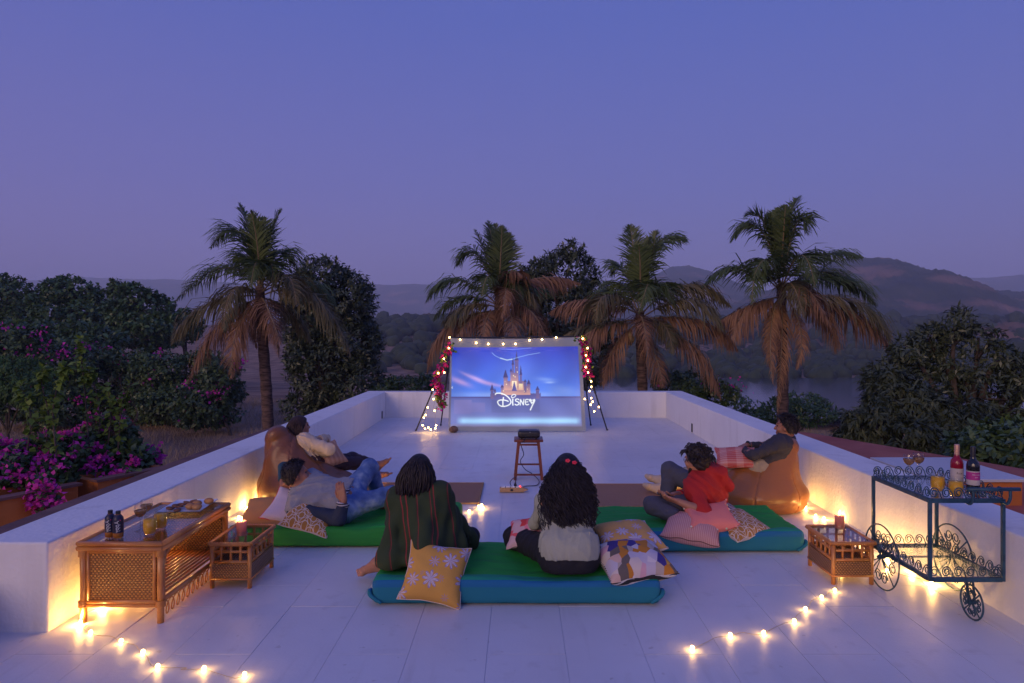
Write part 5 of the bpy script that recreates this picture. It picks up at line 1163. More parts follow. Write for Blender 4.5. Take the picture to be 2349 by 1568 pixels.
M['rose_glass'] = mat('rose_wine', (0.30, 0.006, 0.025), (0.40, 0.012, 0.05), 5, 0.06, coat=0.6, trans=0.25); M['dark_glass'] = mat('dark_bottle', (0.008, 0.010, 0.016), None, rough=0.06, coat=0.6)
M['foil_pink'] = mat('foil_pink', (0.62, 0.36, 0.26), None, rough=0.35, metal=0.4); M['paper'] = mat('label_paper', (0.50, 0.46, 0.44), None, rough=0.7); M['magenta_band'] = mat('magenta_band', (0.42, 0.03, 0.24), None, rough=0.6); M['foil_black'] = mat('foil_black', (0.02, 0.022, 0.03), None, rough=0.35)
wine_bottle('rose wine bottle with pale pink foil on cart', on_cart(2195, 1124), M['rose_glass'], M['foil_pink'], M['paper'], None, math.radians(-98), [('Rosé', 0.115, 0.018)])
wine_bottle('dark wine bottle with magenta band on its label', on_cart(2232, 1131), M['dark_glass'], M['foil_black'], M['paper'], M['magenta_band'], math.radians(-95), [('RED WINE', 0.122, 0.010), ('2019', 0.106, 0.009)])
# candles
M['wax'] = mat('pink_wax', (0.70, 0.30, 0.24), (0.78, 0.40, 0.34), 8, 0.5, trans=0.35); M['flame'] = emit('flame', (1.0, 0.62, 0.20), 40)
def warm_light(name, loc, power, parent, r=0.012, c=(1.0, 0.60, 0.20)):
    l = bpy.data.lights.new(name, 'POINT'); l.energy = power; l.color = c; l.shadow_soft_size = r; o = bpy.data.objects.new(name, l); col.objects.link(o); o.location = tuple(loc); o.parent = parent; return o
def candle(label, loc):
    t = thing('pillar_candle', label, 'candle', loc, group='lit pillar candles')
    MB().lathe([(0.0, 0.002), (0.040, 0.002), (0.041, 0.008), (0.041, 0.034)], 24, cap=False).build('glass_dish', M['thin_glass'], t, smooth=True)
    wx_ = MB().lathe([(0.0, 0.005), (0.034, 0.005), (0.035, 0.09), (0.034, 0.104), (0.029, 0.106), (0.024, 0.098), (0.0, 0.094)], 24, cap=False).build('wax', M['wax'], t, smooth=True)
    MB().tube([(0, 0, 0.093), (0.001, 0, 0.106)], 0.0015, 5).build('wick', M['cap'], wx_)
    MB().lathe([(0.0, 0.103), (0.006, 0.112), (0.0065, 0.118), (0.003, 0.132), (0.0, 0.140)], 10, cap=False).build('flame', M['flame'], wx_, smooth=True)
    warm_light('flame_light', (0, 0, 0.135), 0.9, t, 0.01, (1.0, 0.50, 0.18)); return t
candle('lit pink candle on the side table beside orange cushion', on(554, 1229, 0.321)); candle('lit pink candle on the side table beside iron cart', on(1926, 1213, 0.305))

# ================================================================ stool, projector, power board
M['mahogany'] = mat('mahogany', (0.135, 0.026, 0.012), (0.215, 0.050, 0.022), 6, 0.4, 0.2, 20, stretch=(4, 4, 0.6))
sl = np.array([0.115, 8.27, 0.0]); st = thing('wooden_stool', 'dark red wooden stool carrying the projector', 'stool', sl)
hgt = 0.475
bevel(MB().box((0, 0, hgt), (0.355, 0.30, 0.026)).build('seat', M['mahogany'], st), 0.006)
lg = {}
for sx in (-1, 1):
    for sy in (-1, 1):
        a = np.array([sx * 0.165, sy * 0.145, 0]); b = np.array([sx * 0.120, sy * 0.105, hgt - 0.013]); lg[sx, sy] = (a, b)
        MB().bar(a, b, 0.034, 0.034, (0, 1, 0)).build('leg', M['mahogany'], st)
def lerp(a, b, t): return a + (b - a) * t
for sy, t_ in ((-1, 0.14), (1, 0.30)):
    MB().bar(lerp(*lg[-1, sy], t_), lerp(*lg[1, sy], t_), 0.03, 0.018).build('stretcher', M['mahogany'], st)
for sx in (-1, 1): MB().bar(lerp(*lg[sx, -1], 0.22), lerp(*lg[sx, 1], 0.22), 0.018, 0.03).build('stretcher', M['mahogany'], st)
for sy in (-1, 1): MB().bar(lerp(*lg[-1, sy], 0.92), lerp(*lg[1, sy], 0.92), 0.018, 0.04, (0, 1, 0)).build('apron', M['mahogany'], st)
M['proj'] = mat('projector_shell', (0.018, 0.018, 0.022), (0.03, 0.03, 0.036), 30, 0.35)
pr = thing('projector', 'small black projector on the wooden stool facing screen', 'projector', sl + (0.005, -0.01, hgt + 0.014), 0.0)
P, Q = rounded_block(0.275, 0.20, 0.095, 24, 18, 10, 0.035, 3, 0.0); P[:, 2] += 0.012
ps_ = obj('shell', mesh_from('shell', P, Q), M['proj'], pr, smooth=True)
for sx in (-1, 1): MB().tube([(sx * 0.09, -0.06, 0), (sx * 0.09, -0.06, 0.016)], 0.012, 8).build('foot', M['cap'], pr)
MB().lathe([(0.0, 0), (0.026, 0), (0.028, 0.012), (0.022, 0.02), (0, 0.02)], 18, cap=False).build('lens', M['dark_glass'], pr, loc=(0.06, 0.09, 0.062), rot=(-PI / 2, 0, 0))
for k in range(3): MB().box((-0.055 + 0.026 * k, -0.1005, 0.040), (0.018, 0.005, 0.012)).build('port', M['cap'], ps_)
MB().ball((0.012, -0.099, 0.088), (0.004, 0.003, 0.004), 8, 5).build('button', M['print_white'], ps_)
MB().box((-0.085, -0.1005, 0.05), (0.035, 0.004, 0.03)).build('vent', M['cap'], ps_)
M['plywood'] = mat('plywood', (0.42, 0.25, 0.12), (0.54, 0.34, 0.17), 4, 0.6, stretch=(0.5, 6, 6))
pbl = G(1178, 1131); pb = thing('power_board', 'wooden power board with white sockets near stool foot', 'power board', pbl)
bevel(MB().box((-0.02, 0.03, 0.030), (0.27, 0.06, 0.050)).build('board', M['plywood'], pb), 0.003)
MB().add([(0.115, 0.0, 0.012), (0.115, 0.06, 0.012), (0.165, 0.06, 0.03), (0.165, 0.0, 0.03), (0.115, 0.0, 0.050), (0.115, 0.06, 0.050)], [(0, 1, 2, 3), (3, 2, 5, 4), (0, 3, 4), (1, 5, 2), (0, 4, 5, 1)]).build('board_end', M['plywood'], pb)
for k in range(4): bevel(MB().box((-0.115 + 0.055 * k, 0.03, 0.062), (0.045, 0.05, 0.014)).build('socket', M['china'], pb), 0.003)
MB().box((0.072, 0.03, 0.062), (0.022, 0.03, 0.014)).build('switch', emit('red_lamp', (1.0, 0.05, 0.04), 2.5), pb)
MB().box((-0.02, -0.0015, 0.03), (0.028, 0.004, 0.022)).build('outlet_cutout', M['cap'], pb)
cb = thing('power_cable', 'black cable looping from the power board up to projector', 'cable', pbl + (0.02, 0.03, 0.07))
c0 = pbl + np.array([0.02, 0.03, 0.07])
pts = [c0, c0 + (0.0, 0.03, 0.09), c0 + (-0.06, 0.10, 0.02), c0 + (-0.03, 0.2, -0.06), c0 + (0.05, 0.12, -0.055), c0 + (0.12, 0.25, -0.06), c0 + (0.25, 0.3, -0.06), c0 + (0.28, 0.55, -0.06), c0 + (0.20, 0.75, -0.02), sl + (-0.04, -0.1, 0.12), sl + (-0.10, 0.0, 0.20), sl + (-0.06, -0.05, 0.30), sl + (-0.10, -0.08, 0.44), sl + (-0.06, -0.165, 0.478), sl + (-0.03, -0.125, 0.53)]
MB().tube(spline(pts, 8), 0.005, 6).build('lead', M['cap'], cb, off=c0, smooth=True)
MB().lathe([(0.014, 0), (0.016, 0.02), (0.006, 0.045)], 10).build('plug', M['cap'], cb, loc=(0, 0, -0.004))
# ================================================================ people
def skin_mat(name, c1, c2): return mat(name, c1, c2, 9, 0.5, 0.1, 60, spec=0.4)
M['skin_a'] = skin_mat('skin_light_brown', (0.36, 0.17, 0.105), (0.44, 0.215, 0.14)); M['skin_b'] = skin_mat('skin_brown', (0.29, 0.125, 0.075), (0.36, 0.165, 0.10))
M['eye'] = mat('eye', (0.02, 0.015, 0.012), None, rough=0.15)
def hair_mat(name, c1, c2): return mat(name, c1, c2, 60, 0.5, 0.5, 90, stretch=(1, 1, 0.18), spec=0.3)
M['hair_black'] = hair_mat('hair_black', (0.008, 0.007, 0.010), (0.026, 0.022, 0.030)); M['hair_brown'] = hair_mat('hair_brown', (0.020, 0.011, 0.009), (0.062, 0.034, 0.026)); M['hair_dark'] = hair_mat('hair_dark', (0.010, 0.008, 0.009), (0.034, 0.026, 0.028))
def fr3(f, u):
    u = nrm(u); f = nrm(np.asarray(f, float) - u * np.dot(f, u)); return np.cross(f, u), f, u      # right, forward, up
def head_prims(c, f, u, s=1.0):
    r, f, u = fr3(f, u); R = np.stack([r, f, u], 1); c = np.asarray(c, float); p = []
    p.append(ell(c + u * .022 * s - f * .012 * s, R, np.array([.074, .094, .092]) * s, .02)); p.append(ell(c - u * .042 * s + f * .026 * s, R, np.array([.056, .062, .072]) * s, .03))
    p.append(cap(c - u * .098 * s + f * .058 * s - r * .012, c - u * .098 * s + f * .058 * s + r * .012, .018 * s, k=.03))
    p.append(cap(c + f * .082 * s + u * .022 * s, c + f * .103 * s - u * .024 * s, .008 * s, .013 * s, .014)); p.append(cap(c + f * .079 * s + u * .030 * s - r * .032 * s, c + f * .079 * s + u * .030 * s + r * .032 * s, .011 * s, k=.012))
    for z in (-.056, -.068): p.append(cap(c + f * .083 * s + u * z * s - r * .016 * s, c + f * .083 * s + u * z * s + r * .016 * s, .0075 * s, k=.006))
    for q in (-1, 1): p.append(ell(c + r * q * .076 * s - f * .008 * s - u * .006 * s, R, np.array([.011, .021, .032]) * s, .008)); p.append(ell(c + r * q * .040 * s + f * .062 * s - u * .028 * s, R, np.array([.022, .022, .022]) * s, .02))
    return p
def hand_prims(w, d, n, thumb, curl=0.5, s=1.0):
    """w wrist, d direction of the hand, n direction the palm faces, thumb +1/-1 side"""
    d = nrm(d); n = nrm(np.asarray(n, float) - d * np.dot(n, d)); x = np.cross(d, n) * thumb; w = np.asarray(w, float); p = []
    for i, (o, L) in enumerate(((.030, .072), (.011, .080), (-.009, .075), (-.028, .058))):
        k0 = w + x * o * .55 * s + d * .018 * s; k1 = w + x * o * s + d * .088 * s; p.append(cap(k0, k1, .0150 * s, .0115 * s, .012)); a = curl * .6; q = k1
        for j, f in enumerate((.46, .30, .24)):
            dd = d * math.cos(a) + n * math.sin(a); e = q + dd * L * f * s; p.append(cap(q, e, (.0100 - .001 * j) * s, (.0092 - .001 * j) * s, .004)); q = e; a += curl * .75
    t0 = w + x * .020 * s + d * .020 * s; t1 = t0 + (x * .62 + d * .72 + n * .25) * .042 * s; t2 = t1 + nrm(x * .25 + d * .9 + n * (.2 + curl * .5)) * .034 * s; t3 = t2 + nrm(d * .9 + n * (.3 + curl * .5)) * .026 * s
    p += [cap(t0, t1, .016 * s, .0115 * s, .010), cap(t1, t2, .0108 * s, .0098 * s, .004), cap(t2, t3, .0098 * s, .008 * s, .004)]
    return p
def foot_prims(an, toe, up, bare=True, s=1.0, t=0.0):
    an = np.asarray(an, float); toe = np.asarray(toe, float); d = nrm(toe - an); up = nrm(np.asarray(up, float) - d * np.dot(up, d)); r = np.cross(d, up); L = .235 * s
    heel = an - d * .045 * s - up * .045 * s; ball = an + d * .125 * s - up * .050 * s
    p = [cap(an, heel, .036 * s + t, .033 * s + t, .03), cap(heel, ball, .030 * s + t, .024 * s + t, .03), cap(an + d * .01, ball + up * .004, .034 * s + t, .020 * s + t, .03), cap(ball - r * .030 * s, ball + r * .030 * s, .021 * s + t, k=.02)]
    if bare:
        for i, o in enumerate((.034, .013, -.004, -.020, -.034)):
            b = ball + r * o * s - up * .004; p.append(cap(b, b + d * (.062 - .007 * i) * s - up * .006, (.0125 if i == 0 else .0095) * s, (.0115 if i == 0 else .008) * s, .006))
    else: p.append(cap(ball, ball + d * .05 * s, .026 * s + t, .020 * s + t, .03))
    return p
def joints(pel, neck, rt, male=True):
    pel = np.asarray(pel, float); neck = np.asarray(neck, float); up = nrm(neck - pel); rt = nrm(np.asarray(rt, float) - up * np.dot(rt, up)); w = .180 if male else .150; hw = .090 if male else .095
    return dict(pel=pel, neck=neck, up=up, rt=rt, fw=np.cross(up, rt), shR=neck - up * .055 + rt * w, shL=neck - up * .055 - rt * w, hipR=pel + rt * hw, hipL=pel - rt * hw, male=male)
def torso(j, t=0.0, k=.05, hem=None):
    s = 1.0 if j['male'] else .88; p = []; pel, neck, rt = j['pel'], j['neck'], j['rt']; fw = j['fw']
    def at(f): return pel + (neck - pel) * f
    rows = [(0.0, .070, .112), (.18, .062, .100 * s), (.38, .058, .096 * s), (.58, .078, .102 * s), (.76, .090, .094 * s)]
    for (f, w, r) in rows: p.append(cap(at(f) - rt * w, at(f) + rt * w, r + t, k=k))
    for (f0, w0, r0), (f1, w1, r1) in zip(rows[:-1], rows[1:]):
        for q in (-1, 0, 1): p.append(cap(at(f0) + rt * w0 * q, at(f1) + rt * w1 * q, r0 - .004 + t, r1 - .004 + t, k))
    p.append(cap(j['shL'], j['shR'], .056 * s + t, k=k))
    for q in ('shL', 'shR'): p.append(cap(neck, j[q], .048 * s + t, .056 * s + t, k)); p.append(cap(at(.74), j[q] - j['up'] * .02, .085 * s + t, .058 * s + t, k))
    return p
def arm(sh, el, wr, t=0.0, s=1.0, cuff=None):
    sh, el, wr = (np.asarray(q, float) for q in (sh, el, wr))
    if cuff is None: return [cap(sh, el, .052 * s + t, .040 * s + t, .03), cap(el, el + (wr - el) * .35, .040 * s + t, .041 * s + t, .02), cap(el + (wr - el) * .35, wr, .041 * s + t, .027 * s + t, .02)]
    e = el + (wr - el) * cuff; return [cap(sh, el, .056 * s + t, .048 * s + t, .035), cap(el, e, .048 * s + t, .036 * s + t, .02, True)]
def leg(hip, kn, an, t=0.0, s=1.0, hem=None):
    hip, kn, an = (np.asarray(q, float) for q in (hip, kn, an)); cf = kn + (an - kn) * .32
    if hem is None: return [cap(hip, kn, .084 * s + t, .056 * s + t, .04), cap(kn, cf, .054 * s + t, .056 * s + t, .02), cap(cf, an, .056 * s + t, .035 * s + t, .02)]
    e = kn + (an - kn) * hem; return [cap(hip, kn, .088 * s + t, .062 * s + t, .045), cap(kn, e, .061 * s + t, .050 * s + t, .02, True)]
def wrinkle(amp, freq, seed):
    r = np.random.default_rng(seed); Ks = [r.normal(0, 1, 3) for _ in range(7)]; ph = r.uniform(0, 6, 7)
    def f(P):
        w = np.sin(P @ Ks[0] * freq * .4 + ph[0]) * 1.6 + np.sin(P @ Ks[1] * freq * .5 + ph[1]) * 1.2; o = np.zeros(len(P))
        for i in range(2, 7): o += (1 - np.abs(np.sin(P @ Ks[i] * freq * .55 + ph[i] + w))) ** 2 * 1.1 - 0.45
        return -amp * o / 3
    return f
class Person:
    def __init__(s, label, base, skin, prims, eyes=None):
        s.base = np.asarray(base, float); V, Q = sdf_mesh(prims, 0.0065)
        s.o = obj('person', mesh_from('person', V - s.base, Q), M[skin], loc=s.base, smooth=True); tag(s.o, label, 'person')
        if eyes is not None:
            c, f, u = eyes; r, f, u = fr3(f, u)
            for q in (-1, 1): MB().ball(np.asarray(c) + f * .072 + u * .010 + r * q * .031, .0125, 8, 6).build('eye', M['eye'], s.o, off=s.base, smooth=True)
    def wear(s, name, prims, m, h=0.008, carve=(), disp=None, smooth=True):
        V, Q = sdf_mesh(prims, h, carve, disp); return obj(name, mesh_from(name, V - s.base, Q), m, s.o, smooth=smooth)
    def mesh(s, name, mb, m, smooth=True): return mb.build(name, m, s.o, off=s.base, smooth=smooth)
def hair_cap(c, f, u, t=.013, s=1.0, front=-.018, nape=-.075):
    r, f, u = fr3(f, u); c = np.asarray(c, float); R = np.stack([r, f, u], 1)
    pr = [ell(c + u * .024 * s - f * .014 * s, R, np.array([.076 + t, .096 + t, .094 + t]) * s, .02), ell(c - u * .03 * s - f * .045 * s, R, np.array([.066 + t * .6, .058, .07]) * s, .03)]
    n = nrm(-f * .80 + u * .60)
    return pr, [lambda P: -((P - c) @ n - front), lambda P: -((P - c) @ u - nape)]
def locks(mb, roots, ends, r, rad, curl, turns, n=24, out=.05, c=None, jit=.2):
    for a, b in zip(roots, ends):
        o = nrm(a - c) * out; P = bez(a, (a * .55 + b * .45) + o, b, n); t = np.linspace(0, 1, n); ph = r.uniform(0, 6.3); tr = turns * r.uniform(.7, 1.3); am = curl * np.clip(t * 2.5, 0, 1) * r.uniform(.6, 1.3)
        P[:, 0] += am * np.cos(ph + tr * 2 * PI * t); P[:, 1] += am * np.sin(ph + tr * 2 * PI * t); P[:, 2] += am * .4 * np.sin(ph * 2 + tr * 2 * PI * t * 1.3)
        mb.tube(P, rad * r.uniform(.7, 1.2) * np.clip(np.minimum(.55 + t * 2, (1.02 - t) * 3.0), .12, 1), 5)
def short_hair(p, hc, f, u, m, seed, n=900, ln=.030, rad=.0022, lift=.5, front=0.0, nape=-.06, t=.008, top=1.0):
    r = np.random.default_rng(seed); rr, ff, uu = fr3(f, u); hc = np.asarray(hc); D = unit(r, n * 2); nn = np.array([0, -.80, .60]); pos = D * (.076 + t, .096 + t, .094 + t) + (0, -.014, .024); keep = (pos @ nn > front) & (pos[:, 2] > nape); D = D[keep][:n]; pos = pos[keep][:n]; k = len(D)
    L = ln * (.6 + .8 * np.clip(D[:, 2], 0, 1) * top) * r.uniform(.6, 1.3, k); d = D * lift + np.stack([r.normal(0, .25, k), .55 * np.clip(D[:, 2], 0, 1) - .1 + r.normal(0, .25, k), -.75 + .75 * np.clip(D[:, 2], 0, 1) + r.normal(0, .15, k)], 1); d /= np.linalg.norm(d, axis=1)[:, None]
    B = np.stack([rr, ff, uu], 0); mb = MB()
    for i in range(k):
        a = pos[i]; b = a + d[i] * L[i] * .6 + D[i] * .004; c = a + d[i] * L[i] + np.array([0, 0, -.2]) * L[i]; mb.tube(np.array([a, b, c]) @ B + hc, [rad, rad * .9, rad * .25], 4)
    p.mesh('hair_tufts', mb, m)
zL = zoomer(900, 1500, 3.135); zM = zoomer(1300, 1650, 1.8792); zR = zoomer(2350, 1500, 2.529)
def L_(x, y, d): return W(*zL(x, y), d)
def M_(x, y, d): return W(*zM(x, y), d)
def R_(x, y, d): return W(*zR(x, y), d)
def fabric(name, c1, c2, scale=160, bump=.35): return cloth_mat(name, c1, c2, scale, .85, bump, 30)

# ---------------------------------------------------------------- woman wrapped in a green striped shawl
def woman_shawl():
    pel = M_(545, 790, 4.72); pel[2] = .285; neck = M_(505, 345, 4.78); hc = M_(512, 222, 4.80); f = nrm((0.10, 1, -.03)); u = nrm((0.04, 0.05, 1))
    j = joints(pel, neck, (1, -.05, 0), False); kR = M_(880, 735, 5.02); kL = M_(330, 800, 5.0); kL[2] = .27; kR[2] = .27
    aR = pel + (-.05, .33, -.04); aL = M_(222, 868, 4.80); toe = M_(70, 893, 4.82)
    pr = head_prims(hc, f, u, .95) + [cap(neck - j['up'] * .03, hc - u * .06 - f * .02, .052, .048, .03)] + torso(j) + arm(j['shL'], neck + (-.2, .12, -.28), neck + (-.02, .25, -.33), s=.88) + arm(j['shR'], neck + (.22, .10, -.28), neck + (.05, .26, -.33), s=.88)
    pr += leg(j['hipR'], kR, aR, s=.92) + leg(j['hipL'], kL, aL, s=.92) + foot_prims(aL + (-.01, 0, .0), toe, (0, -.35, 1), s=.95) + hand_prims(neck + (-.02, .25, -.33), (.5, .5, 0), (0, 0, -1), 1, .5, .9) + hand_prims(neck + (.05, .26, -.33), (-.5, .5, 0), (0, 0, -1), -1, .5, .9)
    p = Person('woman seated cross legged in dark green striped shawl, dark bobbed hair', (pel[0], pel[1], .18), 'skin_a', pr, (hc, f, u))
    p.wear('trousers', torso(j, .010)[:4] + leg(j['hipR'], kR, aR, .006, .92, .95) + leg(j['hipL'], kL, aL, .006, .92, .84), fabric('navy_trousers', (.008, .009, .02), (.016, .018, .035)), .009, disp=wrinkle(.012, 30, 1))
    # shawl
    q = NT('striped_shawl', .9); sp = q.n('ShaderNodeSeparateXYZ'); q.l(q.map((1, 1, 1), (0, 0, 0), (0, .10, 0)), sp.inputs[0])
    xs = q.math('ADD', q.math('ADD', sp.outputs[0], q.math('MULTIPLY', sp.outputs[2], 0.06)), q.math('MULTIPLY', q.noise(3.0), .05)); mr = q.n('ShaderNodeMapRange'); mr.inputs[1].default_value = -.45; mr.inputs[2].default_value = .45; q.l(xs, mr.inputs[0])
    gA, gB, rd, br = (.022, .040, .014), (.030, .052, .018), (.30, .035, .035), (.075, .030, .018); stops = [(0, gA)]
    for c in (.20, .325, .44, .475, .555, .66, .69, .80): stops += [(c - .010, br), (c - .003, rd), (c + .003, gB)]
    cc = q.ramp(mr.outputs[0], sorted(stops, key=lambda s_: s_[0]), 'CONSTANT'); q.bump(q.noise(140), .35, .004); q.col(q.mix(q.math('MULTIPLY', q.noise(260), .4), cc, (.008, .014, .006)))
    bl = M_(300, 880, 4.58); bl[2] = .23; bm = M_(560, 880, 4.56); bm[2] = .25; br_ = M_(760, 790, 4.80); br_[2] = .27; kk = M_(860, 715, 4.97)
    sh = [cap(neck + (0, .01, .02), neck - j['up'] * .05, .070, .085, .05), cap(j['shL'], j['shR'], .062, k=.05), cap(neck - j['up'] * .1, pel, .115, .17, .06)]
    sh += [cap(j['shL'], bl, .060, .066, .06), cap(j['shL'] + (0, .03, 0), M_(310, 740, 4.85), .060, .070, .06), cap(j['shR'], br_, .058, .085, .06), cap(j['shR'], kk, .050, .062, .07), cap(bl, bm, .060, .066, .06), cap(bm, br_, .066, .080, .06), cap(neck - j['up'] * .15, bm + (0, 0, .1), .10, .085, .06), cap(M_(310, 740, 4.85), bl, .070, .066, .05)]
    def folds(P):
        a = np.arctan2(P[:, 0] - pel[0], -(P[:, 1] - pel[1] - .25)); dn = np.clip((neck[2] - P[:, 2]) / .6, 0, 1)
        return -(.010 * dn + .003) * np.sin(a * 19 + 3 * np.sin(P[:, 2] * 7)) - .012 * dn * np.sin(a * 8 + P[:, 2] * 5) - .006 * np.sin(P[:, 2] * 40 + 5 * np.sin(a * 3)) * (1 - dn)
    sh += torso(j, .022) + arm(j['shL'], neck + (-.2, .12, -.28), neck + (-.02, .25, -.33), .02, .88) + arm(j['shR'], neck + (.22, .10, -.28), neck + (.05, .26, -.33), .02, .88)
    p.wear('shawl', sh, q.m, .008, [below(.187)], folds)
    fr = MB(); r = np.random.default_rng(3)
    for i in range(26):
        a = M_(835 + r.uniform(-8, 12), 655 + i * 3.2, 4.88 - r.uniform(0, .03)); fr.tube([a, a + (r.uniform(.008, .03), r.uniform(-.01, .01), -r.uniform(.004, .02)), a + (r.uniform(.02, .045), r.uniform(-.01, .01), -r.uniform(.03, .05))], .002, 4)
    p.mesh('fringe', fr, q.m)
    # bobbed hair
    pr, cv = hair_cap(hc, f, u, .014, .97, -.015, -.30); pr += [cap(hc + (0, -.035, -.01), hc + (-.035, -.045, -.155), .078, .060, .03), cap(hc + (.045, -.02, 0), hc + (.052, -.01, -.13), .044, .036, .03), cap(hc + (-.055, -.02, 0), hc + (-.075, -.03, -.155), .044, .034, .03)]
    p.wear('hair', pr, M['hair_dark'], .007, cv)
    r = np.random.default_rng(8); mb = MB(); n = 240; a = r.uniform(-PI * .95, -PI * .05, n); e = np.arccos(r.uniform(-.1, .98, n)); D = np.stack([np.cos(a) * np.sin(e), np.sin(a) * np.sin(e) * 1.0, np.cos(e)], 1); roots = hc + (0, -.012, .02) + D * (.085, .105, .105)
    ends = np.stack([hc[0] - .015 + D[:, 0] * .10 + r.normal(0, .008, n) - .02, hc[1] - .05 + D[:, 1] * .055, np.full(n, hc[2] - .185) + r.normal(0, .02, n) - .03 * (D[:, 0] < -.4)], 1); locks(mb, roots, ends, r, .0055, .004, 1.0, 14, .055, hc)
    p.mesh('hair_strands', mb, M['hair_dark'])
woman_shawl()
# ---------------------------------------------------------------- woman with long curly hair
def woman_curls():
    pel = M_(1565, 850, 4.56); pel[2] = .30; neck = M_(1545, 370, 4.72); hc = M_(1552, 225, 4.76); f = nrm((-.12, 1, -.05)); u = nrm((.03, .05, 1))
    j = joints(pel, neck, (1, 0, 0), False); kL = M_(1185, 700, 4.98); kR = M_(1745, 690, 4.98); kL[2] = kR[2] = .265; aL = M_(1500, 800, 5.02); aR = M_(1420, 800, 4.94); aL[2] = .235; aR[2] = .235
    eL = M_(1325, 590, 4.80); eR = M_(1712, 560, 4.80); wL = M_(1400, 620, 5.0); wR = M_(1600, 620, 5.02)
    pr = head_prims(hc, f, u, .95) + [cap(neck - j['up'] * .03, hc - u * .06 - f * .02, .050, .046, .03)] + torso(j) + arm(j['shL'], eL, wL, s=.88) + arm(j['shR'], eR, wR, s=.88) + leg(j['hipL'], kL, aL, s=.95) + leg(j['hipR'], kR, aR, s=.95)
    pr += hand_prims(wL, (.7, .5, -.2), (0, 0, -1), 1, .6, .9) + hand_prims(wR, (-.7, .5, -.2), (0, 0, -1), -1, .6, .9) + foot_prims(aL, aL + (.2, .02, -.02), (0, .2, 1), s=.93) + foot_prims(aR, aR + (-.2, 0, -.02), (0, .2, 1), s=.93)
    p = Person('woman seated cross legged with long curly black hair, grey green top', (pel[0], pel[1], .18), 'skin_a', pr, (hc, f, u))
    p.wear('trousers', [cap(pel + (-.075, -.010, -.045), pel + (.075, -.010, -.045), .128, k=.06), cap(pel, pel + (0, .1, -.03), .12, k=.06), cap(j['hipL'], kL, .115, .082, .06), cap(kL, kL + (aL - kL) * .9, .080, .058, .04, True), cap(j['hipR'], kR, .115, .082, .06), cap(kR, kR + (aR - kR) * .9, .080, .058, .04, True)], fabric('black_trousers', (.006, .006, .011), (.012, .012, .020)), .008, [below(.184)], wrinkle(.010, 26, 2))
    top = [q for q in torso(j, .009)] + arm(j['shL'], eL, wL, .004, .88, .80) + arm(j['shR'], eR, wR, .004, .88, .80) + [cap(pel + (-.060, -.018, .045), pel + (.060, -.018, .045), .146, k=.05)]
    p.wear('top', top, fabric('sage_top', (.30, .32, .26), (.40, .42, .34)), .008, [lambda P: .275 + .015 * np.cos((P[:, 0] - pel[0]) * 9) - P[:, 2]], wrinkle(.014, 24, 3))
    pr, cv = hair_cap(hc, f, u, .020, .98, -.015, -.5); pr += [cap(hc + (0, -.035, .01), neck + (.0, -.075, -.05), .078, .100, .04), cap(neck + (.0, -.08, -.05), neck + (.025, -.115, -.20), .100, .060, .04), cap(hc + (-.05, -.01, 0), neck + (-.075, -.05, -.07), .040, .045, .03), cap(hc + (.05, -.01, 0), neck + (.085, -.05, -.07), .040, .045, .03)]
    def curls(P): return -.012 * np.sin(P[:, 0] * 75 + 3 * np.sin(P[:, 2] * 40)) * np.sin(P[:, 2] * 60 + 2 * np.sin(P[:, 0] * 50)) * np.clip((hc[2] + .04 - P[:, 2]) / .15, 0, 1)
    p.wear('hair', pr, M['hair_black'], .007, cv, curls)
    r = np.random.default_rng(9); mb = MB(); n = 1100; a = r.uniform(-PI * 1.0, 0, n); e = np.arccos(r.uniform(-.2, .97, n)); D = np.stack([np.cos(a) * np.sin(e), np.sin(a) * np.sin(e), np.cos(e)], 1); roots = hc + (0, -.012, .02) + D * (.088, .108, .108)
    dz = .30 + .32 * r.random(n) ** 1.2; ends = np.stack([hc[0] - .006 + D[:, 0] * .138 * (1.2 - 1.5 * (dz - .30)) + r.normal(0, .018, n), neck[1] - .085 + D[:, 1] * .05 + r.normal(0, .015, n) - .05 * (dz > .4), hc[2] - dz - .0], 1); locks(mb, roots, ends, r, .0033, .017, 4.6, 26, .072, hc)
    p.mesh('hair_curls', mb, M['hair_black'])
    mb = MB(); rc = mat('red_clip', (.75, .03, .08), None, rough=.25)
    for (x, y) in ((1558, 146), (1605, 160)):
        for k in range(5):
            a = k * 2 * PI / 5; c = M_(x, y, 4.625); mb.ball(c + (.010 * math.cos(a), -.004, .007 * math.sin(a)), (.009, .006, .007), 8, 5)
    p.mesh('hair_clip', mb, rc)
    mb = MB(); c = eL * .15 + wL * .85; 
    mb = MB(); mb.tube([wL * .8 + eL * .2 + (.034 * math.cos(a), .02 * math.sin(a), .034 * math.sin(a)) for a in np.linspace(0, 2 * PI, 16, endpoint=False)], .005, 6, closed=True); p.mesh('bracelet', mb, M['cap'])
woman_curls()
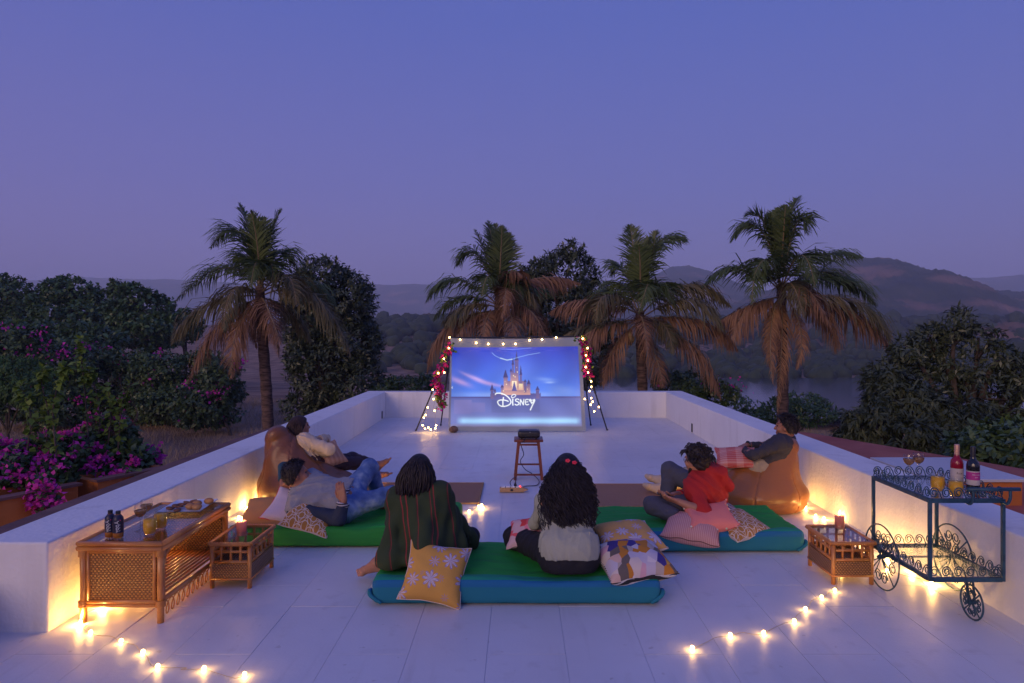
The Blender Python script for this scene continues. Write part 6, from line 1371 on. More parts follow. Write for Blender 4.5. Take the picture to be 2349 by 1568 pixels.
# ---------------------------------------------------------------- man reclining on the green mattress
def man_reclining():
    hc = L_(668, 885, 5.92); f = nrm((.93, .36, -.05)); u = nrm((-.18, .05, 1)); neck = L_(672, 1085, 5.90); pel = L_(1265, 1195, 5.88); pel[2] = .315
    j = joints(pel, neck, (.30, -.75, -.55), True); r_, fw, _ = fr3(f, u)
    eR = L_(1165, 1395, 5.62); eR[2] = .235; wR = L_(1222, 1185, 5.64); eL = L_(520, 800, 6.22); wL = L_(505, 1010, 6.02)
    kL = L_(1525, 790, 6.15); aL = L_(1640, 1090, 6.30); kR = L_(1775, 1115, 5.95); aR = L_(1720, 1200, 6.22); aL[2] = .24; aR[2] = .245
    pr = head_prims(hc, f, u, 1.03) + [cap(neck - j['up'] * .03, hc - u * .06 - f * .03, .060, .056, .03)] + torso(j) + arm(j['shR'], eR, wR) + arm(j['shL'], eL, wL) + leg(j['hipL'], kL, aL) + leg(j['hipR'], kR, aR)
    pr += hand_prims(wR, (-.35, .22, .9), (.1, 1, -.1), 1, .35, 1.05) + hand_prims(wL, (.75, -.25, .15), (.2, .9, .3), -1, .35, 1.0) + foot_prims(aL, aL + (.2, .08, -.05), (0, 0, 1)) + foot_prims(aR, aR + (.12, .16, 0), (0, 0, 1))
    p = Person('man reclining in grey and navy varsity jacket and ripped jeans', (pel[0], pel[1], .18), 'skin_b', pr, (hc, f, u))
    body = torso(j, .020) + [cap(pel - j['rt'] * .08 + j['up'] * .03, pel + j['rt'] * .08 + j['up'] * .03, .128, k=.03)]
    lo = j['up']; c0 = pel - lo * .015
    p.wear('jacket', body, fabric('grey_melange', (.19, .20, .235), (.29, .30, .335), 220), .008, [lambda P: -((P - c0) @ lo)], wrinkle(.018, 24, 4))
    nav = fabric('navy_sleeve', (.012, .022, .050), (.022, .036, .072)); p.wear('sleeve', arm(j['shR'] + j['rt'] * .02, eR, wR, .014, 1.05, .78), nav, .008, (), wrinkle(.012, 24, 5)); p.wear('sleeve', arm(j['shL'], eL, wL, .012, 1.0, .75), fabric('teal_sleeve', (.012, .05, .085), (.02, .07, .11)), .008, (), wrinkle(.012, 24, 6))
    rib = stripes('ribbing', (.012, .016, .04), (.42, .42, .48), 300, 2)
    mb = MB(); d = nrm(wR - eR); x, y, z = frame(d)
    for k in range(4): mb.tube([eR + (wR - eR) * (.74 + .035 * k) + (x * math.cos(a) + y * math.sin(a)) * .047 for a in np.linspace(0, 2 * PI, 18, endpoint=False)], .0085, 6, closed=True)
    p.mesh('cuff', mb, rib)
    mb = MB(); x, y, z = frame(j['up'])
    for k in range(4): mb.tube([neck + j['up'] * (.012 + .011 * k) + (x * math.cos(a) + y * math.sin(a)) * (.073 - .003 * k) for a in np.linspace(0, 2 * PI, 22, endpoint=False)], .009, 6, closed=True)
    p.mesh('collar', mb, rib)
    mb = MB()
    for k in range(4): mb.tube([c0 + lo * (.006 + .014 * k) + j['rt'] * .185 * math.cos(a) * .95 + j['fw'] * .128 * math.sin(a) * 1.02 for a in np.linspace(0, 2 * PI, 40, endpoint=False)], .010, 6, closed=True)
    p.mesh('waistband', mb, rib)
    q = NT('washed_denim', .8); n = q.noise(7, detail=6); c = q.ramp(n, [(.30, (.03, .075, .24)), (.46, (.09, .17, .38)), (.60, (.28, .38, .54)), (.74, (.48, .57, .68))]); q.bump(q.noise(240), .3, .004); q.col(c)
    p.wear('jeans', [cap(j['hipL'], j['hipR'], .130, k=.05), cap(pel + lo * .06 - j['rt'] * .06, pel + lo * .06 + j['rt'] * .06, .112, k=.05)] + leg(j['hipL'], kL, aL, .018, 1.02, .92) + leg(j['hipR'], kR, aR, .018, 1.02, .92), q.m, .008, (), wrinkle(.012, 26, 7))
    pr, cv = hair_cap(hc, f, u, .015, 1.03, .000, -.062); p.wear('hair', pr, M['hair_black'], .006, cv)
    short_hair(p, hc, f, u, M['hair_black'], 41, 1000, .026, .0024, .45, .004, -.062, .012)
    bd = [cap(hc - u * .075 * 1.03 + f * .045 + r_ * s * .048, hc - u * .105 + f * .064 + r_ * s * .012, .018, .020, .01) for s in (-1, 1)]; p.wear('beard', bd, M['hair_black'], .005)
man_reclining()
# ---------------------------------------------------------------- woman on the brown bean bag
def woman_beanbag():
    hc = L_(708, 318, 7.26); f = nrm((.78, .62, -.05)); u = nrm((-.10, -.02, 1)); neck = L_(700, 462, 7.22); pel = L_(800, 760, 7.16); pel[2] = .36
    j = joints(pel, neck, (.62, -.78, 0), False); eR = L_(1050, 590, 7.05); wR = L_(900, 655, 7.30); eL = L_(1000, 470, 7.55); wL = L_(925, 470, 7.28)
    kR = L_(1375, 745, 7.55); kL = L_(1320, 690, 7.75); aR = L_(1600, 905, 7.98); aL = L_(1610, 850, 8.05); aR[2] = .10; aL[2] = .20
    pr = head_prims(hc, f, u, .95) + [cap(neck - j['up'] * .03, hc - u * .06 - f * .02, .050, .046, .03)] + torso(j) + arm(j['shR'], eR, wR, s=.9) + arm(j['shL'], eL, wL, s=.9) + leg(j['hipR'], kR, aR, s=.93) + leg(j['hipL'], kL, aL, s=.93)
    pr += hand_prims(wR, (-.3, .6, .2), (-.6, -.3, .3), -1, .5, .9) + hand_prims(wL, (-.2, -.85, .0), (0, 0, -1), 1, .4, .9) + foot_prims(aL, aL + (.13, .03, .12), (-.6, .1, .6), s=.95) + foot_prims(aR, aR + (.16, .05, .06), (-.4, .1, .8), s=.95)
    p = Person('woman in cream shirt hugging cushion on brown bean bag', (pel[0], pel[1], .2), 'skin_a', pr, (hc, f, u))
    p.wear('shirt', torso(j, .020) + arm(j['shR'], eR, wR, .022, .95, .93) + arm(j['shL'], eL, wL, .020, .95, .88) + [cap(pel, pel + (.12, .05, -.02), .13, .11, .05)], fabric('cream_shirt', (.60, .46, .30), (.72, .57, .40), 120), .008, (), wrinkle(.018, 24, 8))
    p.wear('trousers', [cap(j['hipL'], j['hipR'], .120, k=.05)] + leg(j['hipR'], kR, aR, .015, .95, .82) + leg(j['hipL'], kL, aL, .015, .95, .82), fabric('plum_trousers', (.035, .018, .028), (.055, .030, .042)), .008, (), wrinkle(.010, 26, 9))
    pr, cv = hair_cap(hc, f, u, .014, .97, -.012, -.35); b = -f; pr += [cap(hc + b * .03, hc + b * .06 - u * .22, .078, .060, .04), cap(hc + b * .02 + j['rt'] * .05, hc + b * .02 + j['rt'] * .055 - u * .20, .042, .036, .03), cap(hc + b * .02 - j['rt'] * .05, hc + b * .04 - j['rt'] * .05 - u * .20, .042, .036, .03)]
    p.wear('hair', pr, M['hair_brown'], .007, cv)
    r = np.random.default_rng(18); rr, ff, uu = fr3(f, u); mb = MB(); n = 200; a = r.uniform(-PI, 0, n); e = np.arccos(r.uniform(-.1, .98, n)); X, Y, Z = np.cos(a) * np.sin(e), np.sin(a) * np.sin(e), np.cos(e)
    roots = hc - ff * .012 + uu * .02 + rr * (X * .087)[:, None] + ff * (Y * .107)[:, None] + uu * (Z * .107)[:, None]; ends = hc + rr * (X * .095 + r.normal(0, .008, n))[:, None] + ff * (Y * .05 - .055)[:, None] - uu * (.235 + r.normal(0, .02, n))[:, None]; locks(mb, roots, ends, r, .0055, .006, 1.2, 14, .05, hc); p.mesh('hair_strands', mb, M['hair_brown'])
    return j, hc
woman_beanbag()
cush('peach striped cushion hugged on lap of woman on bean bag', *zL(1040, 655), 7.26, (.34, .30), .13, 40, 40, 15, m_peach, m_peach, 12)
# ---------------------------------------------------------------- man in the red hooded top
def man_red():
    hc = R_(660, 575, 5.90); f = nrm((-.72, .70, -.12)); u = nrm((-.10, .0, 1)); neck = R_(715, 715, 5.88); pel = R_(790, 1000, 5.92); pel[2] = .30
    pel = R_(770, 985, 5.92); pel[2] = .31
    j = joints(pel, neck, (.68, .70, 0), True); eN = R_(735, 1065, 5.60); wN = R_(490, 965, 5.66); eF = R_(560, 900, 6.05); wF = R_(440, 905, 5.82)
    # body's left arm is the near one
    kU = R_(408, 668, 6.25); aU = R_(385, 880, 6.15); aU[2] = .23; kN = R_(245, 930, 5.78); kN[2] = .30; aN = R_(500, 1030, 5.62); aN[2] = .235
    pr = head_prims(hc, f, u, 1.03) + [cap(neck - j['up'] * .03, hc - u * .06 - f * .03, .060, .055, .03)] + torso(j) + arm(j['shL'], eN, wN) + arm(j['shR'], eF, wF) + leg(j['hipL'], kN, aN) + leg(j['hipR'], kU, aU)
    pr += hand_prims(wN, (-.92, .12, .25), (.1, .5, .8), 1, .55) + hand_prims(wF, (-.9, -.3, .05), (.1, .1, 1), -1, .6) + foot_prims(aN, aN + (.18, -.04, -.02), (0, 0, 1), False) + foot_prims(aU, aU + (-.2, .05, -.05), (0, 0, 1), False)
    p = Person('man in red hooded top leaning on cushions looking at phone', (pel[0], pel[1], .18), 'skin_a', pr, (hc, f, u))
    red = fabric('red_jersey', (.36, .012, .012), (.47, .022, .020), 200)
    hood = [cap(neck + (.04, -.02, .045), neck + (.15, -.03, .02), .055, .062, .03), cap(neck + (.15, -.03, .02), neck + (.235, -.01, -.10), .060, .045, .03), cap(neck + (.10, .04, .02), neck + (.20, .04, -.06), .05, .05, .03), cap(neck - f * .02 + (0, 0, .01), neck + (.06, .1, .0), .075, .07, .05)]
    p.wear('hooded_top', torso(j, .024) + arm(j['shL'], eN, wN, .018, 1.05, .30) + arm(j['shR'], eF, wF, .014, 1.05, .6) + hood, red, .008, (), wrinkle(.022, 22, 10))
    p.wear('trousers', [cap(j['hipL'], j['hipR'], .132, k=.05)] + leg(j['hipL'], kN, aN, .018, 1.02, .92) + leg(j['hipR'], kU, aU, .018, 1.02, .94), fabric('slate_trousers', (.050, .055, .085), (.080, .085, .12)), .008, (), wrinkle(.012, 24, 11))
    bk_ = fabric('black_sock', (.008, .008, .01), (.014, .014, .018)); p.wear('sock', foot_prims(aN, aN + (.18, -.04, -.02), (0, 0, 1), False, 1.0, .006), bk_, .008); p.wear('sock', foot_prims(aU, aU + (-.2, .05, -.05), (0, 0, 1), False, 1.0, .006), bk_, .008)
    pr, cv = hair_cap(hc, f, u, .022, 1.03, -.005, -.078); p.wear('hair', pr, M['hair_dark'], .006, cv, lambda P: .007 * np.sin(P[:, 0] * 70 + 2 * np.sin(P[:, 2] * 60)) * np.sin(P[:, 2] * 75 + P[:, 1] * 50))
    r = np.random.default_rng(28); rr, ff, uu = fr3(f, u); mb = MB(); n = 200; a = r.uniform(0, 2 * PI, n); e = np.arccos(r.uniform(.1, .99, n)); X, Y, Z = np.cos(a) * np.sin(e), np.sin(a) * np.sin(e), np.cos(e); m = Y < .55; X, Y, Z = X[m], Y[m], Z[m]; n = len(X)
    roots = hc - ff * .012 + uu * .024 + rr * (X * .094)[:, None] + ff * (Y * .112)[:, None] + uu * (Z * .112)[:, None]; ends = roots + rr * (X * .03 + r.normal(0, .022, n))[:, None] + ff * (Y * .03 + r.normal(0, .022, n))[:, None] - uu * (.05 - Z * .03 + r.normal(0, .015, n))[:, None]; locks(mb, roots, ends, r, .007, .005, 1.0, 8, .025, hc); p.mesh('hair_tufts', mb, M['hair_dark'])
    bd = [cap(hc - u * .07 + f * .035 + rr * s * .05, hc - u * .105 + f * .062 + rr * s * .012, .018, .022, .01) for s in (-1, 1)]; p.wear('beard', bd, M['hair_dark'], .005)
    mb = MB()
    for s in (-1, 1): c = hc + ff * .092 + uu * .010 + rr * s * .033; mb.tube([c + rr * .021 * math.cos(a) + uu * .018 * math.sin(a) for a in np.linspace(0, 2 * PI, 16, endpoint=False)], .0022, 5, closed=True); mb.tube([c + rr * s * .02, hc + rr * s * .080 + uu * .012 - ff * .005], .002, 4)
    p.mesh('spectacles', mb, M['cap'])
    ph = (wN + wF) / 2 + np.array([-.085, .01, .025]); x = nrm((-.9, .1, .2)); y = nrm(np.cross((0, 0, 1), x)); z = np.cross(x, y)
    t = thing('phone', 'slim dark phone held by the man in red', 'phone', ph); R = np.stack([x, y, z], 1)
    bevel(MB().box((0, 0, 0), (.145, .07, .009), R).build('body', M['proj'], t), .002); MB().box(z * .0055, (.132, .062, .001), R).build('screen', M['dark_glass'], t)
man_red()
# ---------------------------------------------------------------- man on the tan bean bag
def man_beanbag():
    hc = R_(1508, 262, 6.86); f = nrm((-.86, .50, -.03)); u = nrm((.06, 0, 1)); neck = R_(1505, 392, 6.86); pel = R_(1255, 620, 6.86); pel[2] = .40
    j = joints(pel, neck, (.50, .86, 0), True); eN = R_(1190, 530, 6.66); wN = R_(1105, 478, 6.90); eF = R_(1330, 440, 7.22); wF = R_(1135, 432, 7.10)
    kN = R_(885, 680, 7.02); kF = R_(860, 640, 7.18); aN = R_(330, 838, 7.35); aF = R_(345, 762, 7.45); aN[2] = max(aN[2], .09); aF[2] = max(.16, aF[2]); tN = R_(140, 745, 7.50); tF = R_(150, 655, 7.62)
    pr = head_prims(hc, f, u, 1.0) + [cap(neck - j['up'] * .03, hc - u * .06 - f * .03, .058, .054, .03)] + torso(j) + arm(j['shL'], eN, wN) + arm(j['shR'], eF, wF) + leg(j['hipL'], kN, aN) + leg(j['hipR'], kF, aF)
    pr += hand_prims(wN, (-.8, .25, .1), (0, .2, -1), 1, .6) + hand_prims(wF, (-.7, -.55, -.1), (0, 0, -1), -1, .5) + foot_prims(aN, tN, (.75, 0, .65), False) + foot_prims(aF, tF, (.75, 0, .65), False)
    p = Person('man in dark jacket and khaki trousers lounging on tan bean bag', (pel[0], pel[1], .2), 'skin_b', pr, (hc, f, u))
    p.wear('jacket', torso(j, .018) + arm(j['shL'], eN, wN, .009, 1.0, .9) + arm(j['shR'], eF, wF, .009, 1.0, .82) + [cap(neck + (-.02, 0, -.01), neck + (.03, 0, .015), .080, .075, .03)], fabric('charcoal_jacket', (.026, .026, .038), (.042, .042, .058)), .008, (), wrinkle(.020, 26, 12))
    p.wear('trousers', [cap(j['hipL'], j['hipR'], .132, k=.05)] + leg(j['hipL'], kN, aN, .022, 1.05, .9) + leg(j['hipR'], kF, aF, .022, 1.05, .9), fabric('khaki_trousers', (.30, .24, .17), (.40, .33, .24)), .008, (), wrinkle(.012, 24, 13))
    sk = fabric('beige_sock', (.48, .37, .26), (.56, .45, .33)); p.wear('sock', foot_prims(aN, tN, (.75, 0, .65), False, 1.05, .006) + [cap(aN, aN + (kN - aN) * .14, .042, .046, .02)], sk, .007); p.wear('sock', foot_prims(aF, tF, (.75, 0, .65), False, 1.05, .006) + [cap(aF, aF + (kF - aF) * .14, .042, .046, .02)], sk, .007)
    pr, cv = hair_cap(hc, f, u, .014, 1.0, .004, -.050); pr += [ell(hc + u * .10 + f * .045, np.stack(fr3(f, u), 1), (.055, .05, .030), .03)]; cv = [cv[0], cv[1]]; p.wear('hair', pr, M['hair_black'], .006, cv)
    short_hair(p, hc, f, u, M['hair_black'], 43, 1000, .026, .0024, .5, .010, -.05, .012, 1.3)
    rr, ff, uu = fr3(f, u); mb = MB()
    for s in (-1, 1): mb.tube([hc + ff * .082 + uu * .034 + rr * s * .018, hc + ff * .080 + uu * .040 + rr * s * .035, hc + ff * .066 + uu * .034 + rr * s * .052], .004, 5)
    p.mesh('eyebrow', mb, M['hair_black'])
    mb = MB(); d = nrm(wF - eF); x, y, z = frame(d); c = eF + (wF - eF) * .93
    mb.tube([c + (x * math.cos(a) + y * math.sin(a)) * .036 for a in np.linspace(0, 2 * PI, 18, endpoint=False)], .008, 6, closed=True); mb.ball(c + np.array([0, 0, .040]), (.020, .020, .008), 12, 6); p.mesh('wrist_watch', mb, M['dark_glass'])
man_beanbag()
cush('red plaid cushion on lap of man in dark jacket', *zR(1030, 548), 6.86, (.40, .32), .13, -20, 62, 6, m_plaid, m_plaid, 13)
# ================================================================ film screen: cloth that glows itself in place of the projector's light
zS = zoomer(1500, 1200, 2.24)
def paint_picture(nx, ny):
    """projected film frame, painted on the cloth in the coordinates of the enlarged crop"""
    x = np.linspace(408, 1560, nx)[:, None] + np.zeros((1, ny)); y = np.linspace(948, 148, ny)[None, :] + np.zeros((nx, 1))
    C = np.zeros((nx, ny, 3))
    cloth = np.array([.20, .19, .33]); C[:] = cloth * 0.0
    t = np.clip((y - 225) / 440, 0, 1)[..., None]
    sky = np.array([.016, .055, .56]) * (1 - t) + np.array([.09, .27, .88]) * t
    cx = np.clip(np.abs(x - 960) / 600, 0, 1)[..., None]; sky = sky * (1.12 - .28 * cx)
    def blob(px, py, sx, sy, a, col_, ang=0.0):
        nonlocal sky
        ca, sa = math.cos(ang), math.sin(ang); u = ((x - px) * ca + (y - py) * sa) / sx; v = (-(x - px) * sa + (y - py) * ca) / sy
        w = (a * np.exp(-(u * u + v * v)))[..., None]; sky = sky * (1 - w) + np.array(col_) * w
    pink = (.62, .42, .80); blob(500, 525, 90, 22, .75, pink, .38); blob(650, 505, 110, 17, .8, (.66, .47, .85), .40); blob(770, 545, 110, 14, .7, pink, .22); blob(560, 470, 60, 9, .35, pink, .5)
    blob(1240, 510, 80, 16, .35, (.45, .62, .95), .1); blob(1270, 535, 40, 8, .5, (.6, .75, 1), 0); blob(930, 640, 420, 26, .55, (.50, .62, .95)); blob(1380, 600, 130, 40, .30, (.4, .55, .95), .1); blob(1000, 470, 190, 190, .22, (.35, .5, 1.0))
    C = np.where(((y > 222) & (y < 660))[..., None], sky, C)
    # water and far shore
    tw = np.clip((y - 655) / 190, 0, 1)[..., None]; wat = np.array([.12, .16, .46]) * (1 - tw) + np.array([.19, .23, .54]) * tw; C = np.where((y >= 655)[..., None], wat, C)
    sh = (y > 655) & (y < 668); C[sh] = (.09, .10, .34)
    st = np.exp(-((y - 862) / 28) ** 2)[..., None] * np.clip((x - 470) / 60, 0, 1)[..., None] * np.clip((1530 - x) / 50, 0, 1)[..., None]; C = C * (1 - .85 * st) + np.array([.42, .72, 1.0]) * .95 * st
    fade = np.clip((y - 880) / 30, 0, 1)[..., None]; C = C * (1 - fade) + np.array([.30, .29, .50]) * fade * .8
    def seg(ax, ay, bx, by): 
        dx, dy = bx - ax, by - ay; h = np.clip(((x - ax) * dx + (y - ay) * dy) / (dx * dx + dy * dy + 1e-9), 0, 1); return np.hypot(x - ax - h * dx, y - ay - h * dy)
    def poly_line(pts, w, col_, soft=1.6, alpha=1.0):
        nonlocal C
        d = np.min([seg(*a, *b) for a, b in zip(pts[:-1], pts[1:])], 0); m = (np.clip((w - d) / soft + .5, 0, 1) * alpha)[..., None]; C = C * (1 - m) + np.array(col_) * m
    def rect(x0, x1, y0, y1, c0, c1=None):
        nonlocal C
        m = ((x > x0) & (x < x1) & (y > y0) & (y < y1)); tt = ((y - y0) / (y1 - y0))[..., None]; cc = np.array(c0) * (1 - tt) + np.array(c1 or c0) * tt; C = np.where(m[..., None], cc, C)
    def cone(xc, w, y0, y1, c):
        nonlocal C
        hw = w * (y - y0) / (y1 - y0); m = (y > y0) & (y < y1) & (np.abs(x - xc) < hw); sh_ = (.75 + .5 * (x - xc + w) / (2 * w))[..., None]; C = np.where(m[..., None], np.array(c) * sh_, C)
    # a generic fairy-tale castle: towers with slate cones, lit from below
    stone, lit, dusk, slate, dark = (.24, .17, .33), (.74, .43, .36), (.15, .13, .36), (.055, .06, .24), (.10, .10, .32)
    def tower(xc, w, yt, yb, yc, c0=dusk, c1=lit): rect(xc - w, xc + w, yt, yb, c0, c1); rect(xc - w * 1.25, xc + w * 1.25, yt, yt + 7, stone); cone(xc, w * 1.35, yc, yt, slate)
    rect(760, 1190, 628, 680, dark, (.16, .17, .46))
    for xx in range(764, 1190, 12): rect(xx, xx + 6, 622, 629, dark)
    rect(850, 1085, 560, 640, stone, lit); tower(775, 13, 598, 670, 545, dark, stone); tower(800, 7, 608, 650, 578, dark, stone); tower(1165, 14, 600, 670, 565, dark, stone); tower(1090, 13, 548, 640, 508, dusk, lit)
    tower(862, 11, 575, 640, 548, dusk, lit); tower(892, 16, 490, 600, 420, stone, lit); rect(905, 1050, 520, 600, stone, lit); tower(1060, 10, 530, 620, 505, dusk, stone); tower(1024, 9, 470, 560, 380, dusk, stone); tower(940, 8, 440, 560, 408, dusk, lit); tower(957, 8, 380, 520, 312, dusk, stone); tower(990, 15, 345, 520, 300, dusk, stone); cone(990, 9, 250, 330, slate)
    rect(935, 1000, 450, 560, stone, lit); rect(948, 988, 520, 600, (1.0, .86, .62), (.95, .72, .5)); cone(966, 22, 520, 606, (.13, .12, .38)); rect(1005, 1040, 545, 600, (.98, .84, .55), (.8, .5, .38))
    for (wx, wy) in ((885, 520), (897, 545), (958, 470), (972, 480), (1030, 565), (1075, 585), (870, 600), (1050, 605), (986, 400), (992, 440)): rect(wx, wx + 5, wy, wy + 9, (1.0, .85, .5))
    # reflection and dark point of land
    m = ((x > 770) & (x < 1180) & (y > 680) & (y < 790)); C = np.where(m[..., None], C * .86, C); rect(600, 715, 705, 785, (.20, .21, .50)); rect(450, 600, 680, 800, (.22, .22, .52))
    # arc of light
    poly_line([(775, 275), (800, 300), (850, 325), (900, 338), (945, 335), (1000, 318), (1090, 295), (1195, 278)], 2.2, (.45, .70, 1.0), 3, .7); poly_line([(848, 322), (905, 340), (950, 333)], 4.0, (.7, .9, 1.0), 4, .8); poly_line([(840, 240), (960, 246), (1120, 236)], 1.8, (.4, .6, 1), 3, .6)
    # the written word, brush-like strokes
    wht = (.93, .98, 1.0); k = 4.4
    def word(pts, w=k): poly_line(spline(np.array(pts, float), 7), w, wht, 2.0)
    word([(803, 634), (812, 626), (840, 624), (875, 634), (908, 655), (930, 682), (934, 706), (918, 724), (890, 735), (860, 737), (836, 726), (824, 708), (824, 694), (842, 684), (868, 682), (898, 688), (912, 694)], 4.8); word([(872, 662), (867, 690), (866, 734)], 5.2)
    word([(951, 676), (950, 700), (951, 726)], 5.0); word([(944, 664), (940, 655), (946, 643), (960, 636), (974, 638), (976, 648), (966, 658), (952, 664), (942, 662)], 3.2)
    word([(1003, 680), (992, 674), (977, 678), (975, 690), (990, 697), (1003, 706), (1000, 719), (984, 726), (970, 720)]); word([(1014, 726), (1015, 700), (1018, 680)]); word([(1018, 680), (1029, 702), (1040, 724)]); word([(1040, 724), (1043, 700), (1046, 678)])
    word([(1084, 680), (1070, 678), (1060, 684), (1058, 702), (1060, 719), (1072, 724), (1086, 720)]); word([(1060, 701), (1080, 699)], 3.8)
    word([(1094, 692), (1096, 680), (1104, 680), (1106, 698), (1114, 708), (1126, 698), (1130, 684), (1136, 680), (1136, 694), (1122, 720), (1108, 748), (1099, 767)], 5.0); word([(1112, 716), (1104, 700), (1114, 686), (1134, 682)], 3.4)
    poly_line([(436, 568), (427, 576), (436, 584)], 2.0, wht, 1.5)
    # outside the projected rectangle the cloth carries a dim painted glow
    e = np.clip((x - 422) / 6, 0, 1) * np.clip((1532 - x) / 6, 0, 1) * np.clip((y - 224) / 5, 0, 1) * np.clip((915 - y) / 12, 0, 1)
    n = .92 + .08 * np.sin(x * .021 + 1.5 * np.sin(y * .013)) 
    C = np.clip(C, 0, 1.2) ** 1.18
    return (C * e[..., None] + np.array([.10, .095, .15]) * (1 - e[..., None])) * n[..., None], e
def film_screen():
    nx, ny = 340, 236; Cc, e = paint_picture(nx, ny); d0 = 12.12
    tl, tr, br, bl = W(*zS(422, 155), d0 + .05), W(*zS(1520, 145), d0 + .05), W(*zS(1560, 932), d0 - .02), W(*zS(408, 940), d0 - .02); br[2] = bl[2] = .012
    u = np.linspace(0, 1, nx)[:, None, None]; v = np.linspace(0, 1, ny)[None, :, None]
    P = (bl * (1 - u) + br * u) * (1 - v) + (tl * (1 - u) + tr * u) * v
    uu, vv = u[..., 0], v[..., 0]
    P[..., 1] += .018 * np.sin(uu * 9 + vv * 3) * (.3 + vv * .4) - .05 * (1 - vv) ** 3 + .010 * np.sin(uu * 31 + 4 * np.sin(vv * 5)) * (vv > .86) + .02 * np.exp(-((uu - .965) / .02) ** 2) * np.sin(vv * 7)
    P[..., 2] -= .022 * np.sin(PI * uu) * vv ** 8; P[..., 2] += .012 * np.abs(np.sin(uu * 17)) * (1 - vv) ** 12
    P = P.reshape(-1, 3); loc = np.array([P[:, 0].mean(), d0, 0.0]); s = thing('film_screen', 'white cloth screen showing a blue castle film title', 'screen', loc)
    me = mesh_from('cloth', P - loc, tri_strip_quads(nx, ny)[:, ::-1]); ca = me.color_attributes.new('picture', 'FLOAT_COLOR', 'POINT'); A = np.ones((nx * ny, 4), np.float32); A[:, :3] = Cc.reshape(-1, 3); ca.data.foreach_set('color', A.ravel())
    m = bpy.data.materials.new('screen_cloth'); m.use_nodes = True; t = m.node_tree; p = t.nodes['Principled BSDF']; at = t.nodes.new('ShaderNodeAttribute'); at.attribute_name = 'picture'
    p.inputs['Base Color'].default_value = (.11, .11, .12, 1); p.inputs['Roughness'].default_value = .9; t.links.new(at.outputs['Color'], p.inputs['Emission Color']); p.inputs['Emission Strength'].default_value = 0.84
    obj('cloth', me, m, s, smooth=True)
    b = MB(); b.tube([tl + (-.03, .02, .004), tr + (.03, .02, .004)], .016, 8); b.build('hem_rod', M['dark_metal'], s, off=loc)
    b = MB(); b.tube(spline([bl + (.0, -.01, .02), (bl + br) / 2 + (0, -.02, .012), br + (0, -.01, .02)], 8), .018, 8); b.build('bottom_hem', mat('hem_cloth', (.66, .66, .70), None, rough=.9), s, off=loc, smooth=True)
    return tl, tr, bl, br
s_tl, s_tr, s_bl, s_br = film_screen()
def stand(label, foot, top, side):
    base = np.array([top[0], top[1] + .12, 0]); t = thing('screen_stand', label, 'stand', base, group='tripod stands of the screen')
    hub = np.array([top[0] + side * .0, top[1] + .10, top[2] - .12]); 
    MB().tube([(hub[0], hub[1], .35), hub + (0, 0, .14)], .014, 8).build('mast', M['dark_metal'], t, off=base)
    feet = [foot, np.array([top[0] - side * .35, top[1] + .55, .01]), np.array([top[0] + side * .25, top[1] + .65, .01])]
    for f in feet:
        a = hub + (0, 0, -.05); lg_ = MB().tube([f, f * .55 + a * .45], .013, 8).build('leg', M['dark_metal'], t, off=base); lo = f * .55 + a * .45
        MB().tube([lo, a], .017, 8).build('leg_sleeve', M['dark_metal'], lg_, off=base); MB().ball(lo, .024, 8, 6).build('clamp', M['dark_metal'], lg_, off=base); MB().ball(f + (0, 0, .012), (.022, .022, .014), 8, 6).build('rubber_foot', M['cap'], lg_, off=base)
    return feet[0], hub
lf, lh = stand('black tripod stand with flowers at screen side near beanbag woman', G(954, 989), s_tl, -1)
rf, rh = stand('black tripod stand with flowers at screen side facing lake palms', G(1393, 988), s_tr, 1)
# stone on the screen's corner
r_ = np.random.default_rng(2); bst = MB().ball((0, 0, 0), (.085, .07, .062), 16, 10); V = np.concatenate(bst.V); V *= (1 + .10 * fbm(V, 14, 2, 3))[:, None]
so = obj('stone', mesh_from('stone', V, bst.F), mat('stone', (.11, .06, .045), (.20, .12, .085), 20, .85, .5, 40), loc=G(1041, 992) + (0, -.04, .055), smooth=True); tag(so, 'brown stone weighing down the corner of film screen', 'stone')
# ================================================================ fairy lights
M['bulb'] = emit('bulb', (1.0, 0.58, 0.16), 30); M['bulb_small'] = emit('bulb_small', (1.0, 0.66, 0.24), 30)
M['wire'] = mat('clear_wire', (.50, .42, .28), None, rough=.4); M['wire_green'] = mat('green_wire', (.03, .07, .03), None, rough=.5)
def string(label, pts, power, near=0, tail=0, rb=.011, lamp_every=1, wire=None, group=None, sag=0.0, wig=.02, seed=1, lr=.02, mb_=None, lz=.02):
    r = np.random.default_rng(seed); pts = [np.asarray(p, float) for p in pts]; base = pts[0].copy()
    t = thing('string_lights', label, 'string lights', base, group=group); path = []
    for a, b in zip(pts[:-1], pts[1:]):
        path.append(a)
        for k in (.33, .66): path.append(a * (1 - k) + b * k + r.normal(0, wig, 3) * (1, 1, .25) + (0, 0, -sag))
    path.append(pts[-1]); path = np.array(path); path[:, 2] = np.maximum(path[:, 2], .006)
    MB().tube(spline(path, 4), .0019, 5).build('wire', wire or M['wire'], t, off=base, smooth=True)
    for i, p in enumerate(pts):
        q = p + (0, 0, max(0, .010 - p[2]) + .004)
        MB().ball((0, 0, 0), (rb, rb, rb * 1.15), 10, 6).build('bulb', mb_ or M['bulb'], t, loc=q - base, smooth=True)
        if i % lamp_every == 0: warm_light('bulb_light', q - base + (0, -.005, lz), power * (.065 if i < near else .40 if i >= len(pts) - tail else 1.0), t, lr, (1.0, .52, .13))
    return t
fl = lambda *ps: [G(x, y, .008) for x, y in ps]
wall_l = [np.array([-2.72, y, .012]) + r_.normal(0, .015, 3) * (1, 1, 0) for y in (4.36, 4.58, 4.80, 5.02, 5.30)]
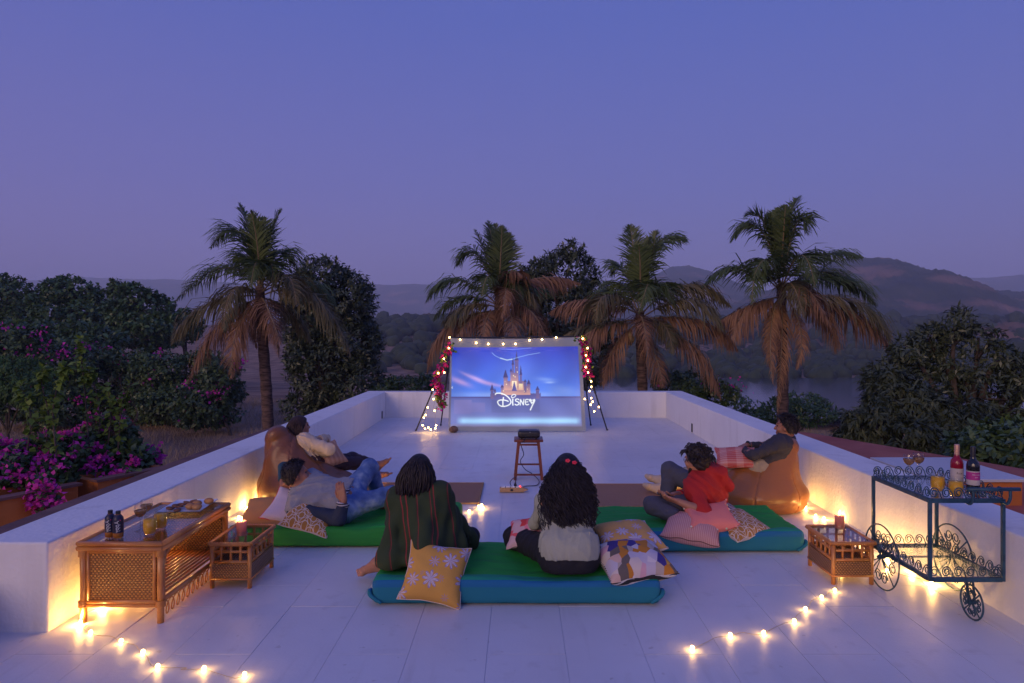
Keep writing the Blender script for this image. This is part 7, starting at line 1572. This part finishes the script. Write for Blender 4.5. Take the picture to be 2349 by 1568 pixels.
string('fairy lights curling over floor in front of coffee table and along wall', fl((561, 1550), (468, 1536), (362, 1531), (328, 1498), (278, 1473), (208, 1453), (186, 1428)) + wall_l + [G(548, 1187, .01), G(566, 1166, .01), G(574, 1161, .01), G(604, 1145, .01), np.array([-2.66, 7.1, .012])], 2.9, 6, 5, seed=3)
string('fairy lights peeping out between bean bag and green mattress', [G(700, 1128, .01), np.array([-1.95, 6.70, .02]), G(783, 1103, .012), G(860, 1112, .012)], 0.5, seed=4)
string('bundled fairy lights glowing beside corner of jute mat', [np.array([-.50, 6.66, .012]), G(1098, 1163, .012), G(1105, 1160, .02), G(1108, 1166, .012), G(1102, 1167, .012)], 0.3, lamp_every=2, seed=5, wig=.03)
wall_r = [np.array([2.95, y, .012]) + r_.normal(0, .03, 3) * (1, 1, 0) for y in (4.75, 5.05, 5.35, 5.65)]
string('fairy lights trailing over open floor towards side table by cart', fl((1588, 1489), (1675, 1459), (1752, 1454), (1822, 1427), (1848, 1399), (1885, 1372), (1915, 1356)) + [np.array([2.40, 4.98, .012]), G(2034, 1309, .01)] + wall_r + [G(1930, 1192, .01), G(1890, 1190, .01), G(1871, 1184, .01), G(1848, 1163, .01), np.array([2.98, 7.05, .012])], 2.7, 9, 5, seed=6)
string('fairy lights tucked behind the mattress of man in red', [G(1671, 1160, .012), G(1655, 1146, .02), G(1600, 1150, .02), G(1545, 1148, .02)], 0.6, seed=7)
# screen lights
top_pts = [W(*zS(x, y), 12.14 - .02) for x, y in ((505, 170), (640, 196), (742, 205), (866, 206), (970, 205), (1088, 175), (1194, 168), (1312, 150))]
string('fairy lights draped along top hem of the film screen', [s_tl + (-.01, -.03, .01)] + top_pts + [s_tr + (0.01, -.03, 0)], 0.035, rb=.013, seed=8, wig=.012, lr=.015, lz=0.0)
lpts = [W(*zS(x, y), 11.97) for x, y in ((410, 240), (368, 330), (320, 450), (372, 445), (275, 590), (282, 668), (290, 765), (303, 890), (297, 915), (258, 925), (238, 908), (210, 918), (190, 888), (200, 825), (216, 802), (232, 738))]
for q in lpts: q[2] = max(q[2], .012)
string('fairy lights dangling from screen stand into a loop on floor', lpts, 0.10, rb=.012, lamp_every=1, seed=9, wig=.02)
rpts = [W(*zS(x, y), 11.97) for x, y in ((1535, 160), (1575, 240), (1562, 300), (1578, 345), (1560, 400), (1580, 445), (1605, 520), (1607, 565), (1592, 600), (1606, 660), (1602, 715), (1632, 772), (1670, 735), (1618, 690), (1552, 668))]
string('fairy lights hanging free from screen stand on the lake side', rpts, 0.08, rb=.012, lamp_every=2, seed=10, wig=.025)
# ---------------------------------------------------------------- bougainvillea garlands on the stands
M['bract_red'] = mat('bract_red', (.55, .010, .12), (.75, .04, .34), 8, .6, island=.8, trans=.3, spec=.2)
def garland(label, pts, n, seed, wid, red=False):
    r = np.random.default_rng(seed); P = spline([np.asarray(p) for p in pts], 12); base = P[0].copy(); t = thing('flower_garland', label, 'garland', base, group='bougainvillea garlands')
    MB().tube(P, np.linspace(.008, .003, len(P)), 5).build('stem', M['wire_green'], t, off=base)
    def put(n, size, m, name, w):
        idx = r.random(n) * (len(P) - 1); i0 = np.clip(idx.astype(int), 0, len(P) - 2); f = (idx - i0)[:, None]; C = P[i0] * (1 - f) + P[i0 + 1] * f + r.normal(0, 1, (n, 3)) * (w, w * .7, w)
        C = np.repeat(C, 3, 0) + r.normal(0, size * .25, (n * 3, 3)); k = len(C); D = unit(r, k); U = unit(r, k); U -= D * np.sum(U * D, 1)[:, None]; U /= np.linalg.norm(U, axis=1)[:, None]
        V, Q = leaf_quads(C, D, U, np.full(k, size), np.full(k, size * .42), r, .45); o = obj(name, mesh_from(name, V - base, Q), m, t); o['kind'] = 'stuff'
    put(n, .075, M['bract_red'] if red else M['bract'], 'blossom', wid); put(n // 2, .06, M['bract'], 'blossom_magenta', wid); put(int(n * .8), .07, M['leaf_lime'], 'leaves', wid * 1.25)
garland('bougainvillea garland trailing low on screen stand near the bean bag woman', [W(*zS(x, y), 12.03) for x, y in ((420, 215), (395, 290), (350, 390), (315, 480), (325, 560), (340, 650), (330, 745))], 62, 3, .030, True)
garland('short bright bougainvillea garland on screen stand on lake side', [W(*zS(x, y), 12.03) for x, y in ((1525, 165), (1555, 220), (1572, 300), (1570, 390), (1575, 470))], 66, 5, .028, True)
